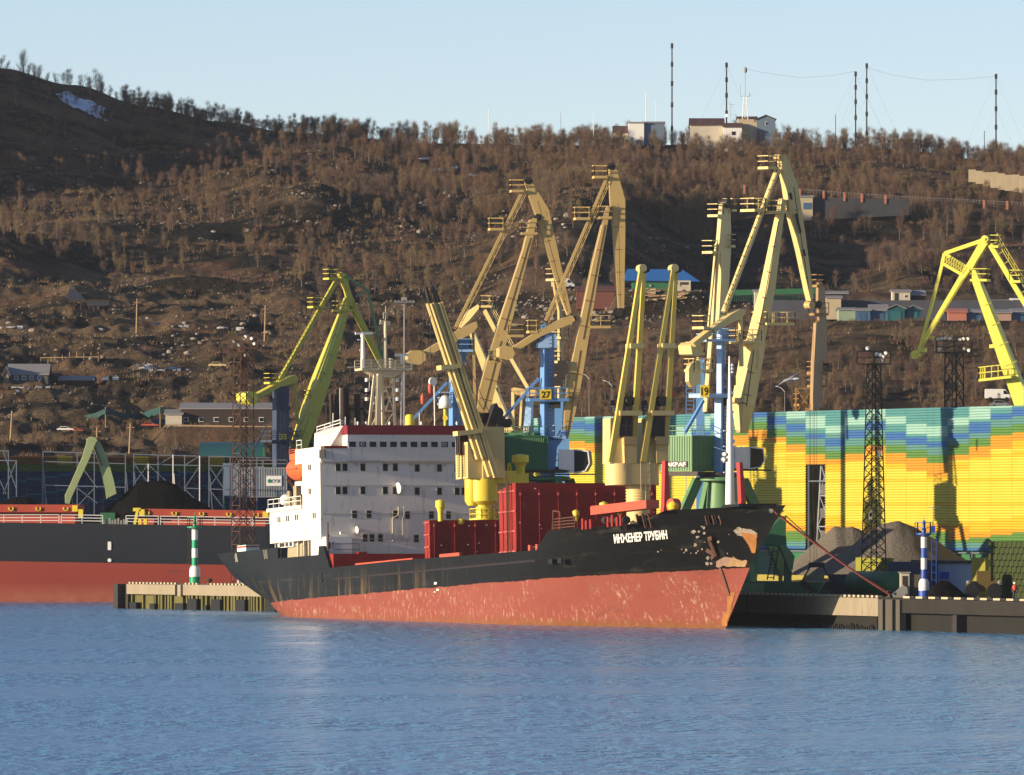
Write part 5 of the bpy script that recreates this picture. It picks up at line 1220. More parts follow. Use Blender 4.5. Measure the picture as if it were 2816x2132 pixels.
def stairs(cp, mb, a, b, side=-1, gap=.75, h=.95, off=0.0, r=.04, step=1.15):
    """hooped ladder running along a stay"""
    A = cp.P(*a, off); B = cp.P(*b, off); d = (B - A).normalized(); nr = cp.n.cross(d) * side; L = (B - A).length; k = int(L / step)
    if nr.z * 0 + nr.dot(cp.d) * side > 0: nr = nr
    for i in range(k + 1):
        p = A + d * (L * i / k); mb.beam(p, p + nr * gap, r * 1.6); mb.beam(p + nr * gap, p + nr * gap + Vector((0, 0, h)), r * 1.6)
    for z in (.5, 1.0): mb.beam(A + nr * gap + Vector((0, 0, h * z)), B + nr * gap + Vector((0, 0, h * z)), r * 1.5)
    mb.beam(A + nr * gap, B + nr * gap, r * 2)
def plat(cp, mb, u, v, wu, depth=1.6, off=0.0, h=1.15, tilt=0.0, th=.28):
    a = cp.P(u - wu / 2, v, off); b = cp.P(u + wu / 2, v, off); n = cp.n * (depth / 2)
    mb.hexa([a - n, b - n, b + n, a + n, a - n + ZB * th, b - n + ZB * th, b + n + ZB * th, a + n + ZB * th])
    z = ZB * th; rails(mb, [a + n + z, b + n + z, b - n + z, a - n + z, a + n + z], h, r=.04, step=1.0)
def wheel(cp, mb, u, v, r, t=.5, off=0.0, mi=0):
    c = cp.P(u, v, off); mb.lathe(c - cp.n * t / 2, [(r * .3, 0), (r, .02), (r * .82, t * .3), (r * .82, t * .7), (r, t - .02), (r * .3, t)], n=20, axis=cp.n, mi=mi)
CB = lambda x, y: (1100 + x / 1.97, 400 + y / 1.97)
C19 = lambda x, y: (1800 + x / 1.9257, 380 + y / 1.9257)
CG = lambda x, y: (600 + x / 3.045, 700 + y / 3.045)
CHh = lambda x, y: (2400 + x / 2.577, 600 + y / 2.577)
CQ = lambda x, y: (1300 + x / 2.458, 1150 + y / 2.458)
Lg = lambda f, L: [f(*p) for p in L]

def portal(t, cx, cy, m, ztop=8.6, span=5.2, zbase=QZ, ring=True, rot=-21, legw=.7):
    R = Matrix.Rotation(radians(rot), 3, 'Z'); c = Vector((cx, cy, 0))
    if ring:
        mb = MB(); mb.lathe((cx, cy, 0), [(1.6, ztop - .5), (2.6, ztop - .35), (2.6, ztop), (1.5, ztop + .1)], n=20)
        mb.lathe((cx, cy, 0), [(1.9, zbase + 3.2), (1.3, ztop - .4)], n=14); mb.build("portal_ring", m, t)
    for i in (-1, 1):
        for j in (-1, 1):
            mb = MB(); a = c + R @ Vector((i * span, j * span, 0)); b = c + R @ Vector((i * 1.9, j * 1.9, 0))
            mb.beam((a.x, a.y, zbase + .9), (b.x, b.y, ztop - .3), legw, legw * 1.3); mb.box(a.x - 1.2, a.x + 1.2, a.y - .5, a.y + .5, zbase, zbase + 1.0)
            mb.build("leg", m, t)
def tower_(t, cp, u0, u1, z0, z1, m, taper=.8, name="tower", yaw=20, depth=None):
    w = (u1 - u0) * mpp(cp.O.y); c = cp.P((u0 + u1) / 2, VH); R = Matrix.Rotation(radians(yaw), 3, 'Z'); k = w / (abs(cos(radians(yaw))) + abs(sin(radians(yaw)))); mb = MB()
    q = []
    for z, s in ((z0, 1), (z1, taper)):
        for i, j in ((-1, -1), (1, -1), (1, 1), (-1, 1)): p = R @ Vector((i * k / 2 * s, j * k / 2 * s, 0)); q.append((c.x + p.x, c.y + p.y, z))
    mb.hexa(q)
    o = mb.build(name, m, t)
    # access ladder
    mb = MB(); p = R @ Vector((-k * .2, -k / 2 - .12, 0))
    for dx in (0, .5): mb.beam((c.x + p.x + dx, c.y + p.y, z0 + .5), (c.x + p.x + dx, c.y + p.y, z1 - .3), .05)
    z = z0 + .6
    while z < z1 - .4: mb.beam((c.x + p.x, c.y + p.y, z), (c.x + p.x + .5, c.y + p.y, z), .045); z += .42
    mb.build("ladder", M['dark'], t)
    return o
def disc_deck(t, cp, u, v, wu, m, name="service_deck", depth=2.6, h=1.1, uplift=0):
    mb = MB(); plat(cp, mb, u, v, wu, depth, h=h, th=.22); return mb.build(name, m, t)
def sign(t, cp, s, u, v, w, h, off=1.7, name="number_sign", m=None, tc=None, size=1.0):
    a = cp.P(u - w / 2, v + h / 2, off); ex = Vector((1, 0, 0)); ex = (cp.P(u + w / 2, v + h / 2, off) - a); ey = ZB; ww = ex.length; ex.normalize(); hh = h * mpp(cp.O.y)
    n = ex.cross(ey); n = -n if n.y > 0 else n
    mb = MB(); mb.prism([a, a + ex * ww, a + ex * ww + ZB * hh, a + ZB * hh], n * .1); o = mb.build(name, m or M['signy'], t)
    text(s, hh * .92 * size, tc or M['black'], a + n * .065 + ex * ww * .10 + ZB * hh * (.5 - .33 * size), ex, ey, t, "lettering", bold=.02, depth=.01, width=ww * .8)
    return o
def crane_house_box(t, cp, u0, u1, v0, v1, depth, m, off=0.0, name="machine_house", rib=None, yaw=0.0):
    a = cp.P(u0, v1, off); b = cp.P(u1, v1, off); zt = cp.P(u0, v0, off).z; d = (b - a); d.z = 0; L = d.length; d.normalize(); n = Vector((d.y, -d.x, 0)); n = -n if n.y > 0 else n
    c = (a + b) / 2; c.z = (a.z + zt) / 2; R = Matrix.Rotation(radians(yaw), 3, 'Z'); d2 = R @ d; n2 = R @ n
    mb = MB(); mb.obox(c, d2 * (L / 2), n2 * (depth / 2), ZB * ((zt - a.z) / 2))
    o = mb.build(name, m, t)
    mb = MB(); k = int(L / .32)
    for i in range(k + 1):
        p = c + d2 * (-L / 2 + L * i / k) + n2 * (depth / 2 + .02); mb.beam(p - ZB * ((zt - a.z) / 2 - .1), p + ZB * ((zt - a.z) / 2 - .1), .07)
    k2 = int(depth / .32)
    for i in range(k2 + 1):
        for sg in (-1, 1):
            p = c + d2 * (sg * (L / 2 + .02)) + n2 * (-depth / 2 + depth * i / k2); mb.beam(p - ZB * ((zt - a.z) / 2 - .1), p + ZB * ((zt - a.z) / 2 - .1), .07)
    mb.build("cladding_ribs", m, o)
    mb = MB(); q = c + ZB * ((zt - a.z) / 2); cs = [q + d2 * (i * L / 2) + n2 * (j * depth / 2) for i, j in ((-1, -1), (1, -1), (1, 1), (-1, 1), (-1, -1))]; rails(mb, cs, 1.0, r=.03)
    mb.build("roof_rail", rib or M['lgreen'], o)
    return o, c, d2, n2, L, (zt - a.z)
def op_cab(t, p, w=1.7, d=2.4, h=2.2, yaw=0.0, name="operator_cab"):
    R = Matrix.Rotation(radians(yaw), 3, 'Z'); ex, ey = R @ Vector((1, 0, 0)), R @ Vector((0, 1, 0)); p = Vector(p)
    mb = MB(); mb.obox(p + ex * (-.2 * w), ex * (w * .42), ey * (d / 2), ZB * (h / 2)); o = mb.build(name, M['pwhite'], t)
    mb = MB(); q = p + ex * (w * .62)
    mb.prism([q + ex * a * w + ZB * b * h for a, b in ((-.4, -.5), (.25, -.42), (.48, -.1), (.40, .42), (-.4, .5))], ey * (d * .96)); mb.build("cab_glazing", M['glass'], o)
    mb = MB(); pr = [(-.4, -.5), (.25, -.42), (.48, -.1), (.40, .42), (-.4, .5)]
    for sg in (-.5, 0, .5):
        for (a, b), (c, e) in zip(pr, pr[1:] + pr[:1]): mb.beam(q + ex * a * w + ZB * b * h + ey * (sg * d), q + ex * c * w + ZB * e * h + ey * (sg * d), .12)
    mb.build("cab_frame", M['pwhite'] if yaw else M['dark'], o)
    mb = MB(); mb.obox(p + ex * (.3 * w) - ZB * (h * .56), ex * (w * 1.15), ey * (d * .62), ZB * .08); mb.build("cab_step", M['dark'], o)

def details(cp, t, pairs, m=None, off=.56, every=2.6, wid=.0):
    """collars and a conduit along a girder, on the side towards the water"""
    mb = MB()
    for (a, b, w0, w1) in pairs:
        A = cp.P(*a, off); B = cp.P(*b, off); d = (B - A).normalized(); s = cp.n.cross(d); L = (B - A).length; k = max(1, int(L / every))
        for i in range(1, k + 1):
            p = A + d * (L * i / (k + .5)); w = w0 + (w1 - w0) * i / k; mb.obox(p, d * .035, s * (w / 2), cp.n * .03)
        mb.beam(A + s * .05, B + s * .05, .06)
    mb.build("conduit", m or M['rusty'], t)
# ---- crane 27 and its twin to the left
def tan_crane(tag_, label, cp, m, jib, boom, stay, arm, weight, link, plats, wheels, tower, decks, jt=1.0, bt=1.5, st=.55, stair=None, grp=None, bm=None, wm=None):
    t = thing("portal_crane", label, "crane", (cp.O.x, cp.O.y, QZ), group=grp)
    mb = MB(); cp.poly(mb, jib, jt); mb.build("jib", m, t)
    mb = MB(); cp.poly(mb, boom, bt, 0.1); mb.build("boom", m, t)
    mb = MB()
    for o_ in (-.45, .45): cp.bar(mb, stay[0], stay[1], .32, .22, off=o_)
    mb.build("stay", m, t)
    mb = MB(); stairs(cp, mb, stair[0] if stair else stay[0], stair[1] if stair else stay[1], side=1, off=.5); mb.build("stay_ladder", m, t)
    mb = MB(); cp.poly(mb, arm, 1.5, .3); mb.build("counterweight_arm", m, t)
    mb = MB(); cp.poly(mb, weight, 2.6, .3); mb.build("counterweight", wm or m, t)
    if link:
        mb = MB(); cp.bar(mb, link[0], link[1], .3, .3); mb.build("link_rod", m, t)
    for p in plats:
        mb = MB(); plat(cp, mb, *p); mb.build("platform", m, t)
    for (u, v, r) in wheels:
        mb = MB(); wheel(cp, mb, u, v, r, 1.1); wheel(cp, mb, u, v, r * .6, 1.3); mb.build("sheave", M['dark'] if wm is None else m, t)
    return t
cp = CP(1505, 988, 8)
t27 = tan_crane("27", "tan portal crane on a blue tower with the yellow number 27, green machine house below", cp, M['cream'],
    Lg(CB, [(1132, 118), (1150, 108), (1168, 122), (1190, 200), (1217, 300), (1217, 480), (1211, 880), (1195, 905), (1180, 900), (1150, 420), (1137, 300)]),
    Lg(CB, [(1098, 405), (1122, 330), (1132, 335), (1120, 420), (1070, 700), (1010, 1090), (975, 1300), (945, 1450), (905, 1590), (880, 1585), (890, 1400), (905, 1290), (945, 1090), (1040, 640)]),
    (CB(1128, 160), CB(788, 950)),
    Lg(CB, [(880, 935), (930, 922), (945, 950), (920, 968), (760, 1035), (612, 1125), (600, 1098), (745, 1005)]),
    Lg(CB, [(530, 1100), (560, 1085), (600, 1095), (615, 1130), (600, 1155), (570, 1165), (545, 1155), (530, 1145)]),
    None, [(*CB(1082, 180), 36, 1.8), (*CB(985, 405), 40, 2.0), (*CB(1108, 400), 34, 1.9), (*CB(1080, 992), 55, 2.0), (*CB(715, 1018), 24, 2.2)],
    [(*CB(1143, 116), .42), (*CB(1190, 910), .62), (*CB(930, 942), .45)], None, None, stair=(CB(1110, 175), CB(772, 955)))
details(cp, t27, [(CB(1180, 320), CB(1192, 870), 1.1, .5), (CB(1108, 430), CB(990, 1050), .5, 1.3), (CB(975, 1110), CB(905, 1560), 1.3, .7)], off=.87)
mb = MB(); a = cp.P(*CB(1190, 915)); mb.tube(a, (a.x, a.y, 9.5), .018, n=4); mb.tube(a + Vector((.3, 0, 0)), (a.x + .3, a.y, 9.5), .018, n=4); mb.tube(cp.P(*CB(1143, 116)), cp.P(*CB(930, 940)), .02, n=4); mb.build('hoist_rope', M['dark'], t27)
tower_(t27, cp, 1484, 1526, 8.8, ZV(915, 988), M['blue'], .92, yaw=22)
mb = MB(); cp.poly(mb, Lg(CB, [(742, 1090), (745, 1072), (768, 1062), (785, 1030), (840, 1022), (846, 1070), (850, 1098), (745, 1098)]), 1.7); mb.build("tower_head", M['pblue'], t27)
mb = MB(); cp.poly(mb, Lg(CB, [(765, 975), (790, 962), (790, 985), (765, 1000)]), 1.0); mb.build("stay_bracket", M['blue'], t27)
mb = MB(); plat(cp, mb, *CB(798, 1388), 108, 3.2, th=.35); mb.build("number_deck", M['blue'], t27)
mb = MB(); plat(cp, mb, *CB(860, 1590), 32, 2.5, off=.6, h=1.2); mb.build("service_deck", M['pblue'], t27)
sign(t27, cp, "27", 1501, 1085, 30, 27, 1.75)
mb = MB(); cp.bar(mb, CB(752, 1262), CB(562, 1478), .3, .3); cp.bar(mb, CB(855, 1260), CB(905, 1380), .2, .2); mb.build("brace", M['blue'], t27)
mb = MB(); cp.poly(mb, [CQ(440, 150), CQ(560, 150), CQ(600, 80), CQ(640, 90), CQ(560, 200), CQ(545, 385), CQ(470, 400)], 2.2, .2); mb.build("tower_knee", M['blue'], t27)
mb = MB()
for x, y in ((838, 1400), (865, 1245), (870, 1190), (850, 1280)): q = cp.P(*CB(x + 8, y), .6); mb.obox(q, Vector((.5, 0, 0)), Vector((0, .5, 0)), ZB * .5)
mb.build("hoist_gear", M['dark'], t27)
house, c, d2, n2, L, hh = crane_house_box(t27, cp, 1387, 1496, 1198, 1292, 5.5, M['green'], off=-.5)
mb = MB(); cp.poly(mb, [CQ(215, 350), CQ(480, 350), CQ(560, 345), CQ(640, 355), CQ(600, 372), CQ(300, 365)], 4.5); mb.build("turntable", M['dark'], t27)
mb = MB()
for i in range(13): p = c + d2 * (-L / 2 + 1.6 + i * .2) + n2 * (5.5 / 2 + .06) + ZB * (hh / 2 - .55); mb.beam(p - ZB * .25, p + ZB * .25, .09)
mb.build("vent_slots", M['lgreen'], house)
q = cp.P(*CQ(665, 292), 1.0); op_cab(t27, q, 2.0, 2.4, 2.6, yaw=-8)
mb = MB(); plat(cp, mb, *CQ(590, 345), 50, 2.2, h=1.4); mb.build("cab_walkway", M['dark'], t27)
portal(t27, cp.O.x, cp.O.y, M['green'], ztop=ZV(1312, 988), span=5.0)

cp = CP(1262, 1016, 8)
tC = tan_crane("C", "tan portal crane left of crane 27, tower half hidden by the ship's cream booms", cp, M['cream'],
    Lg(CB, [(672, 198), (690, 185), (712, 200), (755, 270), (803, 350), (832, 480), (862, 620), (925, 905), (905, 920), (870, 830), (800, 600), (745, 420), (735, 385)]),
    Lg(CB, [(700, 405), (722, 395), (738, 400), (716, 500), (660, 720), (590, 1000), (545, 1180), (515, 1300), (480, 1460), (415, 1440), (425, 1330), (465, 1180), (520, 1000), (665, 560)]),
    (CB(668, 240), CB(300, 985)),
    Lg(CB, [(395, 960), (412, 955), (415, 985), (395, 1012), (330, 1050), (125, 1150), (110, 1125), (200, 1070), (290, 1015)]),
    Lg(CB, [(35, 1130), (60, 1112), (105, 1112), (130, 1130), (132, 1165), (100, 1190), (60, 1185), (35, 1165)]),
    (CB(396, 1010), CB(405, 1400)), [(*CB(632, 255), 34, 1.8), (*CB(520, 462), 38, 2.0), (*CB(695, 485), 44, 1.9), (*CB(622, 1040), 42, 2.0), (*CB(500, 1180), 20, 1.8)],
    [(*CB(693, 192), .45), (*CB(745, 390), .4)], None, None, stair=(CB(652, 250), CB(284, 985)))
details(cp, tC, [(CB(745, 300), CB(905, 900), 1.0, .4), (CB(705, 500), CB(560, 1000), .5, 1.3), (CB(545, 1060), CB(450, 1430), 1.3, 1.4)], off=.87)
tower_(tC, cp, 1232, 1274, 8.8, ZV(935, 1016), M['blue'], .85, yaw=22)
mb = MB(); plat(cp, mb, *CB(350, 1120), 40, 2.2, h=1.2); mb.build("service_deck", M['pblue'], tC)
mb = MB(); plat(cp, mb, *CB(240, 1408), 30, 2.4, h=1.2); mb.build("number_deck", M['pblue'], tC)
mb = MB(); cp.bar(mb, CB(255, 1285), CB(75, 1480), .28, .28); mb.build("brace", M['blue'], tC)
mb = MB(); cp.poly(mb, Lg(CB, [(318, 1050), (372, 1048), (366, 1110), (330, 1250), (300, 1400), (262, 1400), (290, 1250)]), .9, -.5); mb.build("tower_head", M['blue'], tC)
portal(tC, cp.O.x, cp.O.y, M['green'], ztop=8.4, span=5.0)

# ---- folded crane behind (number 33)
cp = CP(1453, 1062, -14)
tD = thing("portal_crane", "bright cream crane folded low behind the tall tan ones, small sign 33", "crane", (cp.O.x, cp.O.y, QZ))
MY = M['creamB']
mb = MB(); cp.poly(mb, Lg(CB, [(428, 862), (437, 870), (435, 885), (385, 945), (340, 990), (325, 985), (332, 960), (365, 905)]), 1.4); mb.build("counterweight_beam", MY, tD)
mb = MB(); cp.bar(mb, CB(455, 885), CB(515, 1000), .5, .5); cp.bar(mb, CB(515, 1000), CB(605, 1160), .45, .45); cp.bar(mb, CB(605, 1160), CB(692, 1312), .42, .42); mb.build("stay", MY, tD)
mb = MB(); cp.bar(mb, CB(392, 1015), CB(520, 1345), .65, .9, w2=1.1); cp.bar(mb, CB(500, 1320), CB(590, 1560), 1.1, 1.3, w2=1.5); mb.build("boom", MY, tD)
mb = MB(); stairs(cp, mb, CB(462, 880), CB(600, 1140), side=1, gap=.5, off=-.2); mb.build("stay_ladder", MY, tD)
mb = MB(); wheel(cp, mb, *CB(440, 868), .5, 1.0); mb.build("sheave", M['dark'], tD)
mb = MB(); plat(cp, mb, *CB(475, 880), 30, 1.6); mb.build("platform", M['cream'], tD)
mb = MB(); cp.poly(mb, Lg(CB, [(610, 1318), (625, 1312), (680, 1322), (745, 1325), (745, 1358), (690, 1360), (640, 1352), (612, 1335)]), 1.4, .3); mb.build("link_arm", M['cream'], tD)
mb = MB(); cp.bar(mb, CB(612, 1335), CB(612, 1540), .35, .35); cp.bar(mb, CB(660, 1350), CB(650, 1530), .25, .25); mb.build("posts", MY, tD)
mb = MB(); cp.poly(mb, Lg(CB, [(690, 1378), (718, 1380), (712, 1560), (672, 1560)]), 1.2, .5); mb.build("tower", M['pblue'], tD)
sign(tD, cp, "33", 1447, 1180, 14, 17, 1.3, m=M['pwhite'])
mb = MB(); cp.poly(mb, [(1370, 1190), (1480, 1190), (1480, 1290), (1370, 1290)], 4); mb.build("machine_house", M['green'], tD)
portal(tD, cp.O.x, cp.O.y, M['green'], span=4)

# ---- edge-on crane behind 27
cp = CP(1538, 1045, 55)
tE = thing("portal_crane", "dull tan crane seen edge on behind the tower of crane 27", "crane", (cp.O.x, cp.O.y, QZ))
mb = MB(); cp.poly(mb, Lg(CB, [(826, 720), (845, 715), (868, 850), (884, 1000), (884, 1480), (858, 1480), (858, 900), (838, 800)]), .3); mb.build("boom", M['cream'], tE)
for (x, y, w_) in ((835, 735, 16), (862, 1050, 22), (860, 1180, 20), (868, 1310, 30)):
    mb = MB(); plat(cp, mb, *CB(x, y), w_, 1.6); mb.build("platform", M['cream'], tE)
mb = MB(); q = cp.P(*CB(865, 1200)); mb.obox(q, Vector((.6, 0, 0)), Vector((0, .6, 0)), ZB * .5); mb.build("sheave_block", M['dark'], tE)
mb = MB(); q = cp.O; mb.box(q.x - 1.2, q.x + 1.2, q.y - 1, q.y + 1, QZ, ZV(1100, 1045)); mb.build("tower", M['blue'], tE)
portal(tE, cp.O.x, cp.O.y, M['green'], span=4, ring=False)

# ---- crane 19
cp = CP(1981, 941, 42)
t19 = thing("portal_crane", "tall bright cream crane on a pale blue tower with the yellow number 19", "crane", (cp.O.x, cp.O.y, QZ))
mb = MB(); cp.poly(mb, Lg(C19, [(655, 105), (672, 92), (685, 92), (712, 160), (745, 245), (755, 300), (785, 500), (825, 800), (830, 850), (815, 862), (800, 800), (758, 600), (705, 390), (684, 250)]), .75, 0.0); mb.build("jib", M['creamB'], t19)
details(cp, t19, [(C19(735, 260), C19(815, 800), .6, .4), (C19(655, 440), C19(545, 1050), .4, .8), (C19(525, 1120), C19(485, 1420), 1.0, 1.0)], off=.95)
mb = MB(); a = cp.P(*C19(820, 885)); mb.tube(a, (a.x, a.y, 5), .018, n=4); mb.tube(a + Vector((.4, .1, 0)), (a.x + .4, a.y + .1, 5), .018, n=4); mb.build('hoist_rope', M['dark'], t19)
mb = MB(); cp.bar(mb, C19(652, 165), C19(368, 920), .34, .6); mb.build("stay", M['creamB'], t19)
mb = MB(); stairs(cp, mb, C19(640, 170), C19(350, 925), side=1, gap=.7, off=.2); mb.build("stay_ladder", M['dark'], t19)
mb = MB()
for a, b, w0, w1 in (((676, 325), (598, 800), .55, 1.15), ((598, 800), (533, 1080), 1.15, 1.4), ((527, 1080), (470, 1410), 1.75, 1.75), ((470, 1410), (462, 1560), 1.75, .9)):
    cp.bar(mb, C19(*a), C19(*b), w0, w0 * 1.05, w2=w1, t2=w1 * 1.05)
mb.build("boom", M['creamB'], t19)
mb = MB(); cp.poly(mb, Lg(C19, [(395, 930), (440, 905), (470, 905), (468, 930), (440, 960), (400, 975), (300, 1035), (205, 1105), (190, 1085), (280, 1015)]), .9, .5); mb.build("counterweight_arm", M['creamB'], t19)
mb = MB(); cp.poly(mb, Lg(C19, [(158, 1100), (175, 1082), (205, 1085), (225, 1110), (215, 1150), (190, 1160), (165, 1145)]), 2.0, -.6); mb.build("counterweight", M['creamB'], t19)
mb = MB(); cp.bar(mb, C19(455, 930), C19(460, 1210), .35, .35, off=.5); mb.build("link_rod", M['creamB'], t19)
for (x, y, w_, d_) in ((597, 165, 24, 1.6), (520, 390, 30, 2.2), (628, 400, 46, 2.0), (628, 992, 76, 2.4), (480, 1088, 50, 2.2), (245, 1012, 16, 1.8)):
    mb = MB(); plat(cp, mb, *C19(x, y), w_, d_); mb.build("platform", M['creamB'], t19)
for (x, y, r) in ((658, 103, .40), (820, 885, .45), (856, 882, .45)):
    mb = MB(); wheel(cp, mb, *C19(x, y), r, .9, off=.3); mb.build("sheave", M['dark'] if x > 830 else M['cream'], t19)
mb = MB(); 
for u, (s, e) in ((718, (290, 325)), (748, (400, 500)), (788, (590, 625))): cp.bar(mb, C19(u, s), C19(u + (e - s) * .25, e), .35, .02, off=.66)
mb.build("grease_stain", M['dark'], t19)
tower_(t19, cp, 1969, 1998, 4.0, ZV(905, 941), M['pblue'], .88, yaw=45)
tower_(t19, cp, 1962, 2003, 8.6, ZV(1090, 941), M['pblue'], .85, yaw=45, name="tower_base")
mb = MB(); plat(cp, mb, 1952, 1094, 70, 2.6, th=.3, h=.1); mb.build("number_deck", M['pblue'], t19); mb = MB(); plat(cp, mb, *C19(325, 1078), 62, 2.6, th=.25); mb.build("service_deck", M['pblue'], t19)
sign(t19, CP(1975, 934, 5), "19", 1938, 1076, 24, 33, 1.2)
mb = MB(); cp.bar(mb, C19(258, 1390), C19(162, 1558), .3, .3); mb.build("brace", M['blue'], t19)
mb = MB(); q = cp.P(2005, 1080, .5)
for dx, dz in ((0, 0), (.3, 1.2), (-.1, -1.0), (.2, 2.4)): mb.obox(q + Vector((dx, 0, dz)), Vector((.42, 0, 0)), Vector((0, .5, 0)), ZB * .42)
mb.build("hoist_gear", M['dark'], t19)
cph = CP(1981, 941, 0)
house, c, d2, n2, L, hh = crane_house_box(t19, cph, 1838, 1948, 1198, 1297, 4.4, M['lgreen'], off=0, yaw=-38)
a_ = c - d2 * (L / 2)  
n_l = n2
pos = c + n2 * (4.4 / 2 + .09) - d2 * (L / 2 - .35) - ZB * (hh / 2 - .45)
mb = MB(); mb.prism([pos, pos + d2 * 3.3, pos + d2 * 3.3 + ZB * .62, pos + ZB * .62], n2 * .08); mb.build("name_board", M['black'], house)
text("TAKRAF", .55, M['pwhite'], pos + n2 * .06 + d2 * .12 + ZB * .11, d2, ZB, house, bold=.02, depth=.01, width=3.05)
mb = MB(); mb.obox(c + d2 * (.6) - ZB * (hh / 2 + .25), d2 * (L / 2), n2 * 2.0, ZB * .22); mb.lathe((cp.O.x, cp.O.y, 0), [(2.2, ZV(1312, 941)), (2.2, ZV(1300, 941))], n=18); mb.build("turntable", M['dark'], t19)
op_cab(t19, cp.P(*CQ(1815, 270), 1.0), 2.0, 2.2, 2.3, yaw=25)
mb = MB(); plat(cp, mb, *CQ(1800, 350), 60, 2.4, h=1.1); mb.build("cab_walkway", M['dark'], t19)
portal(t19, cp.O.x, cp.O.y, M['lgreen'], ztop=ZV(1313, 941), span=5.6, legw=.75)

# ---- crane behind 19
cp = CP(1955, 972, 60)
tF = thing("portal_crane", "bright yellow crane with bundled upright jib close behind crane 19", "crane", (cp.O.x, cp.O.y, QZ))
mb = MB(); cp.poly(mb, Lg(C19, [(350, 350), (362, 340), (392, 340), (398, 560), (385, 780), (352, 1000), (330, 1000), (345, 700), (335, 540)]), .45); mb.build("jib", M['creamB'], tF)
mb = MB(); cp.bar(mb, C19(338, 540), C19(268, 1450), .3, .45); mb.build("boom", M['creamB'], tF)
mb = MB()
for o_ in (-.3, .2): cp.bar(mb, C19(325, 560), C19(285, 1000), .2, .2, off=o_)
mb.build("stay", M['creamB'], tF)
mb = MB(); stairs(cp, mb, C19(320, 600), C19(280, 1000), side=1, gap=.4); mb.build("stay_ladder", M['cream'], tF)
for (x, y, w_) in ((322, 418, 16), (292, 612, 14), (398, 390, 12), (390, 580, 12), (232, 1238, 50), (215, 1150, 24)):
    mb = MB(); plat(cp, mb, *C19(x, y), w_, 1.3); mb.build("platform", M['creamB'], tF)
mb = MB(); wheel(cp, mb, *C19(372, 345), .6, 1.1); mb.build("sheave", M['dark'], tF)
mb = MB(); cp.poly(mb, Lg(C19, [(172, 1225), (185, 1195), (215, 1180), (235, 1185), (235, 1300), (190, 1320), (172, 1290)]), .45, .3); cp.bar(mb, C19(232, 1165), C19(205, 1260), .3, .3); mb.build("counterweight", M['creamB'], tF)
mb = MB(); q = CP(1926, 972, 0).P(1926, 1100); mb.box(q.x - .45, q.x + .45, q.y - .5, q.y + .5, QZ, ZV(985, 972)); mb.build("tower", M['blue'], tF)
mb = MB(); q = CP(1896, 972, 0).P(1896, 1100)
for k in range(14): mb.box(q.x - .4, q.x + .5, q.y - .05, q.y + .05, ZV(1160, 972) + k * .45, ZV(1160, 972) + k * .45 + .06)
for dx in (-.4, .45): mb.box(q.x + dx, q.x + dx + .07, q.y - .05, q.y + .05, QZ, ZV(1045, 972))
mb.build("ladder", M['blue'], tF)
portal(tF, cp.O.x, cp.O.y, M['green'], span=3.5, ring=True)

# ---- shaded crane behind the screen
cp = CP(2252, 1010, 62)
tG = thing("portal_crane", "ochre crane in shade rising alone from behind the coloured screen", "crane", (cp.O.x, cp.O.y, QZ))
MO = mat('ochre_paint', (0.34, 0.20, 0.07), .5, .08, .6, rust=.1)
mb = MB(); cp.poly(mb, Lg(C19, [(862, 765), (880, 762), (897, 800), (907, 1000), (907, 1205), (880, 1215), (866, 950), (860, 850)]), .3); mb.build("jib", MO, tG)
mb = MB(); cp.poly(mb, Lg(C19, [(848, 980), (866, 965), (884, 1200), (882, 1440), (830, 1440), (836, 1200)]), .4, .5); mb.build("boom", MO, tG)
for (x, y, w_) in ((865, 790, 20), (870, 940, 40), (862, 1250, 44), (860, 1320, 40), (790, 1420, 40)):
    mb = MB(); plat(CP(2252, 1010, 20), mb, *C19(x, y), w_, 1.6); mb.build("platform", MO, tG)
mb = MB(); q = cp.P(*C19(897, 1215)); mb.obox(q, Vector((.9, 0, 0)), Vector((0, .6, 0)), ZB * .5); mb.build("sheave_block", M['dark'], tG)
c = CP(2252, 1010, 0).P(*C19(795, 1440)); lattice_tower(tG, c.x, c.y, 2.6, 2.0, QZ, ZV(1068, 1010), MO, 8, .06, name="stair_tower")
mb = MB(); mb.box(cp.O.x - 1.5, cp.O.x + 1.5, cp.O.y - 1, cp.O.y + 1, QZ, ZV(1122, 1010)); mb.build("tower", MO, tG)
portal(tG, cp.O.x, cp.O.y, M['green'], span=4, ring=False)
mb = MB()
for x in (2229, 2240, 2246): mb.tube(W(x, 1110, 948), W(x, 1560, 948), .02)
mb.build('hoist_rope', M['dark'], tG)
# ---- lemon crane at the right edge
cp = CP(2850, 1000, -17)
tH = thing("portal_crane", "lemon yellow crane at the right edge with trussed jib reaching left", "crane", (cp.O.x, cp.O.y, QZ))
MA = M['acid']
mb = MB(); cp.poly(mb, Lg(CHh, [(775, 150), (800, 128), (828, 150), (822, 180), (745, 300), (712, 360), (690, 385), (640, 440), (345, 925), (325, 915), (620, 410), (665, 340), (690, 300)]), 1.0); mb.build("jib", MA, tH)
mb = MB()
for a, b, w_ in (((780, 158), (512, 250), .42), ((510, 248), (492, 325), .35), ((494, 325), (338, 915), .34), ((498, 322), (648, 408), .35), ((515, 255), (668, 350), .35)): cp.bar(mb, CHh(*a), CHh(*b), w_, w_)
mb.build("jib_truss", MA, tH)
mb = MB()
for k in range(9):
    a = (515 + 17 * k, 255 + 10.5 * k); b = (500 + 16.5 * k, 322 + 9.5 * k); cp.bar(mb, CHh(*a), CHh(*b), .1, .1); cp.bar(mb, CHh(*b), CHh(515 + 17 * (k + 1), 255 + 10.5 * (k + 1)), .08, .08, off=.5)
mb.build("truss_rail", M['olive'], tH)
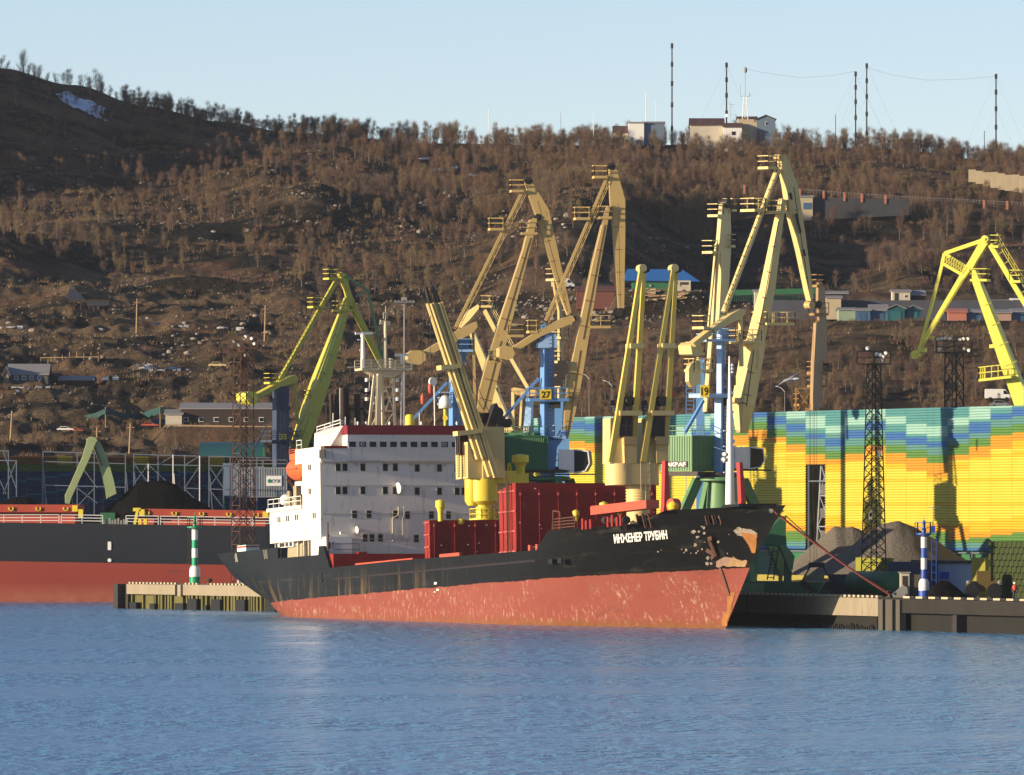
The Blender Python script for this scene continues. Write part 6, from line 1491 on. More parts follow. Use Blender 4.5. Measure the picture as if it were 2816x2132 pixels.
mb = MB(); cp.bar(mb, CHh(828, 180), CHh(1130, 690), .55, .6); mb.build("stay", MA, tH)
mb = MB(); stairs(cp, mb, CHh(845, 190), CHh(1130, 670), side=-1, gap=-.7, off=.2); mb.build("stay_ladder", M['olive'], tH)
mb = MB(); cp.poly(mb, Lg(CHh, [(700, 385), (722, 365), (740, 372), (770, 450), (850, 640), (935, 850), (1020, 1060), (1160, 1400), (1040, 1400), (960, 1170), (910, 1030), (840, 820), (715, 450)]), 1.6); mb.build("boom", MA, tH)
details(cp, tH, [(CHh(760, 470), CHh(1010, 1100), .6, 1.4), (CHh(700, 340), CHh(345, 915), .3, .25)], m=M['olive'], off=.85)
for (x, y, w_, d_) in ((872, 212, 22, 1.6), (1020, 460, 30, 1.8), (762, 450, 46, 1.8)): 
    mb = MB(); plat(cp, mb, *CHh(x, y), w_, d_); mb.build("platform", MA, tH)
mb = MB(); a = cp.P(*CHh(770, 1160), .8); b = cp.P(*CHh(1000, 1135), .8); n = cp.n * 1.3
mb.hexa([a - n, b - n, b + n, a + n, a - n + ZB * .3, b - n + ZB * .3, b + n + ZB * .3, a + n + ZB * .3]); rails(mb, [b + n + ZB * .3, a + n + ZB * .3, a - n + ZB * .3], 1.3, r=.05, step=.7); mb.build("walkway", MA, tH)
for (x, y, r) in ((800, 150, .42), (310, 968, .52)):
    mb = MB(); wheel(cp, mb, *CHh(x, y), r, 1.1, off=.2); wheel(cp, mb, *CHh(x, y), r * .35, 1.4, off=.2); mb.build("sheave", MA, tH)
mb = MB(); cp.bar(mb, CHh(325, 935), CHh(378, 935), .5, .8); cp.bar(mb, CHh(405, 845), CHh(432, 850), .35, .4); cp.bar(mb, CHh(830, 910), CHh(875, 905), .4, .5); mb.build("brackets", MA, tH)
mb = MB(); mb.box(cp.O.x - 1.5, cp.O.x + 1.5, cp.O.y - 1.5, cp.O.y + 1.5, QZ, 26); mb.build("tower", M['blue'], tH)
portal(tH, cp.O.x, cp.O.y, M['green'], span=5)

# ---- lime crane 35 at the left
cp = CP(772, 1206, 28)
t35 = thing("portal_crane", "lime green crane left of the radar mast, on a navy tower with the number 35", "crane", (cp.O.x, cp.O.y, QZ))
MOo = M['olive']
mb = MB(); cp.poly(mb, Lg(CG, [(1005, 165), (1022, 150), (1062, 165), (1100, 320), (1135, 400), (1230, 600), (1400, 945), (1375, 955), (1330, 880), (1200, 620), (1085, 400), (1060, 300)]), .9); mb.build("jib", MOo, t35)
mb = MB()
for a, b, w_ in (((1055, 175), (1252, 300), .3), ((1252, 300), (1375, 850), .28), ((1150, 355), (1252, 300), .22)): cp.bar(mb, CG(*a), CG(*b), w_, w_, off=.5)
mb.build("jib_truss", M['lgreen'], t35)
mb = MB(); cp.bar(mb, CG(985, 225), CG(500, 1075), .45, .6); mb.build("stay", MOo, t35)
mb = MB(); stairs(cp, mb, CG(955, 235), CG(470, 1060), side=1, gap=.75, off=.3, r=.05, step=1.2); mb.build("stay_ladder", MOo, t35)
mb = MB()
for a, b, w0, w1 in (((1085, 370), (1040, 500), .8, 1.0), ((1048, 490), (860, 1050), 1.0, 1.9), ((860, 1050), (780, 1290), 1.9, 2.0), ((780, 1290), (665, 1640), 2.0, 1.7)): cp.bar(mb, CG(*a), CG(*b), w0, w0 * 1.1, w2=w1, t2=w1 * 1.1)
mb.build("boom", MOo, t35)
mb = MB(); cp.poly(mb, Lg(CG, [(600, 1015), (635, 1010), (650, 1040), (640, 1075), (500, 1110), (430, 1150), (285, 1225), (280, 1185), (400, 1120), (490, 1070)]), 1.5, .3); mb.build("counterweight_arm", MOo, t35)
mb = MB(); cp.poly(mb, Lg(CG, [(192, 1165), (230, 1148), (275, 1158), (290, 1215), (260, 1262), (215, 1245), (195, 1215)]), 3.2); mb.build("counterweight", MA, t35)
mb = MB(); cp.bar(mb, CG(642, 1050), CG(668, 1420), .3, .3); mb.build("link_rod", MOo, t35)
details(cp, t35, [(CG(1040, 520), CG(850, 1070), .5, 1.3), (CG(820, 1180), CG(690, 1560), 1.3, 1.3)], m=M['lgreen'], off=1.05)
for (x, y, w_) in ((948, 212, 30), (825, 450, 36), (1045, 478, 44), (440, 1085, 22), (800, 1225, 36)):
    mb = MB(); plat(cp, mb, *CG(x, y), w_, 1.8); mb.build("platform", MOo, t35)
tower_(t35, cp, 747, 797, 8, ZV(1064, 1206), M['navy'], .92, yaw=20)
mb = MB(); plat(cp, mb, 772, 1216, 80, 3.4, h=1.2); mb.build("number_deck", M['navy'], t35)
sign(t35, cp, "35", 779, 1201, 22, 22, 2.0, m=M['navy'], tc=M['signy'])
cph = CP(772, 1206, 0)
house, c, d2, n2, L, hh = crane_house_box(t35, cph, 655, 790, 1286, 1368, 5, M['grey'], off=.5, rib=M['grey'])
mb = MB(); q = c - d2 * (L / 2 + .9); mb.obox(q + ZB * .4, d2 * 1.1, n2 * 2.2, ZB * 2.2); mb.build("operator_cab", M['slate'], t35)
p0 = cph.P(734, 1337, 0) ; p0 = Vector((p0.x, 0, p0.z)); pos = c + n2 * (2.5 + .1); pos = Vector((p0.x, pos.y, p0.z)); ex = Vector((1, 0, 0)); ww = 42 * mpp(1203); hh2 = 28 * mpp(1203)
mb = MB(); mb.prism([pos, pos + ex * ww, pos + ex * ww + ZB * hh2, pos + ZB * hh2], (0, .08, 0)); mb.build("company_board", M['pwhite'], house)
text("СУЭК", .62, M['slate'], pos + Vector((.78, -.06, .45)), ex, ZB, house, bold=.01, depth=.01, width=1.15)
mb = MB(); qq = pos + Vector((.45, -.05, .68)); mb.lathe(qq, [(.16, 0), (.27, 0), (.27, .03), (.16, .03)], n=18, axis=(0, -1, 0)); mb.build("company_emblem", M['logo'], house)
mb = MB(); cp.bar(mb, CG(400, 1440), CG(300, 1630), .15, .15); mb.build("brace", M['navy'], t35)
portal(t35, cp.O.x, cp.O.y, M['navy'], ztop=8.6, span=5)

# ---- green grab arm at the left, and the low green one beyond the bow
cp = CP(255, 1182, 6)
t = thing("material_handler", "pale green folding grab arm standing between coal heaps behind the bulk carrier", "excavator", (cp.O.x + 2, cp.O.y, QZ))
mb = MB(); cp.poly(mb, Lg(C4, [(570, 375), (590, 362), (625, 365), (640, 385), (625, 410), (590, 500), (520, 650), (470, 760), (455, 805), (430, 800), (428, 745), (460, 680), (540, 500), (570, 400)]), .9, .3); mb.build("stick", M['greyg'], t)
mb = MB(); cp.poly(mb, Lg(C4, [(635, 390), (655, 390), (705, 500), (745, 640), (765, 735), (700, 770), (690, 700), (665, 600), (640, 500), (615, 430)]), .9, -.5); mb.build("boom", M['greyg'], t)
mb = MB(); cp.bar(mb, C4(620, 430), C4(670, 550), .2, .2, off=.3); mb.build("hydraulic_ram", M['dark'], t)
mb = MB(); a = cp.P(*C4(700, 745)); mb.box(a.x - .8, a.x + 1.2, a.y - 1, a.y + 1, QZ + 1, 11.5); mb.box(a.x - 2, a.x + 4, a.y - 2, a.y + 2, QZ, QZ + 1.2); mb.build("undercarriage", M['green'], t)
cp = CP(2150, 912, 10)
t = thing("gantry_leg_frame", "bent pale green crane leg with a dark stair standing right of the bow", "crane leg", (cp.O.x, cp.O.y, QZ))
mb = MB(); cp.poly(mb, Lg(B2, [(1030, 640), (1110, 640), (1215, 770), (1190, 940), (1150, 935), (1105, 800)]), .9); mb.build("knee", M['lgreen'], t)
mb = MB(); cp.poly(mb, Lg(B2, [(985, 380), (1080, 300), (1115, 300), (1110, 500), (1120, 650), (1030, 660), (840, 640), (900, 500)]), 1.0, -.6); mb.build("girder", M['green'], t)
mb = MB(); cp.poly(mb, Lg(B2, [(1110, 790), (1150, 930), (1185, 950), (1170, 1200), (1100, 1200)]), .8, -.2); mb.build("strut", M['green'], t)
mb = MB()
for k in range(9): cp.bar(mb, B2(965 - k * 7, 720 + k * 38), B2(1025 - k * 6, 720 + k * 38), .08, .5)
cp.bar(mb, B2(975, 680), B2(900, 1050), .12, .1); cp.bar(mb, B2(1035, 680), B2(975, 1050), .12, .1); mb.build("stair", M['dark'], t)

# ---- lattice light masts
def light_mast(name, label, u, Y, v0, vb, w0, w1, m, head_w, lamps, zb=QZ, k=16, headv=None, sc=1.0):
    c = W(u, VH, Y); t = thing(name, label, "light mast", (c.x, c.y, zb)); zt = ZV(v0, Y); lattice_tower(t, c.x, c.y, w0, w1, zb, zt, m, k, .055 * sc, name="lattice", rot=radians(30))
    mb = MB(); hw = head_w * mpp(Y) / 2; mb.box(c.x - hw, c.x + hw, c.y - .9, c.y + .9, zt, zt + .14); rails(mb, [(c.x - hw, c.y - .9, zt + .1), (c.x + hw, c.y - .9, zt + .1)], 1.3, r=.04); rails(mb, [(c.x - hw, c.y + .9, zt + .1), (c.x + hw, c.y + .9, zt + .1)], 1.3, r=.04); mb.build("head_frame", m, t)
    for (dx, dz, on) in lamps:
        mb = MB(); q = Vector((c.x + dx, c.y - .7, zt + dz)); mb.lathe(q, [(.08, -.1), (.16, .0), (.19, .25), (.18, .27)], n=10, axis=(-.5, -.75, -.35)); mb.build("floodlight", M['pwhite'] if on else M['roofg'], t)
    return t
light_mast("light_mast", "rusty lattice light mast in front of the bulk carrier's side, behind the stern", 669, 1047, 960, 1511, 2.1, 1.7, M['rusty'], 78, [(1.1, 1.3, 1), (.4, 1.5, 1), (.2, 1.2, 0), (1.4, .7, 1), (-1.0, .9, 0), (-.4, .5, 0)], k=18)
light_mast("light_mast", "tall black lattice mast in front of the coloured screen, lamps on its wide head", 2403, 921, 1004, 1600, 1.95, 1.0, M['black'], 92, [(.3, 1.2, 1), (.7, 1.1, 1), (1.0, .9, 1), (1.3, 1.3, 1), (.5, .6, 0), (.9, .5, 0), (-.6, 1.8, 1)], k=22)
light_mast("light_mast", "dark lattice mast behind the screen with two rows of white floodlights", 2624, 1005, 972, 1130, 1.7, 1.5, M['black'], 98, [(-1.8, 1.6, 1), (-1.4, 1.7, 1), (-1.0, 1.75, 1), (-1.7, .5, 1), (-.5, 1.7, 1), (.7, 1.6, 1), (1.1, 1.7, 1), (1.6, 1.7, 1), (1.7, .4, 1), (1.2, .6, 0)], k=14, sc=1.2)
t = thing("switch_boxes", "grey switch boxes strapped to the black lattice mast", "box", W(2392, VH, 919)); mb = MB()
for x, y, w_ in ((825, 865, 18), (822, 885, 20), (878, 475, 20)): q = W(*C3(x, y), 919.3); mb.obox(q, Vector((w_ * .008, 0, 0)), Vector((0, .2, 0)), ZB * .35)
D.objects.remove(t); tag(mb.build("switch_box", M['roofg']), "grey switch boxes strapped to the black lattice mast", "box")
def post(name, label, cat, u, v0, vb, Y, r=.08, m=None, zb=None, head=None):
    a = W(u, v0, Y); b = W(u, vb, Y); b.z = b.z if zb is None else zb; t = thing(name, label, cat, b); mb = MB(); mb.tube(b, a, r, r * .7); mb.build("pole", m or M['roofg'], t)
    if head: head(t, a)
    return t
def floods(t, a):
    mb = MB(); mb.box(a.x - 1.3, a.x + 1.3, a.y - .4, a.y + .4, a.z - .35, a.z - .2)
    for dx in (-1.1, -.7, -.3, .3, .7, 1.1): mb.lathe((a.x + dx, a.y - .3, a.z - .05), [(.1, 0), (.2, .25)], n=8, axis=(0, -.8, -.5))
    mb.box(a.x - .4, a.x + .3, a.y - .3, a.y + .3, a.z, a.z + .35); mb.build("lamp_cluster", M['roofg'], t)
post("lamp_post", "slim grey lamp post with a lamp cluster behind the radar mast", "lamp post", 1112, 826, 1210, 1100, .13, M['roofg'], QZ, floods)
def arm_(t, a): mb = MB(); mb.path([a, a + Vector((-.4, 0, .45)), a + Vector((-.8, 0, .65))], .035); mb.beam(a + Vector((-.8, 0, .65)), a + Vector((-1.15, 0, .72)), .14, .09); mb.build("lamp_arm", M['pwhite'], t)
for (u, v0, vb, Y, lb) in ((1620, 1042, 1140, 1125, "thin lamp post with a curved arm between crane 27 and the twin deck crane"), (1683, 1062, 1140, 1130, "shorter lamp post with a curved arm just left of the twin deck crane"), (2158, 1078, 1135, 1110, "small lamp post standing above the screen below the gull")):
    post("lamp_post", lb, "lamp post", u, v0, vb, Y, .045, M['roofg'], ZV(vb, Y) - 3, arm_)
# ================================================================== BULK CARRIER
BY = 1147.0
def BW(u, v, Y=BY): return W(u, v, Y)
bulk = thing("bulk_carrier", "long dark bulk carrier with red bottom and orange red hatch covers behind the stern", "bulk carrier", (W(300, VH, BY).x, BY, 0))
def section(us, zf, y0, y1):
    mb = MB()
mb = MB(); cols = [(-1400, 9.9), (0, 10.25), (740, 9.75), (900, 9.6)]
xs = np.linspace(-1400, 880, 60); prev = None
for i, u in enumerate(xs):
    X = (u - UC) * BY / FP; zt = float(np.interp(u, [c[0] for c in cols], [c[1] for c in cols])); e = max(0, (u - 760) / 120); y0 = BY + 10 * e * e; y1 = BY + 28 - 10 * e * e
    mb.v += [(X, y0 + 1.5, -2), (X, y0, .3), (X, y0, zt), (X, y1, zt), (X, y1, -2)]
    if i:
        k = len(mb.v) - 10
        for q in range(4): mb.f.append((k + q, k + 5 + q, k + 6 + q, k + 1 + q)); mb.m.append(0)
def bulk_mat():
    m = D.materials.new("bulk_carrier_paint"); m.use_nodes = True; n = m.node_tree.nodes; l = m.node_tree.links; b = n["Principled BSDF"]; b.inputs["Roughness"].default_value = .55
    tc = n.new("ShaderNodeTexCoord"); sp = n.new("ShaderNodeSeparateXYZ"); l.new(tc.outputs["Object"], sp.inputs[0])
    def noise(s, sc, loc=(0, 0, 0), d=5):
        mp = n.new("ShaderNodeMapping"); mp.inputs["Scale"].default_value = sc; mp.inputs["Location"].default_value = loc; z = n.new("ShaderNodeTexNoise"); z.inputs["Scale"].default_value = s; z.inputs["Detail"].default_value = d
        l.new(tc.outputs["Object"], mp.inputs[0]); l.new(mp.outputs[0], z.inputs["Vector"]); return z.outputs[0]
    def mix(f, a, c):
        x = n.new("ShaderNodeMix"); x.data_type = 'RGBA'; l.new(f, x.inputs[0])
        for i, q in ((6, a), (7, c)):
            if isinstance(q, tuple): x.inputs[i].default_value = (*q, 1)
            else: l.new(q, x.inputs[i])
        return x.outputs[2]
    def mr(x, a, c, lo=0, hi=1):
        r = n.new("ShaderNodeMapRange"); r.inputs["From Min"].default_value = a; r.inputs["From Max"].default_value = c; r.inputs["To Min"].default_value = lo; r.inputs["To Max"].default_value = hi; l.new(x, r.inputs[0]); return r.outputs[0]
    blk = mix(noise(.2, (1, 1, .15)), (0.005, 0.007, 0.011), (0.013, 0.016, 0.022))
    seam = mr(noise(.9, (1, 1, .02), (3, 3, 3)), .66, .70); blk = mix(seam, blk, (0.05, 0.03, 0.02))
    red = mix(noise(.25, (.6, 1, .8)), (0.26, 0.034, 0.020), (0.33, 0.056, 0.034))
    red = mix(mr(noise(1.2, (.12, 1, 1.2), (6, 6, 6)), .66, .72), red, (0.10, 0.04, 0.035))
    fade = n.new("ShaderNodeMath"); fade.operation = 'MULTIPLY'; l.new(mr(sp.outputs[2], 2.6, .6), fade.inputs[0]); l.new(noise(1.0, (.7, 1, .6), (2, 2, 2), 8), fade.inputs[1]); red = mix(fade.outputs[0], red, (0.46, 0.16, 0.10))
    ln = n.new("ShaderNodeMath"); ln.operation = 'MULTIPLY_ADD'; l.new(sp.outputs[0], ln.inputs[0]); ln.inputs[1].default_value = 0.0165; l.new(sp.outputs[2], ln.inputs[2])
    col = mix(mr(ln.outputs[0], 5.00, 5.05), red, blk); l.new(col, b.inputs["Base Color"]); return m
mb.build("hull", bulk_mat(), bulk)
def bz(u): return float(np.interp(u, [c[0] for c in cols], [c[1] for c in cols]))
mb = MB()
for a, b in ((-700, 162), (168, 282), (346, 435), (441, 690), (694, 760)):
    pa = BW(a, VH); pb = BW(b, VH); rails(mb, [(pa.x, BY + .3, bz(a)), (pb.x, BY + .3, bz(b))], 1.12, r=.04, bars=3, step=2.3)
mb.build("railing", M['pwhite'], bulk)
for a, b, yb in ((-900, 218, 0), (385, 742, 0)):
    pa = BW(a, VH, BY + 6); pb = BW(b, VH, BY + 6); mb = MB(); z0 = bz(b) + .35
    zt0 = ZV(1386 if a < 0 else 1399, BY + 6); zt1 = ZV(1388 if a < 0 else 1405, BY + 6)
    mb.hexa([(pa.x, BY + 6, zt0 - 1.0), (pb.x, BY + 6, zt1 - 1.0), (pb.x, BY + 20, zt1 - 1.0), (pa.x, BY + 20, zt0 - 1.0), (pa.x, BY + 6, zt0), (pb.x, BY + 6, zt1), (pb.x, BY + 20, zt1), (pa.x, BY + 20, zt0)])
    o = mb.build("hatch_cover", mat('hatch_orange_red', (0.42, 0.07, 0.04), .5, .08, .6, rust=.05), bulk)
    mb = MB(); mb.box(pa.x, pb.x - .6, BY + 7, BY + 19, z0 - .6, zt1 - 1.0); mb.build("coaming", M['lred'], bulk)
    n = int((pb.x - pa.x) / 2.9)
    for i in range(n):
        mb = MB(); x = pb.x - 1.6 - i * 3.55; z = zt1 + (zt0 - zt1) * (pb.x - x) / (pb.x - pa.x)
        mb.box(x, x + .16, BY + 5.8, BY + 6, z - .8, z - .35); mb.box(x - .5, x - .34, BY + 5.8, BY + 6, z - .8, z - .35); mb.box(x - .5, x + .16, BY + 5.8, BY + 5.95, z - .82, z - .72)
        mb.build("cleat", M['yellow'], o)
    mb = MB(); mb.box(pb.x - .9, pb.x - .2, BY + 5.6, BY + 6.1, zt1 - .9, zt1 - .1); mb.build("lifting_gear", M['yellow'], o); mb = MB(); mb.box(pb.x - .1, pb.x + .5, BY + 5.6, BY + 6.4, zt1 - 1.7, zt1 - .6)
    if a > 0: mb.build("lifting_gear", M['yellow'], o); mb = MB(); mb.box(pa.x - .1, pa.x + .6, BY + 5.6, BY + 6.1, zt0 - 1.0, zt0 - .1); mb.box(pa.x - .9, pa.x + .1, BY + 5.6, BY + 6.4, zt0 - .35, zt0 + .1); mb.beam((pa.x - .7, BY + 5.8, bz(a)), (pa.x - .3, BY + 5.8, zt0 - .1), .35); mb.build("lifting_gear", M['yellow'], o); mb = MB(); mb.box(pb.x + .5, pb.x + .8, BY + 5.7, BY + 6.2, zt1 - 1.9, zt1 - 1.5)
    mb.build("lifting_gear", M['yellow'], o)
mb = MB()
for i in range(9): u = 282 + i * 8; p = BW(u, VH); mb.box(p.x, p.x + .25, BY + .5, BY + .9, bz(u), bz(u) + .5 + .15 * (i % 3))
mb.build("deck_fittings", M['roofg'], bulk)
mb = MB(); p = BW(301, 1502); mb.box(p.x - .22, p.x + .22, BY - .12, BY + .02, ZV(1513, BY), ZV(1490, BY)); mb.lathe((p.x, BY - .1, ZV(1541, BY)), [(.25, -.03), (.25, .06)], n=12, axis=(0, 1, 0)); mb.build("draught_board", M['pwhite'], bulk)
mb = MB()
for u in (575, 590): p = BW(u - 575 + 380, VH); mb.box(p.x, p.x + .4, BY + .2, BY + .5, bz(u) , bz(u) + .9)
mb.build("fire_box", M['yellow'], bulk)

# ================================================================== HILLSIDE BUILDINGS
def gable(t, X0, X1, Y0, Y1, z0, zw, zr, wm, rm, along='x', over=.25):
    mb = MB(); mb.box(X0, X1, Y0, Y1, z0, zw)
    if zr > zw:
        if along == 'x': ym = (Y0 + Y1) / 2; mb.prism([((X0 + X1) / 2, Y0, zw), ((X0 + X1) / 2, Y1, zw), ((X0 + X1) / 2, ym, zr - .05)], (X1 - X0, 0, 0))
        else: xm = (X0 + X1) / 2; mb.prism([(X0, (Y0 + Y1) / 2, zw), (X1, (Y0 + Y1) / 2, zw), (xm, (Y0 + Y1) / 2, zr - .05)], (0, Y1 - Y0, 0))
    mb.build("wall", wm, t); mb = MB(); th = .12
    if zr > zw:
        if along == 'x':
            ym = (Y0 + Y1) / 2
            for ya in (Y0 - over, Y1 + over): mb.hexa([(X0 - over, ya, zw - .05), (X1 + over, ya, zw - .05), (X1 + over, ym, zr), (X0 - over, ym, zr), (X0 - over, ya, zw + th), (X1 + over, ya, zw + th), (X1 + over, ym, zr + th), (X0 - over, ym, zr + th)])
        else:
            xm = (X0 + X1) / 2
            for xa in (X0 - over, X1 + over): mb.hexa([(xa, Y0 - over, zw - .05), (xm, Y0 - over, zr), (xm, Y1 + over, zr), (xa, Y1 + over, zw - .05), (xa, Y0 - over, zw + th), (xm, Y0 - over, zr + th), (xm, Y1 + over, zr + th), (xa, Y1 + over, zw + th)])
    else: mb.box(X0 - over, X1 + over, Y0 - over, Y1 + over, zw, zw + th)
    mb.build("roof", rm, t)
def house(name, label, cat, u0, u1, vb, vw, vr, Y, depth, wm, rm, along='x', wins=(), door=None, group=None, wmat=None, frame_=None, sink=2.0):
    X0 = (u0 - UC) * Y / FP; X1 = (u1 - UC) * Y / FP; zb = ZV(vb, Y); t = thing(name, label, cat, ((X0 + X1) / 2, Y, zb), group=group)
    gable(t, X0, X1, Y, Y + depth, zb - sink, ZV(vw, Y), ZV(vr, Y + depth / 2 if along == 'x' else Y), wm, rm, along)
    for (ua, ub, va, v_b) in wins:
        xa = (ua - UC) * Y / FP; xb = (ub - UC) * Y / FP; mb = MB(); mb.box(xa - .07, xb + .07, Y - .05, Y + .02, ZV(v_b, Y) - .07, ZV(va, Y) + .07, 1); mb.box(xa, xb, Y - .08, Y - .04, ZV(v_b, Y), ZV(va, Y), 0); mb.build("window", [wmat or M['glass'], frame_ or M['pwhite']], t)
    if door: ua, ub, va, v_b = door; mb = MB(); mb.box((ua - UC) * Y / FP, (ub - UC) * Y / FP, Y - .06, Y, ZV(v_b, Y), ZV(va, Y)); mb.build("door", M['dark'] if wmat is None else wmat, t)
    return t
K7 = lambda x, y: (x / 2.792, 700 + y / 2.792)
def w7(*r): return [(K7(a, 0)[0], K7(b, 0)[0], K7(0, c)[1], K7(0, d)[1]) for a, b, c, d in r]
house("house", "grey brick house with four pale windows under a grey roof at the left edge", "house", 22, 131, 1078, 1031, 1003, 1384, 9, M['brick'], M['roofg'], wins=w7((112, 138, 935, 960), (172, 198, 935, 960), (230, 256, 935, 960), (288, 314, 935, 960)), wmat=M['slate'])
t = house("side_wing", "pale gabled wing at the left end of the grey brick house", "house", 10, 24, 1072, 1035, 1010, 1382, 8, M['conc'], M['roofg'], along='y')
house("shed", "long low brown shed beside the grey brick house", "shed", 164, 256, 1078, 1046, 1036, 1388, 7, M['wood'], M['roofg'], wins=w7((1, 2, 1, 2)) and ())
house("shed", "dark tall shed squeezed between the grey house and the low brown shed", "shed", 133, 158, 1080, 1032, 1026, 1390, 6, M['dark'], M['rusty'])
t = house("barracks", "long dark plank building with a grey roof and small white framed windows above the port", "building", 497, 790, 1168, 1125, 1110, 1312, 9, M['wood'], M['roofg'], wins=[(506 + 41.5 * i, 517 + 41.5 * i, 1149, 1159) for i in range(7)])
house("annex", "white gabled annex at the left end of the long plank building", "building", 455, 500, 1168, 1140, 1128, 1311, 7, M['plaster'], M['roofg'])
mb = MB(); p = W(455, 1170, 1308); q = W(800, 1176, 1308); mb.beam(p, q, 2.5, .25)
for u in range(470, 800, 42): a = W(u, 1172, 1308); mb.beam(a, a - ZB * 3.5, .2)
tag(mb.build("loading_platform", M['sand']), "timber platform running along the front of the long plank building", "platform")
def hangar():
    Y = 1252; a = W(547, 1300, Y); b = W(723, 1300, Y); t = thing("hangar", "teal arched hangar at the foot of the hill behind the steel frames", "hangar", a); mb = MB(); zt = ZV(1221, Y); zb_ = QZ
    pr = [(0, zb_), (0, zt - 2.2), (.8, zt - .7), (2.2, zt), (5.5, zt + .3), (8, zt - .2), (9.5, zt - 2), (9.5, zb_)]
    mb.prism([((a.x + b.x) / 2, Y + y, z) for y, z in pr], (b.x - a.x, 0, 0)); mb.build("shell", M['teal'], t)
    mb = MB(); c = W(735, 1300, Y); mb.prism([(b.x + .05, Y + 1, zb_), (b.x + 1.2, Y + 1, zb_), (b.x + .3, Y + 1, zt - .5), (b.x + .05, Y + 1, zt - .5)], (0, 6, 0)); mb.build("end_brace", M['green'], t)
hangar()
# blue roof shed
t = thing("blue_roofed_shed", "green walled shed with a broad bright blue hipped roof behind the twin deck crane", "shed", W(1820, 800, 1503))
Y = 1503; a, b, c, d, e, f = W(1716, 772, Y), W(1926, 775, Y), W(1880, 772, Y + 4), W(1724, 740, Y + 9), W(1876, 741, Y + 9), W(1845, 803, Y)
mb = MB(); mb.box(W(1740, 0, Y).x, W(1845, 0, Y).x, Y + .6, Y + 14, ZV(806, Y) - 2, ZV(772, Y)); mb.build("wall", M['green'], t)
mb = MB(); mb.poly([a, b, e, d]); a2, b2 = a + Vector((0, 18, 0)), b + Vector((0, 18, 0)); mb.poly([a2, d, e, b2]); mb.poly([a, d, a2]); mb.poly([b, b2, e]); mb.poly([a, a2, b2, b]); mb.build("roof", M['blueroof'], t)
mb = MB(); mb.box(W(1786, 0, Y).x, W(1791, 0, Y).x, Y + .4, Y + .6, ZV(788, Y), ZV(783, Y)); mb.build("window", M['beige'], t)
t = thing("lean_to", "open pale concrete lean-to at the right end of the blue roofed shed", "shed", W(1870, 803, 1500)); mb = MB()
q0, q1 = W(1845, 0, 1500).x, W(1899, 0, 1500).x; zt = ZV(772, 1500); zl = ZV(806, 1500)
mb.box(q0, q1, 1499, 1504, zt - .3, zt); mb.box(q1 - .3, q1, 1499, 1499.3, zl - 1, zt - .3); mb.box(q0, q0 + .3, 1499, 1499.3, zl - 1, zt - .3); mb.box(q0 + 1.2, q0 + 1.5, 1499, 1499.3, zl - 1, zt - .3); mb.box(q0, q1, 1499.1, 1499.3, zt - 1.0, zt - .75); mb.box(q0, q1, 1503.8, 1504, zl - 1, zt - .3); mb.build("frame", M['plaster'], t)
# timber and rubble on the ledge
t = MB()
for i in range(34):
    u = random.uniform(1765, 1880); v = random.uniform(808, 838); p = hit(u, v); a = random.uniform(-.5, .5); L = random.uniform(1, 3); t.beam(p + Vector((-L * cos(a) / 2, -L * sin(a) / 2, .2)), p + Vector((L * cos(a) / 2, L * sin(a) / 2, .25 + random.random() * .5)), .22)
tag(t.build("timber_heap", M['sand']), "untidy heap of pale timber on the ledge below the blue roofed shed", "timber", kind="stuff")
house("shed", "rusty brown round-topped store left of the blue roofed shed", "shed", 1585, 1690, 818, 800, 788, 1502, 6, mat('rust_brown_wall', (0.16, 0.06, 0.05), .8, .1, .6), mat('rust_brown_roof', (0.13, 0.055, 0.05), .8, .1, .6), group=None)
# garages on the right terrace
V5 = lambda x, y: (1650 + x / 1.897, 700 + y / 1.897)
gl = [(1245, 1332, 355, 290, 280, 'pg', 'x', "pale green flat garage at the left end of the garage row"),
      (1334, 1410, 362, 292, 282, 'bl', 'x', "dull blue flat garage second in the row"),
      (1411, 1500, 362, 292, 264, 'bl', 'x', "blue garage with a pale sloping roof third in the row"),
      (1501, 1590, 358, 285, 263, 'te', 'y', "teal gabled garage, the left of two alike in the row"),
      (1592, 1676, 352, 288, 267, 'te', 'y', "teal gabled garage, the right of two alike in the row"),
      (1815, 1912, 372, 302, 286, 'pk', 'x', "pink plastered garage left of the lemon crane's boom"),
      (1914, 1985, 368, 302, 288, 'bl', 'x', "small blue garage beside the pink one"),
      (2060, 2146, 360, 305, 290, 'pl', 'x', "peeling pale pink garage right of the lemon crane's boom"),
      (2150, 2230, 362, 300, 285, 'bl', 'x', "blue garage at the right edge of the photo")]
GM = {'pg': mat('pale_green_wall', (0.26, 0.34, 0.24), .8, .1, .5), 'bl': mat('garage_blue', (0.06, 0.13, 0.24), .6, .1, .6), 'te': M['teal'], 'pk': M['pink'], 'pl': mat('peeling_pink', (0.42, 0.26, 0.20), .85, .15, .9, rust=.2)}
for i, (xa, xb, yb, yw, yr, c, al, lb) in enumerate(gl):
    u0, u1 = V5(xa, 0)[0], V5(xb, 0)[0]; house("garage", lb, "garage", u0, u1, V5(0, yb)[1], V5(0, yw)[1], V5(0, yr)[1], 1434 - (i % 2) * .7, 6.5, GM[c], M['roofg'] if c not in ('pk',) else M['pink'], along=al, door=(u0 + 8, u1 - 10, V5(0, yw + 12)[1], V5(0, yb - 4)[1]) if c in ('bl', 'te') else None, wmat=mat('garage_door_%d' % i, tuple(x * .75 for x in ((0.06, 0.13, 0.24) if c == 'bl' else (0.03, 0.17, 0.19))), .5, .1, .6) if c in ('bl', 'te') else None, group="garages on the terrace", sink=3)
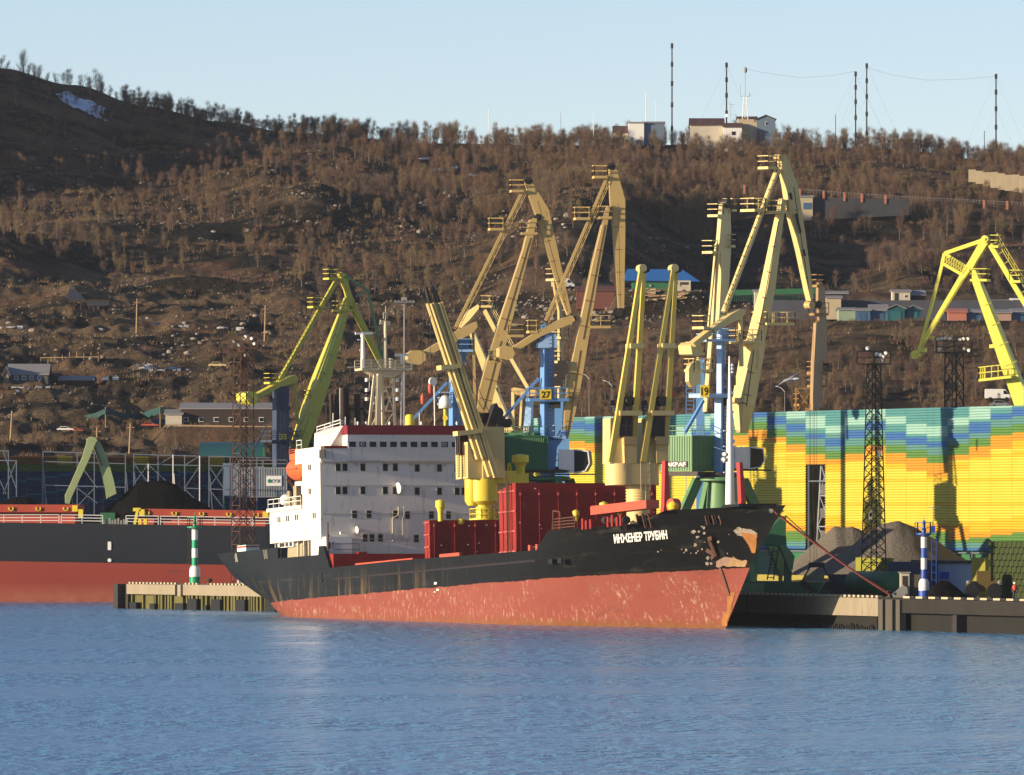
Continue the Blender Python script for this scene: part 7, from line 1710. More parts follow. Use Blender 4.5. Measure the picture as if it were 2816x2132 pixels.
mb = MB(); Y = 1452; a = W(2120, 0, Y).x; b = W(2900, 0, Y).x; mb.box(a, b, Y, Y + .6, ZV(880, Y) - 2, ZV(826, Y)); tag(mb.build("retaining_wall", mat('dark_wall', (0.07, 0.075, 0.10), .8, .15, .3)), "long dark retaining wall behind the garage row", "wall")
house("shack", "white washed shack with a flat roof standing above the garages", "shack", 2454, 2503, 830, 802, 798, 1462, 5, M['plaster'], M['roofg'], wins=[(2488, 2493, 812, 818)], door=(2460, 2470, 806, 828))
house("shed", "low dark shed with a pale roof right of the white shack", "shed", 2505, 2543, 828, 812, 800, 1463, 5, M['dark'], M['roofg'])
house("shed", "long low dark shed with a pale roof edge above the first garages", "shed", 2268, 2330, 828, 808, 802, 1462, 5, M['dark'], M['roofg'])
house("shed", "tan stone block house behind the ochre crane", "shed", 2272, 2313, 845, 820, 815, 1448, 4, M['beige'], M['roofg'])
house("shed", "grey blue shed with a low vaulted pale roof near the lemon crane", "shed", 2722, 2772, 836, 830, 826, 1460, 5, M['slate'], M['roofg'])
house("shed", "white block at the right edge above the peeling garage", "shed", 2784, 2830, 842, 824, 822, 1459, 5, M['pwhite'], M['pwhite'])
house("shed", "white hut between crane 19 and its neighbour's stay", "hut", 2075, 2092, 822, 802, 798, 1470, 4, M['plaster'], M['roofg'])
mb = MB(); a = W(2020, 805, 1478); b = W(2260, 800, 1478)
for i in range(40): p = a.lerp(b, i / 39); mb.beam(p - ZB * 1.5, p + ZB * .5, .06)
mb.beam(a, b, .05, .9); tag(mb.build("green_fence", M['green']), "low green mesh fence behind the boom of crane 19", "fence")
# terrace wall with brick pillars, pink kiosk
Y = 1712
mb = MB(); p0, p1 = W(2235, 0, Y), W(2500, 0, Y); mb.hexa([(p0.x, Y, ZV(606, Y)), (p1.x, Y, ZV(592, Y)), (p1.x, Y + 1, ZV(592, Y)), (p0.x, Y + 1, ZV(606, Y)), (p0.x, Y, ZV(543, Y)), (p1.x, Y, ZV(548, Y)), (p1.x, Y + 1, ZV(548, Y)), (p0.x, Y + 1, ZV(543, Y))])
tag(mb.build("terrace_wall", mat('terrace_wall', (0.05, 0.053, 0.062), .85, .15, .3)), "long grey terrace wall high on the right slope with a fence on top", "wall")
t = thing("terrace_fence", "thin fence with brick red pillars along the top of the terrace wall", "fence", W(2200, 535, Y))
for u in (2047, 2199, 2265, 2322, 2370, 2435, 2706, 2770): v = np.interp(u, [2000, 2300, 2500, 2816], [512, 535, 548, 562]); p = W(u, v, Y); mb = MB(); mb.box(p.x - .2, p.x + .2, Y - .2, Y + .2, p.z - 1.2, p.z + .5); mb.build("pillar", M['pink'], t)
mb = MB(); mb = MB()
for k in range(80):
    u = 2190 + k * 8; v = np.interp(u, [2000, 2300, 2500, 2816], [512, 537, 550, 566]); p = W(u, v, Y); mb.beam(p, p + ZB * .7, .05)
    if k: mb.beam(pp + ZB * .6, p + ZB * .6, .05)
    pp = p
mb.build("rails", M['roofg'], t)
house("kiosk", "small pink and blue kiosk at the left end of the terrace wall", "kiosk", 2199, 2235, 578, 542, 538, 1711, 4, M['beige'], M['roofg'], door=(2209, 2232, 558, 576), wmat=GM['bl'])
mb = MB(); rr = random.Random(3); k = 0; prev = None
for i in range(9):
    u0 = 2664 + i * 20; z0 = np.interp(u0, [2660, 2816], [466, 484]); z1 = np.interp(u0, [2660, 2700, 2740, 2816], [486, 496, 508, 518]); Y = 1760 - i * 1.5
    a = W(u0, z0 + (i % 3) * 1.5, Y); b = W(u0 + 19.5, z0 + (i % 3) * 1.5, Y); mb.box(a.x, b.x, Y, Y + .5, ZV(z1, Y) - 1, a.z)
for i in range(4):
    u0 = 2844 + i * 20; Y = 1745; mb.box(W(u0, 0, Y).x, W(u0 + 19.5, 0, Y).x, Y, Y + .5, ZV(530, Y), ZV(486, Y))
tag(mb.build("panel_wall", M['beige']), "pale beige stepped panel wall climbing at the right edge of the hillside", "wall")
# hilltop station and masts
C6 = lambda x, y: (1800 + x / 5.53, 150 + y / 5.53)
YT = 1852
house("block_building", "small white and slate flat roofed block on the hilltop left of the tall mast", "building", 1771, 1827, 374, 337.5, 336, YT, 6, M['slate'], M['roofg'])
house("building", "bright white plastered front half of the flat hilltop block", "building", 1728, 1771, 374, 338, 337, YT - .6, 5.4, M['pwhite'], M['roofg'])
house("low_house", "low house with a brown pitched roof left of the white hilltop block", "house", 1688, 1727, 385, 365, 348, YT + 1, 6, M['plaster'], M['brownroof'])
house("station_house", "long hilltop station house with a broad brown roof", "house", 1899, 1990, 385, 345, 327, YT, 8, M['plaster'], M['brownroof'])
house("station_house", "white lower front house of the hilltop station", "house", 1990, 2040, 395, 350, 340, YT - 3, 4, M['pwhite'], M['brownroof'], wins=[(2012, 2022, 362, 372)])
house("station_house", "slate blue gabled east wing of the hilltop station", "house", 2081, 2132, 380, 329, 317, YT - 1, 9, M['slate'], M['brownroof'], along='y', wins=[(2105, 2110, 336, 344)])
house("station_house", "cream walled middle wing of the hilltop station", "house", 2030, 2081, 375, 326, 322, YT - .5, 7, M['beige'], M['brownroof'])
def radio_mast(label, u, v0, vb, w_, Y=YT + 2, guys=True, knots=True, m=None):
    a = W(u, vb, Y); b = W(u, v0, Y); g = float(ground(a.x, Y)); a.z = g - .3; t = thing("radio_mast", label, "mast", a); mb = MB(); mb.tube(a, b, w_ * .5 * mpp(Y), w_ * .4 * mpp(Y), n=6)
    if knots:
        for f in (.2, .42, .62, .8, .97): p = a.lerp(b, f); mb.tube(p - ZB * .5, p + ZB * .5, w_ * .85 * mpp(Y), n=6)
    mb.build("pole", m or M['dark'], t)
    if guys:
        mb = MB()
        for f in (.62, .97):
            p = a.lerp(b, f)
            for dx, dy in ((-7, -1), (7, 1)): mb.tube(p, (a.x + dx * (f + .2), a.y + dy * 5, a.z), .012, n=4, cap=False)
        mb.build("guy_wires", M['roofg'], t)
    return t
radio_mast("tallest dark radio mast on the ridge, right of the flat hilltop block", 1848, 118, 372, 4.2, guys=False)
radio_mast("dark radio mast rising from the left roof of the hilltop station", 1998, 172, 345, 4.4)
radio_mast("radio mast right of the bushy knoll, the left and shorter of a close pair", 2353, 197, 360, 4.2)
radio_mast("radio mast right of the bushy knoll, the right and taller of a close pair", 2383.5, 174, 372, 4.2)
radio_mast("lone dark radio mast near the right end of the ridge", 2739, 203, 405, 4.4)
for lb, u, v0, vb, w_, m in (("thin white pole standing on the flat hilltop block", 1777, 253, 340, 2.6, M['pwhite']), ("faint white pole right of the one on the flat block", 1804, 277, 340, 1.5, M['pwhite']), ("short dark pole left of the mast pair", 2298, 316, 395, 2.2, M['dark']), ("short dark post beside the lone right mast", 2707, 360, 410, 2.2, M['dark']), ("stubby dark post midway along the right ridge", 2531, 376, 412, 3, M['dark']), ("white pole above the trees in the middle of the ridge", 1344, 299, 370, 2.2, M['pwhite']), ("faint pole between the ridge trees right of the middle", 1542, 310, 370, 1.4, M['roofg']), ("thin pole in the ridge trees left of the low house", 1632, 309, 375, 1.8, M['pwhite'])):
    radio_mast(lb, u, v0, vb, w_, guys=False, knots=False, m=m)
t = thing("antenna_tower", "pale lattice antenna tower with side arms on the roof of the hilltop station", "antenna", W(2049, 320, YT - 1)); c = W(2049, 320, YT - 1)
lattice_tower(t, c.x, c.y, 1.2, .5, ZV(330, YT), ZV(266, YT), M['pwhite'], 5, .035, name="lattice")
mb = MB(); q = W(2049, 262, YT); mb.beam(W(2036, 265, YT), W(2062, 265, YT), .08); mb.tube(W(2036, 266, YT), W(2036, 232, YT), .03); mb.tube(W(2062, 266, YT), W(2062, 256, YT), .08); mb.tube(W(2049, 266, YT), W(2050, 188, YT), .04); mb.lathe(W(2050, 194, YT), [(.1, -.6), (.35, -.2), (.35, .4), (.1, .7)], n=10); mb.build("aerials", M['roofg'], t)
t = thing("roof_aerial", "T shaped roof aerial beside the mast on the hilltop station", "antenna", W(2008, 325, YT)); mb = MB(); mb.tube(W(2008, 335, YT), W(2010, 287, YT), .035); mb.beam(W(2001, 286, YT), W(2019, 288, YT), .06); mb.beam(W(2010, 315, YT), W(2024, 318, YT), .04); mb.tube(W(2024, 326, YT), W(2024, 314, YT), .05); mb.build("pole", M['roofg'], t)
mb = MB(); mb.lathe(W(1999, 318, YT - 1), [(.05, -.1), (.3, .1), (.32, .2)], n=12, axis=(-.6, -.8, .1)); mb.build("dish", M['pwhite'], t)
def wire(lb, pts, r=.02):
    mb = MB(); mb.path([W(u, v, YT + 2) for u, v in pts], r, n=4); tag(mb.build("aerial_wire", M['roofg']), lb, "wire")
wire("long sagging aerial wire strung from the station to the mast pair", [(2054, 191), (2100, 200), (2200, 214), (2290, 208), (2352, 196)])
wire("long sagging aerial wire strung from the mast pair to the lone right mast", [(2384, 186), (2450, 206), (2550, 221), (2650, 218), (2738, 210)])

# ================================================================== THINGS ON THE SLOPE
def snow(name, lb, outl, n=14, lift=.25):
    cu = sum(p[0] for p in outl) / len(outl); cv = sum(p[1] for p in outl) / len(outl); mb = MB(); ring = []
    for a, b in zip(outl, outl[1:] + outl[:1]):
        for k in range(4): t = k / 4; ring.append((a[0] * (1 - t) + b[0] * t + random.uniform(-2, 2), a[1] * (1 - t) + b[1] * t + random.uniform(-2, 2)))
    N = len(ring)
    for f in (1, .75, .5, .25): 
        for u, v in ring: p = hit(cu + (u - cu) * f, cv + (v - cv) * f); mb.v.append((p.x, p.y - .5, p.z + lift + .08))
    p = hit(cu, cv); mb.v.append((p.x, p.y - .5, p.z + lift))
    for q in range(3):
        for i in range(N): mb.f.append((q * N + i, q * N + (i + 1) % N, (q + 1) * N + (i + 1) % N, (q + 1) * N + i)); mb.m.append(0)
    for i in range(N): mb.f.append((3 * N + i, 3 * N + (i + 1) % N, 4 * N)); mb.m.append(0)
    o = mb.build(name, M['snow'], smooth=True); o["kind"] = "structure"; return o
A1 = lambda x, y: (x / 2.212, 100 + y / 2.212)
snow("snow", "", [A1(340, 360), A1(420, 345), A1(470, 385), A1(560, 410), A1(640, 450), A1(635, 480), A1(600, 488), A1(655, 532), A1(590, 512), A1(500, 462), A1(400, 430), A1(370, 400)])
for (u, v, w_) in ((1165, 440, 20), (1200, 470, 24), (1290, 486, 20), (1320, 532, 14), (1250, 465, 12)):
    snow("snow", "", [(u - w_, v), (u, v - 3), (u + w_, v + 1), (u + w_ * .5, v + 4), (u - w_ * .6, v + 4)])
def pole(u, v0, vb, lb, tilt=0):
    p = hit(u, vb); Y = p.y; mb = MB(); t = W(u + tilt, v0, Y); mb.tube(p - ZB * .5, t, .14, .10, n=7); mb.beam(t - ZB * .6 + Vector((-.6, 0, 0)), t - ZB * .6 + Vector((.6, 0, 0)), .1); return tag(mb.build("utility_pole", M['sand']), lb, "pole")
pole(375, 822, 915, "bare timber pole right of the ruined shelter on the rocky slope", 2)
pole(727, 840, 943, "timber pole above the rusty light mast", 3)
pole(355, 1164, 1248, "timber pole leaning slightly above the green grab arm", 4); pole(28, 1130, 1219, "dark timber pole at the lower left of the slope", 5)
pole(266, 1176, 1205, "short pole just above the knee of the green grab arm", 1)
p = hit(245, 862); t = thing("ruined_shelter", "dark ruined timber shelter with a slanting blue black roof on the rocky slope", "shelter", p); Y = p.y
mb = MB()
for u in (190, 204, 222, 245, 262, 278, 298): a = W(u, 864, Y + (u % 3)); a.z = float(ground(a.x, a.y)) - .3; mb.beam(a, (a.x, a.y, ZV(826, Y)), .22)
mb.beam(W(188, 826, Y), W(302, 828, Y), .3); mb.beam(W(188, 830, Y + 3), W(302, 828, Y + 3), .3); mb.build("posts", M['wood'], t)
mb = MB(); mb.poly([W(190, 798, Y + 3), W(206, 797, Y + 3), W(234, 824, Y), W(186, 824, Y)]); mb.poly([W(190, 796, Y + 3), W(206, 795, Y + 3), W(236, 825, Y), W(186, 825, Y)]); mb.prism([W(238, 826, Y), W(300, 827, Y), W(300, 840, Y), W(240, 842, Y)], (0, .2, 0)); mb.build("roof", mat('tar_roof', (0.03, 0.04, 0.06), .7, .1, 1), t)
# teal netting fence
mb = MB(); pts = [(86, 1151), (160, 1149), (225, 1145), (262, 1136), (290, 1124), (340, 1136), (390, 1137), (415, 1126), (440, 1119), (470, 1122), (498, 1128)]
Y = 1326; P0 = [W(u, v, Y + 6 * sin(i * 1.3)) for i, (u, v) in enumerate(pts)]
for i in range(len(P0) - 1):
    for k in range(4):
        a = P0[i].lerp(P0[i + 1], k / 4); b = P0[i].lerp(P0[i + 1], (k + 1) / 4); mb.prism([a, b, b - ZB * (.9 + .2 * sin(i + k)), a - ZB * (.9 + .2 * sin(i + k - 1))], (0, .08, 0))
t = thing("netting_fence", "sagging teal netting fence strung across the slope left of the long plank building", "fence", P0[0]); mb.build("netting", M['net'], t)
mb = MB()
for p in P0[::2]: g = float(ground(p.x, p.y)); mb.beam((p.x, p.y + .1, min(g, p.z - 1.5) - .2), (p.x, p.y + .1, p.z + .2), .15)
mb.build("posts", M['sand'], t)
mb = MB(); a, b = hit(112, 1003), hit(270, 1000)
for k in range(9): p = a.lerp(b, k / 8); g = float(ground(p.x, p.y)); mb.beam((p.x, p.y, g - .3), (p.x, p.y, g + 1.0), .1)
mb.beam(a + ZB * .9, b + ZB * .9, .07); tag(mb.build("post_fence", M['sand']), "thin post and rail fence above the grey brick house", "fence")
def car(u, v, L, col, lb, name="parked_car", cat="car", van=False, yaw=0, wm=None):
    p = hit(u, v); s = L / 4.4; h = 1.45 * s if not van else .44 * L; t = thing(name, lb, cat, p); R = Matrix.Rotation(radians(yaw), 3, 'Z')
    def q(x, y, z): return p + R @ Vector((x * (L / 2), y * .9, z + .1))
    if van: pr = [(-1, .35), (-1, h * .97), (-.95, h), (.35, h), (.55, h * .95), (.78, h * .55), (.98, h * .42), (1, .35)]
    else: pr = [(-1, .3), (-1, h * .6), (-.75, h * .65), (-.55, h), (.15, h), (.45, h * .66), (.95, h * .55), (1, .3)]
    mb = MB(); mb.prism([q(x, 0, z) for x, z in pr], R @ Vector((0, 1.8 * s, 0))); mb.build("body", col, t)
    mb = MB()
    wp = [(.38, h * .88), (.56, h * .86), (.74, h * .56), (.38, h * .56)] if van else [(-.52, h * .93), (.12, h * .93), (.34, h * .68), (-.68, h * .68)]
    mb.prism([q(x, 0, z) for x, z in wp], R @ Vector((0, 1.86 * s, 0))); mb.build("window", M['glass'], t)
    for x in (-.62, .62):
        mb = MB(); c = q(x, 0, .25 * s); mb.lathe(c - R @ Vector((0, .95 * s, 0)), [(.2 * s, 0), (.34 * s, .02), (.34 * s, 1.88 * s), (.2 * s, 1.9 * s)], n=12, axis=R @ Vector((0, 1, 0))); mb.build("wheel", M['black'], t)
    return t
t = car(2745, 1108, 3.9, M['pwhite'], "white panel van parked on the slope left of the lemon crane's boom", "panel_van", "van", van=True)
car(2752, 1124, 3.2, mat('grey_car', (0.2, 0.22, 0.24), .4, .05, 1), "grey car parked in front of the white panel van")
car(440, 1176, 2.4, mat('blue_van', (0.08, 0.11, 0.20), .4, .05, 1), "small blue and white van beside the annex of the long plank building", "small_van", "van", van=True)
car(412, 1184, 2.6, M['lred'], "red car at the left of the small blue van")
car(590, 1020, 3.8, M['pwhite'], "old white car wreck left of the rusty light mast head") if False else None
car(598, 1014, 2.8, mat('cream_car', (0.62, 0.48, 0.22), .5, .05, 1), "cream coloured car wreck on the rocky slope left of the light mast")
car(2490, 826, 3.6, M['roofg'], "grey car parked between the shack and the jib of the lemon crane") if False else None
car(1548, 800, 4.0, M['pwhite'], "white truck parked by the rusty brown store", "truck", "truck", van=True)
car(180, 1190, 2.5, M['pwhite'], "white car at the roadside left of the green grab arm"); car(208, 1194, 2.3, M['lred'], "orange red car behind the white one at the roadside")
# trunkful of small debris: plates, drums, boards scattered by the houses
for nm, mm, spots, lb in (("scrap", M['pwhite'], [(36, 906), (60, 1070), (500, 1024), (405, 1018), (300, 1045), (250, 1065), (512, 842 + 60), (645, 912), (120, 1073), (90, 1075), (70, 1078), (620, 905), (430, 1022), (395, 1010)], "pale scrap and sheet metal scattered over the rocky slope"), ("scrap", M['rusty'], [(450, 1030), (455, 1035), (330, 1050), (20, 1074), (470, 1020)], "rusty scrap lying among the rocks by the houses"), ("scrap", GM['bl'], [(440, 895), (415, 1015), (480, 1015), (665, 922)], "blue scrap pieces lying on the rocky slope")):
    mb = MB()
    for u, v in spots:
        p = hit(u, v)
        for k in range(4): q = p + Vector((random.uniform(-1.2, 1.2), random.uniform(-1, 1), .15)); mb.obox(q, Vector((random.uniform(.15, .5), .1, random.uniform(-.1, .1))), Vector((0, .25, 0)), ZB * random.uniform(.06, .28))
    tag(mb.build(nm, mm), lb, "scrap", kind="stuff")

# ================================================================== ON THE QUAY
def qbox(name, lb, cat, u0, u1, v0, n0, n1, m, vb=None, mats=None):
    s0, s1 = qpix(u0, n0), qpix(u1, n0); p = [Q(s0, n0), Q(s1, n0), Q(s1, n1), Q(s0, n1)]; zt = ZV(v0, (p[0].y + p[1].y) / 2); mb = MB()
    z0 = QZ if vb is None else ZV(vb, (p[0].y + p[1].y) / 2); mb.hexa([(q.x, q.y, z0) for q in p] + [(q.x, q.y, zt) for q in p]); return mb, p, zt
mb, p, zt = qbox("", "", "", 2512, 2673, 1548, 14, 19, None)
t = thing("quay_building", "low pale blue building with one square blue window behind the blue and white beacon", "building", (p[0].x, p[0].y, QZ)); mb.build("wall", M['slate'] if 0 else mat('pale_blue_wall', (0.30, 0.36, 0.46), .8, .08, .5), t)
mb = MB(); e = (p[1] - p[0]).normalized(); mb.hexa([(q.x, q.y, zt) for q in (p[0] - QN * .3, p[1] - QN * .3, p[2], p[3])] + [(q.x, q.y, zt + .25) for q in (p[0] - QN * .3, p[1] - QN * .3, p[2], p[3])]); mb.build("roof", M['dark'], t)
a, b = QP(2586, 13.95), QP(2608, 13.95); mb = MB(); mb.prism([(a.x, a.y, ZV(1592, a.y)), (b.x, b.y, ZV(1592, a.y)), (b.x, b.y, ZV(1573, a.y)), (a.x, a.y, ZV(1573, a.y))], QN * .1); mb.build("window", M['bblue'], t)
mb, p, zt = qbox("", "", "", 2442, 2530, 1545, 12, 18, None); tag(mb.build("dark_store", M['navy']), "dark navy store adjoining the pale blue quay building", "building")
mb, p, zt = qbox("", "", "", 2353, 2445, 1534, 17, 17.5, None); tag(mb.build("yellow_hoarding", mat('olive_yellow_panel', (0.24, 0.24, 0.03), .7, .1, .5)), "dull yellow hoarding in front of the gravel heap behind the lattice mast", "hoarding")
mb, p, zt = qbox("", "", "", 2672, 2710, 1534, 12, 20, None); tag(mb.build("yellow_silo_block", mat('olive_yellow_block', (0.24, 0.22, 0.03), .7, .1, .5)), "dull yellow block at the right end of the pale blue building", "building")
mb, p, zt = qbox("", "", "", 2280, 2352, 1580, 8, 12, None); tag(mb.build("container", M['navy']), "dark blue container standing left of the tank on the quay", "container")
c0, c1 = QP(2350, 7, QZ + 1.25), QP(2470, 7, QZ + 1.25); t = thing("tank", "long dark cylindrical tank lying at the foot of the lattice mast", "tank", c0 - ZB * 1.25)
mb = MB(); mb.lathe(c0, [(.2, -.25), (.9, -.1), (1.25, .3), (1.25, (c1 - c0).length - .3), (.9, (c1 - c0).length + .1), (.2, (c1 - c0).length + .2)], n=22, axis=(c1 - c0)); mb.build("shell", M['green'], t); mb = MB()
for f in (.2, .8): q = c0.lerp(c1, f); mb.box(q.x - .3, q.x + .3, q.y - 1, q.y + 1, QZ, QZ + .6)
mb.build("cradles", M['dark'], t)
g = QP(2490, 3.5, QZ); t = thing("guard_booth", "narrow pale booth with a tall door on the quay left of the beacon", "booth", g); mb = MB(); mb.box(g.x - .55, g.x + .35, g.y - .5, g.y + 1, QZ, ZV(1576, g.y)); mb.box(g.x + .35, g.x + 1.6, g.y - .3, g.y + 1, QZ, ZV(1580, g.y), 1); mb.build("wall", [M['plaster'], M['conc2']], t)
mb = MB(); mb.box(g.x - .35, g.x + .15, g.y - .55, g.y - .48, QZ + 1.0, ZV(1584, g.y)); mb.build("door", M['dark'], t); mb = MB(); mb.box(g.x - .7, g.x + .5, g.y - .65, g.y + 1.1, ZV(1576, g.y), ZV(1573, g.y)); mb.build("roof", M['roofg'], t)
mb = MB(); q = QP(2466, 2.2, QZ); mb.prism([q + Vector((-1.1, 0, 0)), q + Vector((1.1, 0, 0)), q + Vector((1.0, 0, 1.0)), q + Vector((.6, 0, 1.25)), q + Vector((-.2, 0, .5))], (0, 1.2, 0)); tag(mb.build("canvas_heap", M['roofg']), "grey canvas covered heap left of the booth on the quay edge", "heap")
pile("coal_heap", "small dark brown coal heap on the quay right of the beacon", [(2548, 1648), (2566, 1606), (2582, 1594), (2602, 1596), (2630, 1614), (2655, 1632), (2668, 1650)], 872, 1.8, M['coal'], seed=5)
t = thing("loader", "dark wheel loader with two round lamps beside the small coal heap", "loader", QP(2705, 6, QZ)); q = QP(2705, 6, QZ); mb = MB(); mb.box(q.x - 1.6, q.x + 1.5, q.y, q.y + 2.4, QZ + .7, QZ + 1.7); mb.box(q.x - .6, q.x + .7, q.y, q.y + 2, QZ + 1.7, QZ + 2.7); mb.build("body", mat('loader_ochre', (0.12, 0.08, 0.02), .6, .1, 1), t)
for dx in (-1.1, 1.1): mb = MB(); mb.lathe((q.x + dx, q.y - .3, QZ + .75), [(.3, 0), (.75, .02), (.75, .5), (.3, .52)], n=18, axis=(0, 1, 0)); mb.build("wheel", M['black'], t)
for dx in (-1.5, 1.55): mb = MB(); mb.lathe((q.x + dx, q.y - .4, QZ + 1.6), [(.1, 0), (.2, .05), (.2, .2)], n=10, axis=(0, 1, 0)); mb.build("headlight", M['roofg'], t)
# stacked green yellow sheet baskets at the right edge
t = thing("stacked_panels", "tall stack of olive green ribbed panels at the right edge of the quay", "stack", QP(2790, 7, QZ)); s0, s1 = qpix(2718, 9), qpix(2716, 9) - 17; mb = MB()
for r in range(9):
    for k in range(15):
        s = s0 - 1.12 * k - (.5 if r % 2 else 0); z = QZ + .62 * r; a, b = Q(s, 9, z), Q(s - 1.0, 9, z + .1); h = ZB * .55; mb.hexa([a, b, b + QN * 3, a + QN * 3, a + h * 1.05, b + h, b + QN * 3 + h, a + QN * 3 + h])
mb.build("panels", mat('olive_panel', (0.035, 0.05, 0.010), .6, .2, .8), t)
mb, p, zt = qbox("", "", "", 2735, 2850, 1497, 16, 20, None, vb=1530); tag(mb.build("yellow_screen", mat('pale_yellow_sheet', (0.62, 0.56, 0.12), .6, .06, .5)), "pale yellow sheet wall above the stack of olive panels at the right edge", "wall")
mb, p, zt = qbox("", "", "", 2060, 2330, 1582, 15, 15.6, None); tag(mb.build("yellow_low_wall", mat('yellow_block', (0.30, 0.26, 0.06), .7, .1, .8)), "low yellow wall behind the bent green crane leg", "wall")
mb, p, zt = qbox("", "", "", 2050, 2290, 1600, 11, 14, None); tag(mb.build("dark_low_store", M['green']), "low dark green store on the shaded quay right of the bow", "building")
t = thing("grab_bucket", "dark open coal grab standing on the quay left of the dark blue container", "grab", QP(2246, 6, QZ)); q = QP(2246, 6, QZ); mb = MB()
for sg in (-1, 1): mb.prism([q + Vector((sg * .1, 0, .2)), q + Vector((sg * 1.5, 0, .6)), q + Vector((sg * 1.7, 0, 1.5)), q + Vector((sg * .9, 0, 1.3))], (0, 1.8, 0)); mb.beam(q + Vector((sg * 1.5, 0, 1.4)), q + Vector((sg * .6, 0, 3.0)), .15)
mb.build("jaws", M['black'], t); mb = MB(); mb.box(q.x - .8, q.x + .8, q.y - .3, q.y + .6, q.z + 2.8, q.z + 3.3); mb.build("head_block", M['dark'], t)
# worker
def person(p, lb):
    v = [(0, 0, .92), (0, 0, 1.12), (0, 0, 1.38), (0, 0, 1.50), (0, 0, 1.66), (-.09, 0, .88), (-.12, 0, .48), (-.12, .02, .08), (-.12, -.14, .03), (.09, 0, .88), (.12, .03, .48), (.14, .08, .08), (.14, -.08, .03), (-.19, 0, 1.40), (-.26, -.02, 1.14), (-.24, -.16, .92), (-.24, -.24, .84), (.19, 0, 1.40), (.26, -.02, 1.14), (.23, -.16, .92), (.23, -.24, .84)]
    e = [(0, 1), (1, 2), (2, 3), (3, 4), (0, 5), (5, 6), (6, 7), (7, 8), (0, 9), (9, 10), (10, 11), (11, 12), (2, 13), (13, 14), (14, 15), (15, 16), (2, 17), (17, 18), (18, 19), (19, 20)]
    r = [.15, .14, .17, .07, .11, .10, .07, .05, .05, .10, .07, .05, .05, .07, .055, .045, .04, .07, .055, .045, .04]
    me = D.meshes.new("person"); me.from_pydata(v, e, []); o = D.objects.new("person", me); COL.objects.link(o); md = o.modifiers.new("skin", 'SKIN'); me.skin_vertices.new() if not me.skin_vertices else None
    for i, s in enumerate(me.skin_vertices[0].data): s.radius = (r[i], r[i] * .8); s.use_root = i == 0
    o.modifiers.new("sub", 'SUBSURF').levels = 1; dg = bpy.context.evaluated_depsgraph_get(); m2 = D.meshes.new_from_object(o.evaluated_get(dg)); D.objects.remove(o)
    m2.materials.clear(); m2.materials.append(M['navy']); m2.materials.append(M['skin'])
    for f in m2.polygons: c = f.center; f.material_index = 1 if c.z > 1.53 or (c.z < .9 and abs(c.x) > .19) else 0; f.use_smooth = True
    o = D.objects.new("person", m2); COL.objects.link(o); o.location = p; tag(o, lb, "person")
    mb = MB(); mb.lathe((0, -.0, .95), [(.20, 0), (.22, .25), (.235, .46), (.16, .53)], n=14); c = mb.build("vest", M['vest'], o, smooth=True, local=True)
    mb = MB(); mb.lathe((0, 0, 1.64), [(.14, 0), (.135, .06), (.10, .12), (.03, .15)], n=14); mb.lathe((0, -.04, 1.635), [(.17, 0), (.17, .02)], n=14); mb.build("helmet", M['pwhite'], o, smooth=True, local=True)
q = QP(2790, .9, QZ); person(q, "worker in an orange vest and white helmet standing on the right quay edge")
# gull
def gull():
    Y = 430; c = W(2172, 1042, Y); t = D.objects.new("tmp", None); k = mpp(Y)
    def pt(u, v, dy=0): return W(u, v, Y + dy)
    mb = MB(); a, b = pt(2153, 1047), pt(2199, 1041); n = 12; ax = (b - a).normalized(); up = ZB.cross(ax); 
    prof = [(.01, 0), (.035, .05), (.055, .14), (.075, .28), (.07, .45), (.04, .62), (.045, .72), (.015, .84)]
    L = (b - a).length; mb.lathe(a, [(r * 1.0, h * L / .84) for r, h in prof], n=12, axis=ax)
    # wings as part of the one body mesh, cambered with thickness
    def wing(pts, thick=.012):
        mb.prism([pt(*p) for p in pts], (0, thick, thick))
    def wingq(root0, root1, mid0, mid1, tip):
        for i, (P0, P1) in enumerate((((root0), (mid0)), )): pass
        r0, r1, m0, m1, tp = [pt(*p) for p in (root0, root1, mid0, mid1, tip)]; d = Vector((0, 0, -.02))
        mb.hexa([r0 + d, r1 + d, m1 + d, m0 + d, r0, r1, m1, m0]); mb.prism([m0, m1, tp], (0, .01, .02))
    wingq((2163, 1043, 0), (2176, 1041, .12), (2172, 1036, .5), (2185, 1033, .62), (2201, 1022, 1.0))
    wingq((2165, 1046, 0), (2177, 1043, -.12), (2150, 1050, -.45), (2165, 1047, -.55), (2139, 1060, -.95))
    o = mb.build("gull", M['birdgrey'], None); D.objects.remove(t); tag(o, "grey and white gull gliding above the coloured screen", "gull")
    mb = MB(); mb.lathe(a + ax * (.55 * L), [(.058, 0), (.056, .25 * L), (.05, .36 * L), (.01, .46 * L)], n=10, axis=ax); c2 = mb.build("head", M['bird'], o)
gull()
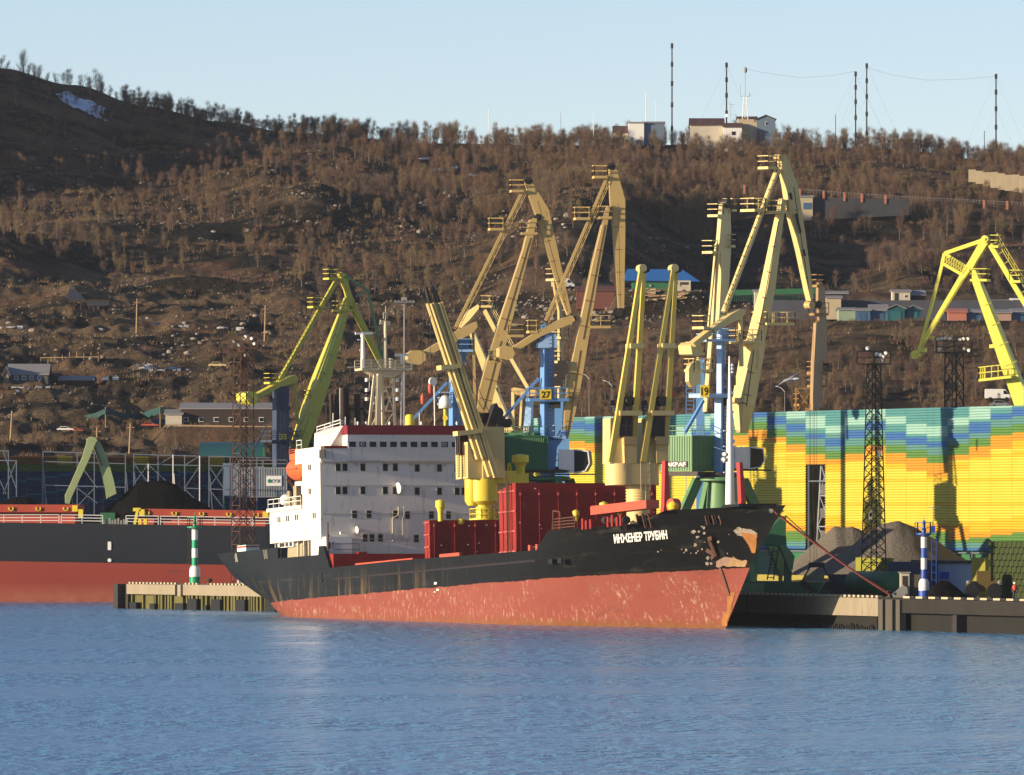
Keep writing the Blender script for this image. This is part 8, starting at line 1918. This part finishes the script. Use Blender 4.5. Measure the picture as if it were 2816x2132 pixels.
# ================================================================== ROCKS
def rock_mesh(seed):
    rr = random.Random(seed); bm = bmesh.new(); bmesh.ops.create_icosphere(bm, subdivisions=2, radius=1)
    for v in bm.verts:
        c = v.co; f = 1 + .35 * (rr.random() - .5); v.co = Vector((c.x * 1.1 * f, c.y * .9 * f, max(c.z, -.4) * .75 * f))
    me = D.meshes.new("boulder"); bm.to_mesh(me); bm.free(); me.materials.append(M['rock']); return me
RK = [rock_mesh(i) for i in range(5)]
spots = []
rr = random.Random(21)
for (u0, u1, v0, v1, n, s0, s1, lb_) in ((1120, 1360, 500, 590, 26, .4, 1.1, 'among the snow patches left of the twin tan cranes'), (0, 1250, 380, 560, 50, .3, .7, 'on the dark upper left slope'), (560, 1300, 540, 660, 40, .25, .7, 'on the terrace above the lime crane'), (1915, 1960, 622, 655, 6, .9, 1.5, 'in the big pale cluster left of crane 19 jib'), (0, 760, 860, 1010, 46, .3, .75, 'on the rocky ground by the poles at the left'), (1400, 1560, 590, 680, 18, .3, .8, 'between the two tan crane jibs'), (1760, 2000, 640, 700, 14, .3, .7, 'on the shaded slope above the blue roofed shed'), (1390, 1700, 842, 900, 30, .3, .9, 'in the rubble bank below the rusty brown store')):
    for _ in range(n):
        spots.append((rr.uniform(u0, u1), rr.uniform(v0, v1), rr.uniform(s0, s1) * rr.uniform(.5, 1), lb_))
for k, (u, v, s, lb_) in enumerate(spots):
    p = hit(u, v); o = D.objects.new("boulder", RK[k % 5]); COL.objects.link(o); o.location = p + ZB * s * .12; o.scale = (s, s * rr.uniform(.8, 1.1), s * rr.uniform(.7, 1.2)); o.rotation_euler = (0, 0, rr.uniform(0, 6.3))
    tag(o, "pale granite boulder " + lb_, "boulder", "boulders " + lb_)
# ================================================================== TREES
BK = [mat('birch_bark', (0.26, 0.21, 0.17), .9, .2, 1.5), mat('brown_bark', (0.13, 0.09, 0.07), .9, .2, 1.5)]
TW = [mat('twigs_mauve', (0.130, 0.072, 0.056), .9, .15, .5), mat('twigs_brown', (0.175, 0.108, 0.064), .9, .15, .5), mat('twigs_olive', (0.185, 0.135, 0.068), .9, .15, .5), mat('twigs_grey', (0.120, 0.085, 0.068), .9, .15, .5)]
def tree_arrays(seed, h, spread, ntw, bushy):
    """bare deciduous tree: tapered trunks with limbs, crown of fine upswept twigs"""
    r = np.random.RandomState(seed); V = []; F = []; CV = []; CF = []
    def seg(a, b, ra, rb, V=V, F=F, n=4):
        a = np.array(a); b = np.array(b); d = b - a; d = d / (np.linalg.norm(d) + 1e-6); x = np.cross(d, [0.3, 1, 0.1]); x /= np.linalg.norm(x); y = np.cross(d, x); k = len(V)
        for c, rad in ((a, ra), (b, rb)):
            for i in range(n): t = 2 * pi * i / n; V.append(c + x * rad * cos(t) + y * rad * sin(t))
        for i in range(n): j = (i + 1) % n; F.append((k + i, k + j, k + n + j, k + n + i))
    stems = 1 if not bushy else r.randint(2, 5)
    tips = []
    for s in range(stems):
        lean = r.uniform(-.16, .16, 2) * (2.2 if bushy else 1); p = np.array([r.uniform(-.15, .15) * stems, r.uniform(-.15, .15), -.3]); q = p; hh = h * (1 if s == 0 else r.uniform(.65, .95))
        for i in range(4):
            z1 = hh * .92 * (i + 1) / 4; nx = np.array([p[0] + lean[0] * z1 + r.uniform(-.08, .08), p[1] + lean[1] * z1 + r.uniform(-.08, .08), z1]); r0 = .085 * (1 - i / 4.6) * h / 5; r1 = .085 * (1 - (i + 1) / 4.6) * h / 5
            seg(q, nx, r0, r1); 
            if i >= (0 if bushy else 1):
                for _ in range(4):
                    t = r.rand(); a = q + (nx - q) * t; an = r.uniform(0, 2 * pi); L = spread * h * r.uniform(.55, 1.0) * (1.15 - .22 * i); b = a + np.array([cos(an) * L, sin(an) * L, L * r.uniform(.9, 1.7)]); seg(a, b, r1 * .5, .012); tips.append((a, b))
            q = nx
        tips.append((q * .9, q + np.array([0, 0, h * .06])))
    for _ in range(ntw):
        a, b = tips[r.randint(len(tips))]; t = r.uniform(.25, 1); p = a + (b - a) * t + r.normal(0, .062 * h, 3) * [1, 1, .6]; d = (b - a) / (np.linalg.norm(b - a) + 1e-6) * .5 + np.array([r.normal(0, .32), r.normal(0, .32), 1.0]); d /= np.linalg.norm(d); L = r.uniform(.08, .20) * h
        wv = np.cross(d, r.normal(0, 1, 3)); wv = wv / np.linalg.norm(wv) * r.uniform(.008, .017) * (h / 5); k = len(CV); CV.extend([p - wv, p + wv, p + d * L]); CF.append((k, k + 1, k + 2))
    return np.array(V), np.array(F), np.array(CV), np.array(CF)
PROT = []
for i in range(9): PROT.append(tree_arrays(i, 5.0, [.17, .20, .16, .24, .21, .18, .22, .26, .25][i], [760, 820, 700, 980, 860, 780, 950, 1100, 1050][i], i in (3, 6, 7, 8)))
def mesh_np(name, V, F, mats, mi=None):
    me = D.meshes.new(name); me.vertices.add(len(V)); me.vertices.foreach_set("co", V.astype(np.float32).ravel()); n = F.shape[1]; me.loops.add(F.size); me.loops.foreach_set("vertex_index", F.astype(np.int32).ravel()); me.polygons.add(len(F)); me.polygons.foreach_set("loop_start", np.arange(0, F.size, n, dtype=np.int32))
    for m in mats: me.materials.append(m)
    if mi is not None: me.polygons.foreach_set("material_index", mi.astype(np.int32))
    me.update(calc_edges=True); return me
PM_ = []
for i, (V, F, CV, CF) in enumerate(PROT):
    PM_.append((mesh_np("trunk", V, F, [BK[0 if i in (0, 1, 2, 5) else 1]]), [mesh_np("crown", CV, CF, [TW[c]]) for c in range(4)]))
# where trees stand: regions in photo columns and rows of the slope
def seen(u, Y):
    X = (u - UC) * Y / FP; return X
tr = []
r = random.Random(99)
ORD = ['first', 'second', 'third', 'fourth', 'fifth', 'sixth', 'seventh', 'eighth', 'ninth', 'tenth', 'eleventh', 'twelfth', 'thirteenth', 'fourteenth', 'fifteenth']
def add(u, Y, s, k, c): X = (u - UC) * Y / FP; tr.append([X, Y, s, k, c])
# ridge line, left: single trees standing free
for u, s in ((0, .7), (18, .5), (60, 1.15), (78, .6), (95, .75), (107, .8), (130, .5), (155, .6), (180, .95), (192, .8), (222, .7), (268, 1.15), (282, .9), (302, .6), (320, .55)): add(u, 1866, s * 1.0, r.choice([3, 6, 7, 8]), 0)
u = 345
while u < 1000: add(u, r.uniform(1852, 1874), r.uniform(.5, .95), r.randint(0, 8), r.choice([0, 0, 3, 1])); u += r.uniform(3, 8)
for (u0, u1, Y0, Y1, n, s0, s1, cs) in ((-1600, -60, 1600, 1870, 260, .5, .95, (0, 1, 3, 1)), (3000, 4400, 1600, 1870, 260, .5, .95, (0, 1, 3, 1)),
    (900, 3000, 1842, 1880, 700, .5, 1.1, (0, 3, 1, 2)), (1000, 3000, 1790, 1845, 900, .5, .9, (0, 3, 1, 1)), (1100, 3000, 1735, 1790, 760, .5, .9, (0, 1, 1, 2)),
    (1300, 1950, 1670, 1735, 420, .5, .95, (1, 1, 2, 3)), (1950, 3000, 1690, 1735, 90, .6, 1.0, (1, 3, 0, 0)), (900, 1350, 1690, 1740, 60, .6, 1.0, (0, 0, 3, 1)),
    (0, 1000, 1750, 1855, 210, .4, .95, (0, 3, 0, 1)), (330, 1000, 1840, 1876, 90, .5, .9, (0, 3, 0, 1)), (0, 1100, 1695, 1745, 120, .4, .85, (0, 3, 1, 1)), (0, 1300, 1640, 1690, 130, .4, .85, (1, 3, 0, 2)), (0, 1250, 1585, 1630, 110, .4, .85, (2, 1, 3, 1)),
    (1250, 2900, 1560, 1690, 75, .6, 1.0, (1, 3, 0, 1)), (2500, 2950, 1640, 1720, 40, .8, 1.1, (1, 2, 3, 1)), (2380, 2750, 1590, 1650, 45, .7, 1.0, (1, 3, 1, 0)),
    (800, 1350, 1525, 1580, 40, .7, 1.0, (1, 1, 2, 3)), (1350, 1700, 1520, 1590, 30, .5, .9, (1, 2, 3, 1)),
    (1080, 2300, 1330, 1440, 260, .4, .75, (1, 3, 0, 1)), (1500, 2900, 1290, 1400, 420, .4, .8, (1, 3, 0, 2)), (700, 1200, 1400, 1520, 60, .4, .8, (1, 1, 2, 3)), (200, 700, 1290, 1320, 20, .35, .6, (1, 2, 1, 1))):
    for _ in range(n):
        for q in range(6):
            uu, YY = r.uniform(u0, u1), r.uniform(Y0, Y1); X = (uu - UC) * YY / FP
            if float(fbm(X / 14 + 50, YY / 12, 2, 1)) > .40: break
        if any(b[0] - 10 < uu < b[1] + 10 and b[2] - 2 < YY < b[3] for b in BENCH): continue
        add(uu, YY, r.uniform(s0, s1) * (1 if YY > 1700 else .92), r.randint(0, 8), r.choice(cs))
A = np.array([[a[0], a[1]] for a in tr]); Zt = ground(A[:, 0], A[:, 1])
inframe = lambda X, Y: -20 < UC + FP * X / Y < 2836
order = sorted(range(len(tr)), key=lambda i: -(tr[i][2] / tr[i][1]) * (1 if inframe(tr[i][0], tr[i][1]) else .01))
single = set(order[:285]) | set(range(15))
def region(X, Y):
    u = UC + FP * X / Y
    if Y > 1840: return ("bare tree standing on the skyline ridge", "bare trees along the ridge")
    if Y > 1600: return ("bare birch in the wood on the upper slope", "bare trees on the upper slope")
    if Y > 1480: return ("bare brown tree on the middle slope of the hill", "bare trees on the middle slope")
    return ("leafless brown tree on the lower slope behind the port", "bare trees on the lower slope")
VV, FF, MI, CVV, CFF, CMI = [], [], [], [], [], []; off = coff = 0
for i, (X, Y, s, k, c) in enumerate(tr):
    s = s * (.82 if Y > 1735 else .92); a = r.uniform(0, 2 * pi); z = float(Zt[i]) - .15; sz = s * r.uniform(.9, 1.15)
    if i in single:
        lb, gp = region(X, Y)
        if i < 15: lb, gp = '%s bare tree from the left edge standing free on the skyline' % ORD[i], 'free standing trees on the left skyline'
        t = D.objects.new("birch_tree", None); COL.objects.link(t); t.location = (X, Y, z); t.rotation_euler = (0, 0, a); t.scale = (s, s, sz); t.empty_display_size = .5; tag(t, lb, "tree", gp)
        tk = D.objects.new("trunk", PM_[k][0]); COL.objects.link(tk); tk.parent = t; cr = D.objects.new("crown", PM_[k][1][c]); COL.objects.link(cr); cr.parent = t
    else:
        V, F, CV, CF = PROT[k]; R = np.array([[cos(a) * s, -sin(a) * s, 0], [sin(a) * s, cos(a) * s, 0], [0, 0, sz]]); T = np.array([X, Y, z])
        VV.append(V @ R.T + T); FF.append(F + off); MI.append(np.full(len(F), 0 if k in (0, 1, 2, 5) else 1)); off += len(V)
        CVV.append(CV @ R.T + T); CFF.append(CF + coff); CMI.append(np.full(len(CF), c)); coff += len(CV)
wd = D.objects.new("woodland", mesh_np("woodland_trunks", np.concatenate(VV), np.concatenate(FF), BK, np.concatenate(MI))); COL.objects.link(wd); tag(wd, "bare wood of birch and alder covering the hillside", "wood", kind="stuff")
cr = D.objects.new("crown", mesh_np("woodland_crowns", np.concatenate(CVV), np.concatenate(CFF), TW, np.concatenate(CMI))); COL.objects.link(cr); cr.parent = wd
# low scrub: fans of twigs close to the ground
def scrub(name, lb, regions, size, cs, n_tw=26):
    CV = []; CF = []; CM = []; k = 0; q = np.random.RandomState(5)
    for (u0, u1, Y0, Y1, n) in regions:
        us = q.uniform(u0, u1, n); ys = q.uniform(Y0, Y1, n); X = (us - UC) * ys / FP; keep = fbm(X / 9 + 20, ys / 9, 2, 2) > .42; X = X[keep]; ys = ys[keep]; Z = ground(X, ys)
        for x, y, z in zip(X, ys, Z):
            s = size * q.uniform(.5, 1.2); m = n_tw; p = np.stack([x + q.normal(0, .45 * s, m), y + q.normal(0, .45 * s, m), np.full(m, z - .1)], 1); d = np.stack([q.normal(0, .35, m), q.normal(0, .35, m), np.ones(m)], 1); L = (s * q.uniform(.5, 1.1, m))[:, None]; wv = q.normal(0, 1, (m, 3)); wv[:, 2] = 0; wv = wv / np.linalg.norm(wv, axis=1)[:, None] * .05 * s
            V = np.stack([p - wv, p + wv, p + d * L], 1).reshape(-1, 3); CV.append(V); CF.append(np.arange(len(V)).reshape(-1, 3) + k); CM.append(np.full(m, cs[q.randint(len(cs))])); k += len(V)
    o = D.objects.new(name, mesh_np(name, np.concatenate(CV), np.concatenate(CF), TW, np.concatenate(CM))); COL.objects.link(o); tag(o, lb, "scrub", kind="stuff")
scrub("scrub", "brown leafless scrub covering the slopes", [(-100, 1300, 1300, 1560, 1500), (700, 2950, 1290, 1440, 2200), (-100, 2950, 1560, 1700, 3200), (900, 2950, 1700, 1870, 2600), (0, 900, 1245, 1300, 300), (-50, 1000, 1700, 1865, 3200)], 0.95, (1, 1, 3, 2, 0))

# ------------------------------------------------------------------ rubble: small stones past counting on the rocky slopes
def rubble():
    q = np.random.RandomState(8); V = []; F = []; k = 0; base = np.array([[1, 0, 0], [0, 1, 0], [-1, 0, 0], [0, -1, 0], [0, 0, .8], [0, 0, -.5]], float); tri = np.array([[0, 1, 4], [1, 2, 4], [2, 3, 4], [3, 0, 4], [1, 0, 5], [2, 1, 5], [3, 2, 5], [0, 3, 5]])
    for (u0, u1, Y0, Y1, n, s0, s1) in ((-100, 1300, 1300, 1580, 5200, .10, .45), (900, 2000, 1470, 1560, 1500, .1, .5), (-100, 1400, 1640, 1720, 1300, .12, .5), (1300, 2100, 1480, 1530, 700, .15, .6), (1700, 2900, 1400, 1700, 900, .1, .4)):
        us = q.uniform(u0, u1, n); ys = q.uniform(Y0, Y1, n); X = (us - UC) * ys / FP; keep = fbm(X / 11 + 70, ys / 10, 2, 3) > .47; X = X[keep]; ys = ys[keep]; Z = ground(X, ys)
        for x, y, z in zip(X, ys, Z):
            s = s0 + (s1 - s0) * q.rand() ** 2.5; P = base * s * q.uniform(.6, 1.3, (6, 3)); a = q.rand() * 6.3; R = np.array([[cos(a), -sin(a), 0], [sin(a), cos(a), 0], [0, 0, 1]]); V.append(P @ R.T + [x, y, z + s * .1]); F.append(tri + k); k += 6
    o = D.objects.new("rubble", mesh_np("rubble", np.concatenate(V), np.concatenate(F), [mat('rubble_stone', (0.17, 0.145, 0.12), .9, .35, .35)])); COL.objects.link(o); tag(o, "small stones and rubble strewn over the rocky slopes", "rubble", kind="stuff")
rubble()
# ================================================================== AIR
def haze():
    m = D.materials.new("haze"); m.use_nodes = True; n = m.node_tree.nodes; n.remove(n["Principled BSDF"])
    v = n.new("ShaderNodeVolumePrincipled"); v.inputs["Color"].default_value = (0.80, 0.88, 1.0, 1); v.inputs["Density"].default_value = HAZE; v.inputs["Anisotropy"].default_value = 0.1
    m.node_tree.links.new(v.outputs[0], n["Material Output"].inputs["Volume"])
    mb = MB(); mb.box(-960, 960, -140, 2230, -9, 160); o = mb.build("haze", m); o["kind"] = "stuff"
HAZE = 0.000024
haze()
